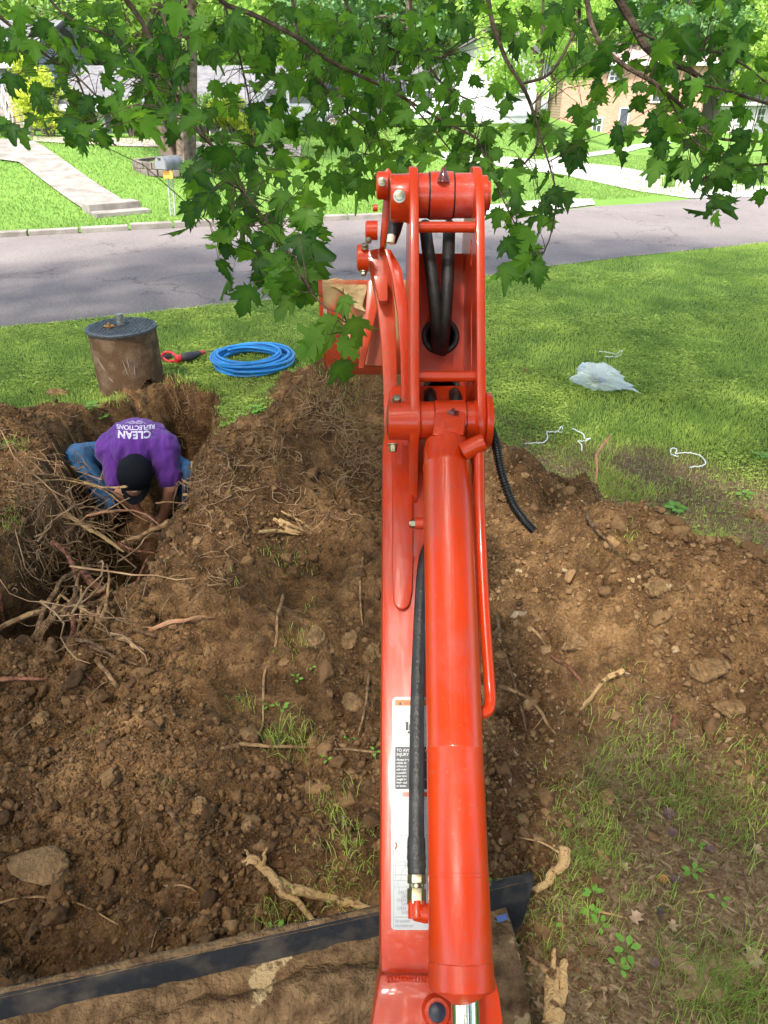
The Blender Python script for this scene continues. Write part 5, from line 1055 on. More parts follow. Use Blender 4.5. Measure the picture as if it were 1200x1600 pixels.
def weed(px, py, nl, s, label, big_=False):
    g_ = GT(px, py); t_ = thing('seedling', label, 'weed', g_, None); m_ = MB(); st_ = MB()
    for i in range(nl):
        a = i*2.4+random.uniform(-.3, .3); L_ = s*random.uniform(.6, 1.1); hgt = s*random.uniform(.5, 1.1); c_ = g_+Vector((math.cos(a)*L_, math.sin(a)*L_, hgt)); u = Vector((math.cos(a), math.sin(a), .15)); v = Vector((-math.sin(a), math.cos(a), random.uniform(-.2, .2)))
        st_.tube([g_+Vector((0, 0, -.005)), g_+(c_-g_)*.6+Vector((0, 0, .2*s)), c_-u*s*.4], s*.03, 4); w_ = s*.42
        V_ = [c_-u*s*.5, c_-u*s*.15+v*w_*.8+Vector((0, 0, s*.08)), c_+u*s*.25+v*w_*.75+Vector((0, 0, s*.06)), c_+u*s*.65-Vector((0, 0, s*.08)), c_+u*s*.25-v*w_*.75+Vector((0, 0, s*.06)), c_-u*s*.15-v*w_*.8+Vector((0, 0, s*.08)), c_+u*s*.05]
        m_.add(V_, [(0, 6, 1), (1, 6, 2), (2, 6, 3), (3, 6, 4), (4, 6, 5), (5, 6, 0)])
    o_ = m_.build('leaves', weedm, t_, angle=180); at = o_.data.attributes.new('var', 'FLOAT', 'POINT'); at.data.foreach_set('value', np.clip(rng.normal(.5, .25, len(o_.data.vertices)), 0, 1).astype(np.float32)); st_.build('stem', weedm, t_)
for q_ in [(925, 1402, 5, .026, 'leafy seedling just right of the blade end, upper one'), (923, 1432, 5, .024, 'seedling below the upper one right of the blade end'), (937, 1448, 4, .022, 'round-leaved seedling in the mossy strip'), (979, 1488, 5, .030, 'largest bright seedling in the bottom right ground'), (967, 1516, 4, .024, 'seedling just below the largest bright one'), (1080, 1367, 5, .026, 'seedling between dry leaves at lower right'), (1087, 1322, 3, .02, 'tiny seedling high on the littered ground'), (1122, 1410, 3, .022, 'lone pair-leaved seedling on the right'), (865, 1452, 2, .02, 'two-leaf seedling close to the blade end'),
    (463, 1063, 4, .020, 'small seedling left of the boom beside an orange clod'), (440, 1110, 4, .024, 'seedling left of the boom above a grass tuft'), (418, 1106, 3, .022, 'tiny seedling left of another one beside the wavy root'), (486, 1045, 3, .018, 'tiny seedling nearest the tall ochre clod'), (510, 1190, 3, .02, 'seedling beside the long level root'), (545, 1158, 3, .02, 'seedling close to the boom above the level root'), (585, 1178, 3, .02, 'seedling touching the boom side in view'), (774, 1387, 4, .022, 'seedling just behind the blade beside the boom cylinder'), (432, 1460, 5, .024, 'seedling in the grass tuft at the blade left of the boom'),
    (1055, 800, 14, .05, 'broad low clump of weeds on the trodden strip behind the mound'), (1165, 890, 9, .05, 'leafy weed at the right edge on the mound side'), (1160, 780, 6, .045, 'weed in the trodden grass near the right edge'), (1190, 720, 10, .05, 'leafy weed in the lawn at the right edge'), (145, 640, 9, .055, 'leafy weed on the grass edge left of the trench'), (160, 655, 7, .045, 'low weed hanging over the trench lip'), (400, 645, 9, .05, 'leafy weed at the lawn edge beside the middle mound')]: weed(*q_)
# ================================================================ PERSON
def capsule_union(segs, blobs=(), voxel=.009, smooth=8, name='body'):
    bm = bmesh.new()
    def sph(c_, r_, sc=(1, 1, 1), rot=None, sub=3):
        M_ = Matrix.Translation(c_) @ (rot or Matrix.Identity(4)) @ Matrix.Diagonal((r_*sc[0], r_*sc[1], r_*sc[2], 1)); bmesh.ops.create_icosphere(bm, subdivisions=sub, radius=1, matrix=M_)
    for (a, b_, ra, rb) in segs:
        a = Vector(a); b_ = Vector(b_); L_ = (b_-a).length; n_ = max(2, int(L_/(min(ra, rb)*.35))+1)
        for i in range(n_+1): t = i/n_; sph(a.lerp(b_, t), ra+(rb-ra)*t, sub=2)
    for q_ in blobs: sph(*q_)
    me_ = bpy.data.meshes.new(name); bm.to_mesh(me_); bm.free(); o_ = bpy.data.objects.new(name, me_); C.objects.link(o_)
    r_ = o_.modifiers.new('r', 'REMESH'); r_.mode = 'VOXEL'; r_.voxel_size = voxel; s_ = o_.modifiers.new('s', 'SMOOTH'); s_.factor = .6; s_.iterations = smooth
    me2 = eval_mesh(o_); bpy.data.objects.remove(o_); me2.name = name; me2.polygons.foreach_set('use_smooth', np.ones(len(me2.polygons), bool)); me2.update(); return me2
skin = mat('skin', (.36, .165, .095), .5, var=(.42, .20, .12), vscale=12, bump=.1, bscale=120); n, b = nodes(skin); b.inputs['Subsurface Weight'].default_value = .15; b.inputs['Subsurface Radius'].default_value = (.02, .008, .004)
shirt = mat('purple_cotton', (.10, .026, .215), .9, var=(.12, .034, .25), vscale=8, bump=.25, bscale=260, spec=.2); n, b = nodes(shirt); b.inputs['Sheen Weight'].default_value = .15
jean = mat('blue_denim', (.035, .11, .24), .9, var=(.10, .22, .40), vscale=6, bump=.3, bscale=240, spec=.15, ramp=(.35, .7)); capm = mat('black_cap', (.010, .011, .015), .85, bump=.2, bscale=200); hairm = mat('dark_hair', (.02, .014, .010), .7, bump=.6, bscale=200)
pelvis, waist, chest, upb, neck, headc = [tuple(P(*q)) for q in ((213, 708, 5.82), (214, 699, 5.60), (214, 695, 5.34), (213, 701, 5.14), (212, 714, 5.04), (212, 741, 4.97))]
shL, shR, elL, elR, wrL, wrR = [tuple(P(*q)) for q in ((174, 702, 5.14), (256, 700, 5.14), (188, 768, 5.10), (267, 762, 5.12), (221, 803, 5.27), (255, 808, 5.29))]
per = thing('person', 'man in a purple t-shirt, jeans and black cap bent over in the trench', 'person', (-1.9, 5.0, -.62))
hipL, hipR, knL, knR, anL, anR = [tuple(P(*q)) for q in ((192, 712, 5.78), (234, 712, 5.78), (122, 712, 5.36), (290, 740, 5.24), (172, 792, 5.50), (302, 806, 5.50))]
pa = P(234, 808, 5.29); pb_ = P(248, 815, 5.30)
segs = [(pelvis, waist, .17, .155), (waist, chest, .155, .17), (chest, upb, .17, .15), (upb, neck, .11, .070), (neck, Vector(neck).lerp(Vector(headc), .5), .072, .074),
        (upb, shL, .11, .090), (upb, shR, .11, .090), (shL, elL, .070, .052), (elL, wrL, .052, .034), (shR, elR, .070, .052), (elR, wrR, .052, .034),
        (hipL, knL, .115, .078), (knL, anL, .072, .050), (hipR, knR, .115, .078), (knR, anR, .072, .050), (wrL, pa, .033, .034), (wrR, pb_, .033, .034)]
def hand(w_, p_, side):
    w_ = Vector(w_); d = (p_-w_).normalized(); up = Vector((0, -.3, .95)); s_ = d.cross(up).normalized()*side; out = []; pc = p_+d*.022; k_ = 1.22
    out.append((p_, pc, .029, .029))
    for i, L_ in enumerate((.070, .078, .073, .058)):
        L_ *= k_; b0_ = pc+s_*(-.033+.022*i)+d*.014+up*(.008-.003*abs(i-1.5)); k1 = b0_+d*L_*.45+up*.004; k2 = k1+d*L_*.25-up*L_*.28; k3 = k2-up*L_*.26-d*L_*.10
        out += [(pc+s_*(-.024+.016*i), b0_, .016, .0115), (b0_, k1, .0115, .0108), (k1, k2, .0108, .0100), (k2, k3, .0100, .0085)]
    t0 = p_-s_*.032; t1 = t0-s_*.022+d*.034-up*.004; t2 = t1+d*.031+s_*.007-up*.014; out += [(p_, t0, .020, .016), (t0, t1, .015, .012), (t1, t2, .012, .010)]; return out
segs += hand(wrL, pa, 1)+hand(wrR, pb_, -1)
rotH = Matrix.Rotation(R(62), 4, 'X')           # face looks down
blobs = [(headc, .118, (.80, 1.0, 1.12), rotH), (Vector(headc)+Vector((0, -.055, -.065)), .078, (.85, 1, 1), rotH)]
# face: jaw, nose, brow, ears
hc = Vector(headc); blobs += [(hc+Vector((0, -.025, -.128)), .019, (.8, 1, 1.1)), (hc+Vector((0, .026, -.118)), .036, (1.1, 1, .8)), (hc+Vector((.099, .035, .012)), .032, (.35, .8, 1.1)), (hc+Vector((-.099, .035, .012)), .032, (.35, .8, 1.1))]
body = link('body', capsule_union(segs, blobs, .0075, 4, 'body'), skin, per)
def pillow(c_, r_, sc, rx=0, rz=0): return (c_, r_, sc, Matrix.Rotation(R(rz), 4, 'Z') @ Matrix.Rotation(R(rx), 4, 'X'))
cut = lambda a, b_, t: tuple(Vector(a).lerp(Vector(b_), t))
ssegs = [(pelvis, waist, .185, .180), (waist, chest, .180, .195), (chest, upb, .195, .175), (upb, cut(upb, neck, .7), .14, .095), (upb, shL, .135, .108), (upb, shR, .135, .108), (shL, cut(shL, elL, .72), .104, .084), (shR, cut(shR, elR, .72), .104, .084), (chest, shL, .16, .11), (chest, shR, .16, .11), (cut(waist, chest, .5), cut(waist, shL, .6), .15, .12), (cut(waist, chest, .5), cut(waist, shR, .6), .15, .12)]
sblobs = [(tuple(P(214, 694, 5.28)), .20, (1.32, 1.15, .85), Matrix.Rotation(R(-8), 4, 'X'))]
sme = capsule_union(ssegs, sblobs, .0085, 9, 'shirt'); nv = len(sme.vertices); co = np.empty(nv*3); sme.vertices.foreach_get('co', co); co = co.reshape(-1, 3)
# cloth folds
wr = .020*(1-2*np.abs(fbm(co[:, 0]*11+co[:, 1]*4, co[:, 1]*5-co[:, 0]*6+co[:, 2]*5, 3, 3)-.5)*2); no = np.empty(nv*3); sme.vertices.foreach_get('normal', no); co += no.reshape(-1, 3)*wr[:, None]; sme.vertices.foreach_set('co', co.ravel()); sme.update()
shirt_o = link('shirt', sme, shirt, per)
jsegs = [(pelvis, cut(pelvis, waist, .4), .175, .165), (hipL, knL, .135, .094), (knL, cut(knL, anL, .92), .092, .075), (hipR, knR, .135, .094), (knR, cut(knR, anR, .92), .092, .075)]
jme = capsule_union(jsegs, [], .0085, 6, 'jeans'); nv = len(jme.vertices); co = np.empty(nv*3); jme.vertices.foreach_get('co', co); co = co.reshape(-1, 3); no = np.empty(nv*3); jme.vertices.foreach_get('normal', no)
co += no.reshape(-1, 3)*(.007*(1-2*np.abs(fbm(co[:, 0]*14, co[:, 1]*14+co[:, 2]*9, 5, 3)-.5)*2))[:, None]; jme.vertices.foreach_set('co', co.ravel()); jme.update(); link('jeans', jme, jean, per)
for a_ in (anL, anR):
    a_ = Vector(a_); link('boot', capsule_union([(a_, a_+Vector((0, -.01, -.06)), .062, .064), (a_+Vector((0, -.01, -.06)), a_+Vector((.01, -.20, -.085)), .060, .050)], [], .008, 3, 'boot'), mat('brown_boot', (.07, .04, .022), .8), per)
# cap: crown dome over the back of the head, brim pointing down and away from the viewer, hair below the band
capM = Matrix.Translation(hc+Vector((0, -.010, .010))) @ Matrix.Rotation(R(48), 4, 'X')
m = MB(); n1, n2 = 36, 12; V = []
for j in range(n2+1):
    t = R(90*j/n2)*1.06
    for i in range(n1):
        a = 2*math.pi*i/n1; rr = math.sin(t); q_ = Vector((rr*math.cos(a)*.118, rr*math.sin(a)*.138, math.cos(t)*.132)); q_ *= 1+.022*min(1, abs(math.sin(3*a))*4); V.append(capM @ q_)
m.add(V, [(j*n1+i, j*n1+(i+1) % n1, (j+1)*n1+(i+1) % n1, (j+1)*n1+i) for j in range(n2) for i in range(n1)]); capo = m.build('cap', capm, per, angle=80)
m = MB(); V = []; nb_ = 16
for k_, (ri, ro) in enumerate(((.0, 0), (0, 1))): pass
for z_ in (0, -.004):
    for i in range(nb_+1):
        a = R(-160+140*i/nb_); V.append(capM @ Vector((.118*math.cos(a), .138*math.sin(a), .004+z_))); V.append(capM @ Vector((.118*math.cos(a)*.98, .138*math.sin(a)-.082*math.sin(R(180*i/nb_))**.7, -.012-.012*abs(math.cos(a))+z_)))
o2 = 2*(nb_+1); F = [(2*i, 2*i+1, 2*i+3, 2*i+2) for i in range(nb_)]+[(o2+2*i+2, o2+2*i+3, o2+2*i+1, o2+2*i) for i in range(nb_)]+[(2*i+1, o2+2*i+1, o2+2*i+3, 2*i+3) for i in range(nb_)]
m.add(V, F); m.build('brim', capm, capo, angle=60)
m = MB(); m.tube([capM @ Vector((.118*math.cos(a)*1.012, .138*math.sin(a)*1.012, .026+.010*math.sin((a+R(110))*3))) for a in np.linspace(R(-108), R(-70), 9)], [.0008, .0016, .0022, .0024, .0024, .0022, .002, .0014, .0006], 6); m.build('cap_mark', mat('white_stitch', (.7, .72, .75), .7), capo)
m = MB(); m.lathe(capM @ Vector((0, 0, .130)), (capM.to_3x3() @ Vector((0, 0, 1))), [(0, .008), (.004, .007), (.006, .001)], 12); m.build('cap_button', capm, capo)
hm = capsule_union([], [(hc+Vector((0, .036, .012)), .116, (.86, .80, 1.0), Matrix.Rotation(R(40), 4, 'X')), (hc+Vector((0, .092, .036)), .066, (1.1, .7, .75), Matrix.Rotation(R(20), 4, 'X'))], .008, 2, 'hair'); link('hair', hm, hairm, per)
# lettering projected on the back of the shirt (upside down to the viewer, arching across the shoulders)
from mathutils.bvhtree import BVHTree
bv = BVHTree.FromPolygons([v.co[:] for v in sme.vertices], [p.vertices[:] for p in sme.polygons]); toc = -ray(213, 675).normalized()
def on_back(pts2, name, faces):
    # pts2: local text coords; x to the wearer's right ... mapped on the back plane
    V = []
    for (u, v) in pts2:
        q_ = tc_+ux*u+vx*v; hit = bv.ray_cast(q_+toc*.5, -toc)
        V.append(hit[0]+hit[1]*.0022 if hit[0] is not None else q_)
    me_ = bpy.data.meshes.new(name); me_.from_pydata([tuple(v) for v in V], [], faces); return link(name, me_, inkm, shirt_o)
inkm = mat('white_shirt_print', (.62, .58, .72), .8); ux = Vector((-1, -.04, -.0)).normalized(); vx = Vector((0, -.90, -.40)).normalized(); 
def shirt_text(txt, size, cx, cv, arc, bold, name, spacing=1.0):
    me_ = text_mesh(txt, size, align='CENTER', bold=bold, spacing=spacing); bm = bmesh.new(); bm.from_mesh(me_); bmesh.ops.triangulate(bm, faces=bm.faces[:]); bmesh.ops.subdivide_edges(bm, edges=[e for e in bm.edges if e.calc_length() > .012], cuts=1)
    pts = [(v.co.x+cx, v.co.y+cv+arc*(v.co.x/.15)**2) for v in bm.verts]; fc = [tuple(v.index for v in f.verts) for f in bm.faces]; bm.free(); return on_back(pts, name, fc)
# text upside down for the viewer: its up vector points towards the viewer (down the picture)
tc_ = P(212, 672, 5.0); vx = Vector((0, -.506, -.8625)); ux = Vector((-1, 0, 0))
shirt_text('CLEAN', .072, .01, .012, -.014, .0028, 'lettering', 1.05); shirt_text('REFLECTIONS', .045, 0, -.030, -.014, .0012, 'lettering', 1.0)
m = MB(); pts = []
def stroke(pl, w_):
    global pts
for pl in ([(-.07+.0058*i, -.045-.008*math.sin(i*.9)-.018*(1-((i-12)/12)**2)) for i in range(25)], [(-.045+.0045*i, -.050-.006*math.sin(i*1.3+1)) for i in range(20)], [(.02*math.cos(t)+.03, -.056+.010*math.sin(t)) for t in np.linspace(0, 6.2, 14)], [(.022*math.cos(t)-.03, -.056+.010*math.sin(t)) for t in np.linspace(0, 6.2, 14)]):
    P3 = []
    for (u, v) in pl:
        q_ = tc_+ux*u+vx*v; hit = bv.ray_cast(q_+toc*.5, -toc); 
        if hit[0] is not None: P3.append(hit[0]+hit[1]*.001)
    if len(P3) > 3: m.tube(P3, .0016, 5)
m.build('crest', inkm, shirt_o)
m = MB(); q_ = Vector(neck)+Vector((0, .06, .115)); hit = bv.ray_cast(q_+toc*.5, -toc)
# ================================================================ ACROSS THE ROAD
def Wz(px, Y): # ground point under column px at distance Y
    x = (px-600)/FPX*(Y*cP+(H-1)*sP); return Vector((x, Y, float(base_z(np.array([x]), np.array([Y]))[0])))
brickm = bpy.data.materials.new('brick_wall'); brickm.use_nodes = True; n, b = nodes(brickm); b.inputs['Roughness'].default_value = .9
tc = n.nodes.new('ShaderNodeTexCoord'); mp = n.nodes.new('ShaderNodeMapping'); mp.inputs['Rotation'].default_value = (R(90), 0, 0); bt = n.nodes.new('ShaderNodeTexBrick'); bt.inputs['Scale'].default_value = 3.2
bt.inputs['Color1'].default_value = (.33, .165, .105, 1); bt.inputs['Color2'].default_value = (.40, .23, .155, 1); bt.inputs['Mortar'].default_value = (.40, .34, .28, 1); bt.inputs['Mortar Size'].default_value = .014
n.links.new(tc.outputs['Object'], mp.inputs[0]); n.links.new(mp.outputs[0], bt.inputs[0]); n.links.new(bt.outputs[0], b.inputs['Base Color'])
stonewall = bpy.data.materials.new('stacked_stone'); stonewall.use_nodes = True; n, b = nodes(stonewall); b.inputs['Roughness'].default_value = .9
tc = n.nodes.new('ShaderNodeTexCoord'); mp = n.nodes.new('ShaderNodeMapping'); mp.inputs['Rotation'].default_value = (R(90), 0, 0); bt = n.nodes.new('ShaderNodeTexBrick'); bt.inputs['Scale'].default_value = 2.4
bt.inputs['Color1'].default_value = (.26, .18, .13, 1); bt.inputs['Color2'].default_value = (.36, .29, .23, 1); bt.inputs['Mortar'].default_value = (.14, .11, .09, 1); n.links.new(tc.outputs['Object'], mp.inputs[0]); n.links.new(mp.outputs[0], bt.inputs[0]); n.links.new(bt.outputs[0], b.inputs['Base Color'])
def lap(name, c1, c2, sc=7):
    m_ = bpy.data.materials.new(name); m_.use_nodes = True; n, b = nodes(m_); tc = n.nodes.new('ShaderNodeTexCoord'); wv = n.nodes.new('ShaderNodeTexWave'); wv.bands_direction = 'Z'; wv.wave_profile = 'SAW'; wv.inputs['Scale'].default_value = sc/2; mx = n.nodes.new('ShaderNodeValToRGB'); mx.color_ramp.elements[0].color = (*c2, 1); mx.color_ramp.elements[1].color = (*c1, 1); mx.color_ramp.elements[1].position = .25
    n.links.new(tc.outputs['Object'], wv.inputs[0]); n.links.new(wv.outputs[0], mx.inputs[0]); n.links.new(mx.outputs[0], b.inputs['Base Color']); b.inputs['Roughness'].default_value = .7; return m_
sid_w = lap('white_siding', (.5, .49, .50), (.38, .38, .39)); sid_g = lap('blue_grey_siding', (.12, .135, .17), (.08, .09, .11)); sid_l = lap('light_grey_siding', (.28, .29, .31), (.2, .21, .23))
roofg = mat('grey_shingles', (.10, .10, .105), .9, var=(.16, .155, .155), vscale=4, bump=.5, bscale=12); roofp = mat('faded_red_shingles', (.26, .18, .165), .9, var=(.34, .25, .23), vscale=4, bump=.5, bscale=12)
glass = mat('window_glass', (.05, .06, .07), .08, spec=.9); trimw = mat('white_trim', (.5, .5, .51), .5); doord = mat('dark_door', (.05, .055, .07), .5); garw = mat('garage_door', (.60, .58, .60), .6)
def house(name, label, cat, px0, px1, Y, D, yeave, yridge, wall, roof, wins=(), over=.4, gable=False, parent_z=None):
    a = W(px0, yeave, Y); b_ = W(px1, yeave, Y); r_ = W((px0+px1)/2, yridge, Y+D/2*.9); x0, x1 = a.x, b_.x; ze = a.z; zr = max(r_.z, ze+.8); zg = -.3+float(base_z(np.array([(x0+x1)/2]), np.array([Y]))[0])
    t_ = thing(name, label, cat, ((x0+x1)/2, Y, zg+.3)); m_ = MB(); y1 = Y+D
    if gable: # gable faces the street
        xm = (x0+x1)/2; m_.prism([(x0, Y, zg), (x1, Y, zg), (x1, Y, ze), (xm, Y, zr), (x0, Y, ze)], (0, D, 0)); wl_ = m_.build('wall', wall, t_, smooth=False)
        m_ = MB(); s_ = (zr-ze)/(xm-x0); m_.prism([(x0-over, Y-over, ze-over*s_+.02), (xm, Y-over, zr+.02), (x1+over, Y-over, ze-over*s_+.02), (x1+over, Y-over, ze-over*s_+.2), (xm, Y-over, zr+.22), (x0-over, Y-over, ze-over*s_+.2)], (0, D+2*over, 0)); m_.build('roof', roof, t_, smooth=False)
    else:
        ym = Y+D/2; m_.prism([(x0, Y, zg), (x0, y1, zg), (x0, y1, ze), (x0, ym, zr), (x0, Y, ze)], (x1-x0, 0, 0)); wl_ = m_.build('wall', wall, t_, smooth=False)
        m_ = MB(); s_ = (zr-ze)/(ym-Y); m_.prism([(x0-over, Y-over, ze-over*s_+.02), (x0-over, ym, zr+.02), (x0-over, y1+over, ze-over*s_+.02), (x0-over, y1+over, ze-over*s_+.2), (x0-over, ym, zr+.22), (x0-over, Y-over, ze-over*s_+.2)], (x1-x0+2*over, 0, 0)); rf = m_.build('roof', roof, t_, smooth=False)
        m_ = MB(); m_.box((x0-over, Y-over-.03, ze-over*s_-.10), (x1+over, Y-over-.002, ze-over*s_+.12)); m_.build('fascia', trimw, rf, smooth=False)
    for (kind, wx0, wx1, wy0, wy1) in wins:
        p0 = W(wx0, wy1, Y); p1 = W(wx1, wy0, Y); X0, X1, Z0, Z1 = p0.x, p1.x, p0.z, p1.z; mt = {'window': glass, 'door': doord, 'garage_door': garw}[kind]
        m_ = MB(); m_.box((X0, Y-.05, Z0), (X1, Y-.004, Z1)); fr_ = m_.build(kind, mt, t_, smooth=False); m_ = MB(); w_ = .09
        m_.box((X0-w_, Y-.09, Z0-w_), (X0, Y-.006, Z1+w_)); m_.box((X1, Y-.09, Z0-w_), (X1+w_, Y-.006, Z1+w_)); m_.box((X0+.001, Y-.088, Z1), (X1-.001, Y-.006, Z1+w_)); 
        if kind != 'door': m_.box((X0+.001, Y-.088, Z0-w_), (X1-.001, Y-.006, Z0))
        if kind == 'window':
            xm = (X0+X1)/2; zm = (Z0+Z1)/2; m_.box((X0+.002, Y-.07, zm-.03), (X1-.002, Y-.052, zm+.03)); m_.box((xm-.02, Y-.0695, Z0+.002), (xm+.02, Y-.0525, Z1-.002))
        if kind == 'garage_door':
            for k_ in range(1, 4): zz = Z0+(Z1-Z0)*k_/4; m_.box((X0+.002, Y-.062, zz-.015), (X1-.002, Y-.052, zz+.015))
        m_.build('frame', trimw, fr_, smooth=False)
        if kind == 'door': m_ = MB(); m_.lathe((X1-.15, Y-.052, (Z0+Z1)/2), (0, -1, 0), [(0, .03), (.04, .03), (.05, .02)], 10); m_.build('handle', zinc, fr_)
    return t_
house('garage_house', 'low house with blue-grey wall and grey roof behind the bushes at left', 'house', 95, 470, 29.5, 8, 163, 112, sid_g, roofg, [('garage_door', 118, 158, 172, 214), ('door', 330, 340, 172, 212), ('window', 345, 375, 172, 196), ('window', 395, 425, 172, 196)])
house('grey_house', 'grey-sided house above the stone steps at the far left edge', 'house', -260, 22, 31, 9, 96, 40, sid_l, roofg, [('window', -60, -30, 104, 130)])
house('white_house', 'tall white two-storey house with a pale garage door behind the light green tree', 'house', 686, 862, 41, 10, 102, 48, sid_w, roofg, [('garage_door', 776, 836, 182, 232), ('window', 694, 708, 150, 172), ('window', 800, 826, 118, 146)], gable=True)
house('brick_house', 'tan brick house with a dark front door beyond the right-hand lawn', 'house', 884, 1112, 52, 10, 97, 70, brickm, roofp, [('door', 964, 982, 170, 211), ('window', 1018, 1040, 181, 208), ('window', 925, 940, 185, 206), ('window', 1018, 1040, 130, 158), ('window', 952, 968, 112, 126), ('window', 1062, 1084, 181, 208)])
house('pale_house', 'small white house at the far right edge behind the maple leaves', 'house', 1128, 1330, 56, 9, 158, 112, sid_w, roofg, [('window', 1150, 1168, 170, 192), ('window', 1180, 1196, 170, 192)])
house('far_house', 'white house glimpsed between the leaves in the middle distance', 'house', 500, 655, 48, 9, 150, 108, sid_w, roofg, [('window', 560, 580, 165, 190), ('window', 610, 628, 165, 190)])
# stone-sided stair at the far left
Ys = 27.3; t_ = thing('stone_steps', 'concrete steps with stacked stone side wall and white railing at far left', 'steps', Wz(10, Ys)); m = MB()
for k_ in range(9):
    a = W(-90, 214-k_*9.5, Ys+k_*.33); b_ = W(24-k_*2.5, 214-k_*9.5, Ys+k_*.33); m.box((a.x, Ys+k_*.33, .2), (b_.x, Ys+k_*.33+.345, a.z+.02+k_*.0))
m.build('tread', oldcon, t_, smooth=False, bevel=.01)
q0 = W(24, 214, Ys); q1 = W(46, 214, Ys); q2 = W(22, 118, Ys); qs = W(4, 118, Ys)
m = MB(); m.prism([(q0.x, Ys-.05, q0.z-.3), (q1.x, Ys-.05, q1.z-.3), (q1.x-.05, Ys-.05, q1.z+.35), (q2.x+.25, Ys-.05, q2.z-.4), (q2.x-.1, Ys-.05, q2.z), (q2.x-.35, Ys-.05, q2.z)], (0, .35, 0)); m.build('side_wall', stonewall, t_, smooth=False)
m = MB()
for dz in (0, 25): m.tube([W(20, 205-dz, Ys-.1), W(-8, 128-dz, Ys+.6)], .025, 8)
for k_ in range(6): f = k_/5; m.tube([W(20-28*f, 214-77*f, Ys-.1+.7*f), W(20-28*f, 180-77*f, Ys-.1+.7*f)], .018, 6)
m.build('railing', trimw, t_)
t_ = thing('garden_pot', 'grey flower pot beside the stacked stone wall', 'flower pot', Wz(50, 27)); g_ = Wz(50, 27); m = MB(); m.lathe(g_, (0, 0, 1), [(0, .14), (.36, .20), (.38, .23), (.44, .23), (.445, .19), (.4, .18)], 20); m.build('pot', mat('grey_pot', (.30, .29, .28), .8), t_)
m = MB(); m.lathe(g_, (0, 0, 1), [(.37, .17), (.41, .172), (.42, .001)], 16); m.build('potting_soil', mudpaint, t_)
# front steps at the kerb
m = MB(); 
sa = [gb(133, 331), gb(207, 323)]; ang = math.atan2(sa[1][1]-sa[0][1], sa[1][0]-sa[0][0]); wd = math.hypot(sa[1][0]-sa[0][0], sa[1][1]-sa[0][1])
Mx = Matrix.Translation((sa[0][0], sa[0][1], 0)) @ Matrix.Rotation(ang, 4, 'Z'); m.box((-.02, -.40, -.05), (wd+.05, .12, .27), Mx); m.box((-.0, -.80, -.052), (wd+.12, -.39, .135), Mx)
tag(m.build('concrete_steps', oldcon, bevel=.015, smooth=False), 'two weathered concrete steps from the kerb to the front walk', 'steps')
# mailbox
g_ = gb(270, 338); zg = float(base_z(np.array([g_[0]]), np.array([g_[1]]))[0]); Ym = g_[1]; top = W(262, 243, Ym); t_ = thing('mailbox', 'grey metal mailbox on a slim lattice post in the lawn across the road', 'mailbox', (g_[0], Ym, zg))
grm = mat('mailbox_grey', (.10, .105, .115), .5, .3, var=(.15, .155, .165), vscale=8); zb_ = W(262, 264, Ym).z; zt_ = W(262, 243, Ym).z; bx = W(262, 243, Ym).x; hw = .165
m = MB(); prof_ = [(-hw, zb_), (hw, zb_), (hw, zb_+.13)]+[(hw*math.cos(a), zb_+.13+(zt_-zb_-.13)*math.sin(a)) for a in np.linspace(.25, math.pi-.25, 9)]+[(-hw, zb_+.13)]
Rm = Matrix.Translation((bx, Ym, 0)) @ Matrix.Rotation(R(-28), 4, 'Z'); m.prism([Rm @ Vector((a, -.25, z)) for a, z in prof_], (Rm.to_3x3() @ Vector((0, .5, 0)))); bx_o = m.build('box', grm, t_, bevel=.008)
m = MB(); m.prism([Rm @ Vector((a*.86, -.262, zb_+.015+(z-zb_)*.88)) for a, z in prof_], (Rm.to_3x3() @ Vector((0, .011, 0)))); dr_ = m.build('door', mat('mailbox_front', (.17, .175, .19), .5), bx_o); m = MB(); m.box((-.035, -.28, zb_+.20), (.035, -.263, zb_+.225), Rm); m.build('handle', blackink, dr_)
m = MB(); 
for dx in (-.05, .05): m.tube([(g_[0]+dx, Ym, zg-.1), (bx+dx, Ym, zb_-.003)], .016, 8)
for k_ in range(9): f = k_/9; f2 = (k_+1)/9; s_ = 1 if k_ % 2 else -1; xx = lambda f_: g_[0]+(bx-g_[0])*f_; zz = lambda f_: zg+(zb_-zg)*f_; m.tube([(xx(f)-.05*s_, Ym, zz(f)), (xx(f2)+.05*s_, Ym, zz(f2))], .008, 6)
m.build('post', mat('white_post', (.30, .31, .31), .5), t_)
m = MB(); m.box((-.02, -.19, zb_-.16), (.24, -.178, zb_-.02), Rm); m.build('reflector', mat('orange_reflector', (.85, .30, .06), .4), t_)
# planter ring with multi-stemmed tree
pc = gb(282, 262); zp = float(base_z(np.array([pc[0]]), np.array([pc[1]]))[0]); m = MB(); N_ = 26; rp_ = 1.15
for lay in range(2):
    for i in range(N_):
        a = 2*math.pi*(i+.5*lay)/N_; Mx = Matrix.Translation((pc[0]+rp_*math.cos(a), pc[1]+rp_*math.sin(a), zp-.12+.17*lay)) @ Matrix.Rotation(a, 4, 'Z'); m.box((-.09, -.132, 0), (.09, .132, .166+random.uniform(-.008, 0)), Mx)
tag(m.build('stone_ring', mat('ring_block', (.085, .07, .06), .9, var=(.17, .15, .13), vscale=5, bump=.4, bscale=30), bevel=.012, smooth=False), 'low ring of grey blocks around the multi-stemmed tree', 'planter')
barkm = mat('grey_brown_bark', (.09, .065, .048), .95, var=(.19, .15, .115), vscale=9, bump=1, bscale=25)
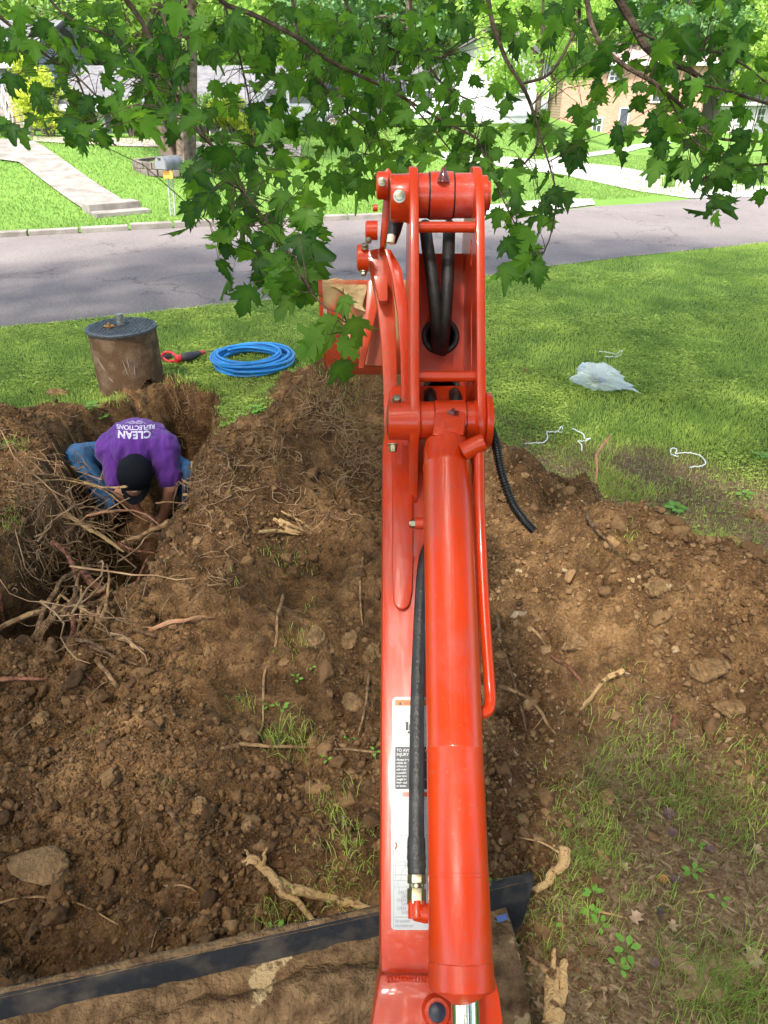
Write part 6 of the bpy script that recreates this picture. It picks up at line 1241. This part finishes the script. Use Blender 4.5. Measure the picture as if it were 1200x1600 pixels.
# ---- foliage builder: many small leaf faces in uneven clumps
lq = np.array([[-1, 0, 0], [0, -.55, .1], [1, 0, 0], [0, .55, .1]], float); lqF = np.array([[0, 1, 2], [0, 2, 3]])
def foliage(centers, nleaf, size, var0=.5, vs_=.25):
    """centers: rows x,y,z,r -> leaf quads scattered near the shell of each clump"""
    Cn = np.array(centers, float); wgt = Cn[:, 3]**2; wgt /= wgt.sum(); k_ = rng.choice(len(Cn), nleaf, p=wgt); d = rng.normal(size=(nleaf, 3)); d /= np.linalg.norm(d, axis=1)[:, None]
    rr = rng.uniform(.25, 1.0, nleaf)**.5*(1+.25*rng.normal(size=nleaf)*.5); pos = Cn[k_, :3]+d*rr[:, None]*Cn[k_, 3][:, None]*np.array([1, 1, .8])
    cv = rng.normal(size=len(Cn))*.22; v = np.clip(var0+cv[k_]+vs_*rng.normal(size=nleaf), 0, 1); return scatter([(lq, lqF)], pos, size*rng.uniform(.6, 1.3, nleaf), rotmats(nleaf), v)
def tree(name, label, cat, x, y, z0, hgt, rad, lm, nleaf=7000, lsize=.16, trunk_h=None, tr=.18, group=None, lift=.30, stems=1, nclump=38, bm_=None):
    t_ = thing(name, label, cat, (x, y, z0), group); cs = []; th_ = trunk_h or hgt*lift
    for i in range(nclump):
        a = rng.uniform(0, 2*math.pi); h_ = rng.uniform(0, 1); env = math.sin(math.pi*min(1, .12+.80*h_))**.6; q_ = rad*env*math.sqrt(rng.uniform(.05, 1)); cs.append((x+q_*math.cos(a), y+q_*math.sin(a), z0+th_+(hgt-th_)*h_*.92, rad*rng.uniform(.16, .34)))
    V_, F_, A_ = foliage(cs, nleaf, lsize); link('crown', mesh_np('crown', V_, F_, {'var': A_}), lm, t_); m_ = MB()
    for s_ in range(stems):
        a = 2*math.pi*s_/max(1, stems)+.6; off = .0 if stems == 1 else .22; b0_ = Vector((x+off*math.cos(a), y+off*math.sin(a)*.6, z0-.2)); tp = Vector((x+(off*5)*math.cos(a), y+off*4*math.sin(a), z0+th_+(hgt-th_)*.35))
        m_.tube(spline([b0_, b0_.lerp(tp, .4)+Vector((.06*math.cos(a), 0, 0)), tp], 6), [tr*(1.25 if j == 0 else 1-.045*j) for j in range(13)], 10, jit=.06)
        for l_ in range(5):
            c_ = cs[rng.integers(0, len(cs))]; st_ = b0_.lerp(tp, random.uniform(.5, 1)); m_.tube(spline([st_, st_.lerp(Vector(c_[:3]), .5)+Vector((0, 0, .2)), Vector(c_[:3])], 4), [tr*.42*(1-.1*j) for j in range(9)], 7)
    m_.build('trunk', bm_ or barkm, t_); return t_
lm_mid = leafmat('leaf_mid_green', (.085, .18, .035), (.22, .36, .08), .35, (.35, .52, .08), .5)
lm_bri = leafmat('leaf_light_green', (.14, .28, .04), (.36, .52, .11), .45, (.55, .75, .15), .5)
lm_yel = leafmat('leaf_yellow_green', (.18, .28, .02), (.42, .48, .05), .35, (.7, .75, .1), .5)
lm_dk = leafmat('leaf_dark_green', (.05, .13, .045), (.15, .27, .09), .3, (.2, .36, .08), .5)
tree('multi_stem_tree', 'grey multi-stemmed tree in the stone ring left of the hanging leaves', 'tree', pc[0], pc[1], zp+.1, 8.5, 3.2, lm_bri, 9000, .10, trunk_h=3.2, tr=.20, stems=4)
g_ = Wz(853, 36); tree('young_tree', 'bright light green tree in front of the white house', 'tree', g_.x-.5, 36, g_.z, 8.0, 2.7, lm_bri, 12000, .10, trunk_h=1.6, tr=.16)
def bush(name, label, px, py, Y, rad, hgt, lm, nleaf=2600, ls=.06, stems=True):
    g_ = W(px, py, Y); zg = float(base_z(np.array([g_.x]), np.array([Y]))[0]); t_ = thing(name, label, 'bush', (g_.x, Y, zg)); cs = []
    for i in range(22): a = rng.uniform(0, 6.28); q_ = rad*math.sqrt(rng.uniform(0, 1))*.75; h_ = rng.uniform(.25, .9); cs.append((g_.x+q_*math.cos(a), Y+q_*math.sin(a), zg+hgt*h_*(1-.25*(q_/rad)**2), rad*rng.uniform(.22, .36)))
    V_, F_, A_ = foliage(cs, nleaf, ls); link('foliage', mesh_np('foliage', V_, F_, {'var': A_}), lm, t_)
    m_ = MB(); 
    for i in range(7): a = i*.9; m_.tube([(g_.x+.05*math.cos(a), Y+.05*math.sin(a), zg-.1), (g_.x+rad*.3*math.cos(a), Y+rad*.3*math.sin(a), zg+hgt*.35), (g_.x+rad*.55*math.cos(a), Y+rad*.55*math.sin(a), zg+hgt*.65)], [.03, .022, .01], 6)
    m_.build('stem', barkm, t_)
bush('leggy_bush', 'yellow-green leggy bush beside the stacked stone wall', 80, 214, 26.8, 1.15, 2.0, lm_yel, 4200, .055)
bush('round_bush', 'bright green leafy bush in front of the blue-grey wall', 208, 218, 26.6, .62, 1.15, lm_bri, 3000, .06)
bush('round_bush', 'smaller bright bush right beside the first bright one', 236, 220, 26.8, .42, .8, lm_bri, 1700, .06)
bush('clipped_bush', 'mid green clipped bush right of the multi-stemmed tree', 322, 222, 27, .75, 1.5, lm_mid, 3600, .045)
bush('golden_bush', 'golden yellow bush at the left of a pair behind the lawn', 368, 226, 26.6, .85, 1.45, lm_yel, 4200, .05)
bush('golden_bush', 'lower golden yellow bush at the right of the pair', 412, 232, 26, .75, .95, lm_yel, 3200, .05)
bush('yellow_shrub', 'yellow shrub in front of the grey-sided house', 60, 160, 29, .9, 3.0, lm_yel, 2600, .07)
bush('small_shrub', 'small green shrub at the trunk of the light green tree', 838, 236, 38, .5, .75, lm_mid, 1500, .06)
bush('small_shrub', 'small green shrub in the stone ring', 348, 264, float(pc[1])-.5, .35, .4, lm_mid, 900, .04)
# long-leaved clumps by the drive
for px, py, lab, sz in ((1046, 293, 'green strappy plant at the edge of the white drive', .55), (1172, 283, 'pale spiky yucca-like clump on the right-hand lawn', .8)):
    q_ = gb(px, py); nn = 60; x = q_[0]+rng.normal(size=nn)*.10; y = q_[1]+rng.normal(size=nn)*.10; V, F = blades(x, y, rng.uniform(.5, 1, nn)*sz, .045, .9, base_z); o = link('strappy_plant', mesh_np('strappy_plant', V-np.array([q_[0], q_[1], 0]), F, {'var': rng.uniform(.3, 1, nn*5)}), lm_mid); o.location = (q_[0], q_[1], 0); tag(o, lab, 'plant')
# mulch bed edging in front of the left house
me_ = sheet('mulch_bed', [gb(*p) for p in [(52, 222), (110, 226), (200, 230), (300, 232), (420, 244), (470, 246), (470, 228), (300, 222), (200, 218), (52, 214)]], mat('mulch', (.16, .11, .085), .95, var=(.42, .36, .32), vscale=9, bump=1, bscale=25), 'brown mulch bed', .03, sub=1.0)
# cars
def car(label, x, y, yaw, paintm):
    zg = float(base_z(np.array([x]), np.array([y]))[0])+.02; t_ = thing('parked_car', label, 'car', (x, y, zg)); Mx = Matrix.Translation((x, y, zg)) @ Matrix.Rotation(R(yaw), 4, 'Z')
    side = [(-2.2, .35), (-2.25, .65), (-2.1, .88), (-1.35, .98), (-.75, 1.42), (.55, 1.46), (1.35, 1.02), (2.15, .92), (2.28, .6), (2.2, .32)]
    m_ = MB(); m_.prism([Mx @ Vector((a, -.86, z)) for a, z in side], Mx.to_3x3() @ Vector((0, 1.72, 0))); m_.build('body', paintm, t_, bevel=.06)
    for s_ in (-1, 1):
        yy = .872*s_
        for (gx0, gx1) in ((-.98, -.12), (-.02, 1.0)): m_ = MB(); m_.prism([Mx @ Vector((gx0+.05*(gx0 < -.5), yy, .98)), Mx @ Vector((gx1, yy, .98)), Mx @ Vector((gx1-(.28 if gx1 > .5 else 0), yy, 1.36)), Mx @ Vector((gx0+(.30 if gx0 < -.5 else 0), yy, 1.36))], Mx.to_3x3() @ Vector((0, .012*s_, 0))); m_.build('window', glass, t_, smooth=False)
        for wx in (-1.38, 1.40):
            m_ = MB(); c_ = Mx @ Vector((wx, s_*.70, .33)); ax_ = Mx.to_3x3() @ Vector((0, s_, 0)); m_.lathe(c_, ax_, [(0, .25), (.02, .33), (.17, .33), (.19, .30), (.191, .2)], 28); wh = m_.build('wheel', rubber, t_); m_ = MB(); m_.lathe(c_+ax_*.188, ax_, [(0, .2), (.01, .19), (.012, .05), (.02, .04)], 20); m_.build('rim', chrome, wh)
    m_ = MB(); m_.prism([Mx @ Vector((.62, -.76, 1.44)), Mx @ Vector((1.33, -.80, 1.05)), Mx @ Vector((1.33, .80, 1.05)), Mx @ Vector((.62, .76, 1.44))], Mx.to_3x3() @ Vector((.01, 0, .018))); m_.build('windscreen', glass, t_, smooth=False)
    for s_ in (-1, 1): m_ = MB(); m_.box((2.2, s_*.62-.16, .62), (2.29, s_*.62+.16, .78), Mx); m_.build('headlight', trimw, t_, bevel=.02)
q_ = Wz(672, 36); car('white car parked on the drive behind the boom top', q_.x, 36, 8, mat('white_car_paint', (.72, .73, .76), .25, coat=.8))
q_ = Wz(462, 29); car('silver-grey car parked behind the golden bushes', q_.x, 28.2, 4, mat('silver_paint', (.30, .31, .33), .3, coat=.8))
# woods behind the houses
protos = []
spec = [(lm_mid, 11, 4.4), (lm_bri, 12, 4.8), (lm_dk, 13, 4.6)]
labs = {0: 'mid green leafy tree in the wood behind the houses', 1: 'light green tree in the wood behind the houses', 2: 'dark green tree in the wood behind the houses'}
spots = []
for row, (Yr, n_, half) in enumerate(((58, 11, 36), (70, 12, 44), (86, 13, 54))):
    for i in range(n_): spots.append((-half+2*half*(i+.5)/n_+rng.uniform(-2, 2), Yr+rng.uniform(-3, 4), rng.uniform(.85, 1.25)*(1+.12*row)))
spots += [(-11, 41, .8), (-18, 43, .9), (-2.5, 46, .75), (-25, 40, .8), (17, 66, .9)]
for i, (x, y, s_) in enumerate(spots):
    k_ = int(rng.integers(0, 3)) if i > 2 else i; zg = float(base_z(np.array([x]), np.array([y]))[0])
    if len(protos) < 3:
        k_ = len(protos); t_ = tree('background_tree', labs[k_], 'tree', 0, 0, 0, spec[k_][1], spec[k_][2], spec[k_][0], 9000, .21, tr=.28, group='trees of the wood behind the houses', lift=.14, nclump=60); protos.append(t_)
    else: t_ = copy_tree(protos[k_])
    t_.location = (x, y, zg); t_.scale = (s_, s_, s_); t_.rotation_euler = (0, 0, rng.uniform(0, 6.28)); t_['label'] = labs[k_]
# ================================================================ THE MAPLE OVERHEAD
lobes = [(0, -.50), (.10, -.30), (.34, -.40), (.30, -.24), (.52, -.16), (.62, .02), (.52, .04), (.66, .20), (.88, .34), (.62, .36), (.66, .52), (.46, .44), (.34, .46), (.36, .68), (.44, .84), (.26, .80), (.20, .98), (.10, 1.10), (0, 1.34)]
out2 = [(x*.62, y*.62) for x, y in lobes]+[(-x*.62, y*.62) for x, y in lobes[::-1][1:-1]]
def leaf_t(fold, droop):
    V_ = [(0, .0, 0)]+[(x, y, fold*abs(x)-droop*(y*y+x*x*.6)) for x, y in out2]; V_ = np.array(V_, float); V_[:, 1] += .25; nn = len(out2); return V_, np.array([[0, i+1, (i+1) % nn+1] for i in range(nn)])
def leaf_v(fold, droop, seed):
    V_, F_ = leaf_t(fold, droop); g_ = np.random.default_rng(seed); V_ = V_.copy(); V_[1:, :2] *= (1+.10*g_.normal(size=(len(V_)-1, 1))); V_[:, 0] *= g_.uniform(.82, 1.15); V_[:, 0] += g_.uniform(-.15, .15)*V_[:, 1]; V_[:, 2] += .10*np.sin(V_[:, 0]*4+seed)*np.abs(V_[:, 1]); return V_, F_
lt = [leaf_v(.18, .22, 1), leaf_v(.42, .35, 2), leaf_v(.05, .45, 3), leaf_v(-.15, .30, 4), leaf_v(.3, .6, 5), leaf_v(.55, .15, 6), leaf_v(.1, .1, 7), leaf_v(-.3, .5, 8)]
maplem = leafmat('maple_leaf', (.015, .054, .012), (.065, .160, .020), .47, (.16, .38, .035), .55)
n = maplem.node_tree; trn = [q for q in n.nodes if q.type == 'BSDF_TRANSLUCENT'][0]; at = [q for q in n.nodes if q.type == 'ATTRIBUTE'][0]; cr = n.nodes.new('ShaderNodeValToRGB'); cr.color_ramp.elements[0].color = (.05, .17, .018, 1); cr.color_ramp.elements[1].color = (.36, .66, .05, 1); n.links.new(at.outputs['Fac'], cr.inputs[0]); n.links.new(cr.outputs[0], trn.inputs[0])
mt = thing('maple_tree', 'maple with dark twigs and lobed leaves hanging over the top of the view', 'tree', (2.2, -2.6, 0))
zones = [ # px, py, rx, ry, count, depth
 (60, 40, 110, 60, 42, 2.9), (150, 60, 110, 60, 46, 2.8), (40, 120, 60, 45, 16, 2.7), (30, 190, 20, 25, 4, 2.4), (90, 160, 60, 45, 16, 2.5), (165, 175, 60, 40, 17, 2.3), (140, 205, 22, 20, 5, 2.1), (220, 110, 60, 90, 46, 2.4), (280, 60, 60, 70, 40, 2.3), (300, 200, 26, 70, 11, 2.2),
 (340, 250, 30, 60, 13, 2.2), (330, 330, 45, 40, 12, 2.2), (385, 350, 50, 50, 17, 2.1), (430, 395, 50, 60, 22, 2.1), (470, 330, 30, 40, 9, 2.2), (465, 440, 25, 30, 8, 2.0), (370, 110, 50, 100, 36, 2.6), (400, 220, 45, 60, 17, 2.5), (450, 170, 50, 60, 22, 2.7), (470, 60, 90, 70, 60, 2.9), (520, 150, 60, 70, 40, 3.0), (510, 250, 45, 50, 17, 2.9), (550, 270, 40, 40, 12, 2.9), (600, 80, 80, 80, 64, 3.1), (600, 180, 60, 60, 34, 3.0), (590, 245, 40, 35, 14, 2.9),
 (680, 60, 60, 70, 40, 3.0), (680, 160, 60, 50, 24, 2.9), (700, 215, 60, 35, 26, 2.7), (745, 235, 50, 40, 24, 2.6), (740, 120, 40, 40, 9, 2.8), (770, 285, 42, 50, 20, 2.4), (800, 340, 45, 40, 14, 2.3), (850, 380, 38, 45, 15, 2.2), (815, 405, 36, 24, 7, 2.2), (860, 310, 25, 50, 9, 2.4), (800, 180, 50, 40, 13, 2.7), (830, 225, 40, 45, 15, 2.6), (780, 30, 60, 45, 22, 2.8), (850, 40, 60, 35, 15, 2.6), (880, 20, 70, 30, 16, 2.7), (905, 110, 40, 40, 8, 2.5), (890, 190, 50, 40, 12, 2.6), (905, 235, 20, 16, 3, 2.4), (940, 60, 50, 45, 14, 2.6), (955, 165, 50, 50, 14, 2.5), (1000, 100, 60, 50, 18, 2.5), (1010, 40, 80, 40, 26, 2.6), (1030, 175, 50, 50, 20, 2.5), (1050, 235, 25, 20, 5, 2.3), (1085, 90, 60, 60, 32, 2.6), (1110, 30, 80, 40, 34, 2.7), (1110, 170, 60, 60, 34, 2.5), (1165, 100, 50, 70, 34, 2.6), (1160, 210, 50, 45, 24, 2.4), (1110, 250, 45, 26, 8, 2.3), (1170, 280, 40, 28, 10, 2.3), (1125, 312, 40, 20, 7, 2.2), (960, 215, 16, 25, 2, 2.4),
 (360, 395, 30, 35, 4, 2.05), (420, 420, 40, 35, 8, 2.05), (445, 300, 45, 60, 10, 2.3), (480, 385, 28, 50, 8, 2.1), (310, 300, 25, 40, 5, 2.1), (537, 458, 5, 5, 1, 1.55), (515, 490, 5, 5, 1, 1.52), (553, 497, 5, 5, 1, 1.5), (505, 522, 5, 6, 1, 1.5), (533, 528, 6, 6, 1, 1.48), (530, 562, 6, 4, 1, 1.47), (508, 548, 4, 4, 1, 1.5)]
pos = []; sc = []; rot = []; var = []; tw = MB(); br_pts = []
branches = [([(330, -30), (350, 5), (400, 25), (470, 62), (520, 98), (600, 136), (680, 182), (745, 216)], 2.7, .011, .004), ([(760, -20), (768, 30), (778, 60), (792, 95), (815, 132), (830, 165), (840, 205), (836, 235), (820, 255)], 2.6, .0095, .004), ([(905, 5), (903, 35), (880, 85), (855, 118), (818, 130)], 2.6, .006, .005),
 ([(915, -20), (922, 30), (940, 70), (975, 102), (1020, 128), (1050, 152), (1080, 180), (1120, 215), (1200, 222)], 2.5, .010, .004), ([(955, -20), (985, 30), (1010, 75), (1040, 95), (1080, 112), (1110, 135)], 2.6, .016, .008), ([(-20, 10), (40, 60), (80, 92), (120, 120), (165, 165)], 2.8, .007, .003), ([(190, -10), (225, 40), (255, 100), (275, 150), (305, 200), (335, 232), (362, 270), (383, 300), (385, 345)], 2.3, .009, .003),
 ([(380, 300), (420, 350), (455, 400), (480, 440), (497, 468)], 2.1, .0035, .002), ([(470, 432), (490, 462), (512, 482), (535, 492), (548, 520)], 1.7, .0022, .0014), ([(455, -10), (468, 60), (495, 115), (525, 160), (570, 200)], 2.9, .007, .003), ([(830, 165), (850, 230), (868, 300), (862, 360), (850, 395)], 2.4, .004, .002), ([(745, 216), (768, 270), (790, 320), (815, 370)], 2.4, .004, .002), ([(985, 40), (1040, 70), (1110, 80), (1160, 100), (1210, 140)], 2.6, .005, .003), ([(1210, 165), (1160, 150), (1130, 140), (1080, 130)], 2.5, .006, .003), ([(1210, 255), (1150, 262), (1110, 275), (1080, 290)], 2.3, .004, .002), ([(1030, 128), (1060, 180), (1080, 215), (1120, 240), (1190, 235)], 2.5, .004, .002), ([(600, 136), (590, 190), (570, 240)], 2.8, .004, .002), ([(640, 160), (700, 230), (740, 290)], 2.7, .004, .002), ([(120, 120), (140, 170), (150, 200)], 2.5, .004, .002), ([(362, 270), (330, 300), (318, 340)], 2.2, .003, .002), ([(350, 5), (372, 80), (390, 160), (398, 230)], 2.6, .005, .002), ([(60, -20), (110, 30), (180, 60), (215, 90)], 2.7, .006, .003), ([(530, -20), (560, 40), (620, 80), (690, 90)], 3.0, .007, .003), ([(640, -10), (650, 60), (690, 130), (740, 160)], 2.9, .006, .003)]
anch = []
for pts, d, r0_, r1_ in branches:
    p3 = [P(x, y, d+.05*math.sin(i*1.3)) for i, (x, y) in enumerate(pts)]; sp = spline(p3, 6); tw.tube(sp, [r0_+(r1_-r0_)*i/len(sp) for i in range(len(sp))], 7, jit=.1); anch += [Vector(q) for q in sp]
camp = np.array([0, 0, H])
A_ = np.array([list(a) for a in anch])
for (px, py, rx, ry, cnt, d) in zones:
    cnt = int(cnt*(1.05 if px < 720 else .72)*(.80 if (py < 160 and px < 460) else 1)) if cnt > 9 else cnt
    for _ in range(cnt):
        a = random.uniform(0, 6.283); q_ = math.sqrt(random.random()); x = px+rx*q_*math.cos(a); y = py+ry*q_*math.sin(a); dd = d*random.uniform(.88, 1.16) if d > 1.7 else d*random.uniform(.97, 1.04); p = np.array(P(x, y, dd)); pos.append(p); sc.append((random.uniform(.058, .108) if px < 500 else random.uniform(.062, .096))*(1.0 if d > 1.7 else .95))
        tocam = camp-p; tocam /= np.linalg.norm(tocam); nrm = tocam*(random.uniform(.2, 1) if d > 1.7 else 1.6)+rng.normal(size=3)*.45+np.array([0, 0, random.choice([-.3, .7])]); nrm /= np.linalg.norm(nrm)
        tip = np.array([random.gauss(0, .55), random.gauss(0, .4), -1.0+random.gauss(0, .25)]); tip -= nrm*tip.dot(nrm); tip /= np.linalg.norm(tip)+1e-9; s_ = np.cross(tip, nrm); rot.append(np.stack([s_, tip, nrm], 1)); var.append(min(1, max(0, random.gauss(.32 if not 420 < px < 720 else .58, .42))))  # leaves in the middle columns coloured brighter, imitating stronger backlight
        if random.random() < .8:
            j = int(np.argmin(((A_-p)**2).sum(1))); e = Vector(A_[j]); dist = (e-Vector(p)).length
            if dist < .55: mid = e.lerp(Vector(p), .5)+Vector((0, 0, random.uniform(.0, .05))); tw.tube([e, mid, Vector(p)], [.0016, .0012, .0008], 4, cap=False)
V, F, A = scatter(lt, np.array(pos), np.array(sc), np.array(rot), np.array(var))
A = A.reshape(len(pos), -1) if len(A) % len(pos) == 0 else A; A = A.copy(); A[:, 0] = np.clip(A[:, 0]+.45, 0, 1.3); A = A.ravel()
link('hanging_leaves', mesh_np('hanging_leaves', V, F, {'var': A}), maplem, mt)
barkd = mat('dark_twig_bark', (.050, .034, .026), .8, var=(.12, .085, .065), vscale=30, bump=.4, bscale=90); tw.build('twigs', barkd, mt)
# trunk and limbs behind the operator; wide crown that shades the near ground
m = MB(); m.tube(spline([(2.2, -2.6, -.2), (2.15, -2.55, 1.5), (2.0, -2.3, 3.4), (1.7, -1.8, 5.6)], 8), [.42, .36, .33]+[.30-.005*i for i in range(22)], 18, jit=.04); m.build('trunk', barkm, mt)
m = MB()
for a_, L_ in ((100, 9), (70, 8.5), (130, 8), (40, 7), (160, 6.5), (250, 5), (85, 10.5)):
    e = Vector((1.9+L_*math.cos(R(a_)), -2.1+L_*math.sin(R(a_)), 5.6+random.uniform(0, 1.2))); s_ = Vector((1.95, -2.2, 3.6+random.uniform(0, 1.5))); m.tube(spline([s_, s_.lerp(e, .4)+Vector((0, 0, 1.0)), s_.lerp(e, .75)+Vector((0, 0, .9)), e], 6), [.15*(1-.045*i) for i in range(19)], 9, jit=.08)
m.build('limb', barkm, mt)
nn = 26000; x = rng.uniform(-12, 12, nn); y = rng.uniform(-10, 10.5, nn); keep = ((x-.3)/11.5)**2+((y-.3)/10.2)**2 < 1; x, y = x[keep], y[keep]; nn = len(x)
z = 4.6+2.9*rng.uniform(0, 1, nn)+.6*fbm(x*.6, y*.6, 3, 3)+.0*y; keep = (z-H)/np.maximum(y, .1)+0*z > .28; x, y, z = x[keep], y[keep], z[keep]
keep = rng.uniform(0, 1, len(x)) > .62*np.exp(-((x+.1)/1.5)**2-((y+.9)/2.0)**2); x, y, z = x[keep], y[keep], z[keep]; nn = len(x)  # crown thinned here, an added gap letting sun onto the right mound
rm = rotmats(nn)*.55+np.eye(3)[None]*.8
hexl = np.array([[0, 0, 0], [0, -.5, -.05], [.7, -.3, -.1], [.45, .3, -.05], [0, 1.1, -.2], [-.45, .3, -.05], [-.7, -.3, -.1]], float); hexF = np.array([[0, i+1, (i+1) % 6+1] for i in range(6)])
V, F, A = scatter([(hexl, hexF)], np.stack([x, y, z], 1), rng.uniform(.15, .26, nn), rm, np.clip(rng.normal(.4, .25, nn), 0, 1))
link('crown', mesh_np('crown', V, F, {'var': A}), leafmat('maple_crown_leaf', (.05, .10, .03), (.09, .16, .05), .30, (.30, .36, .16), .5), mt)
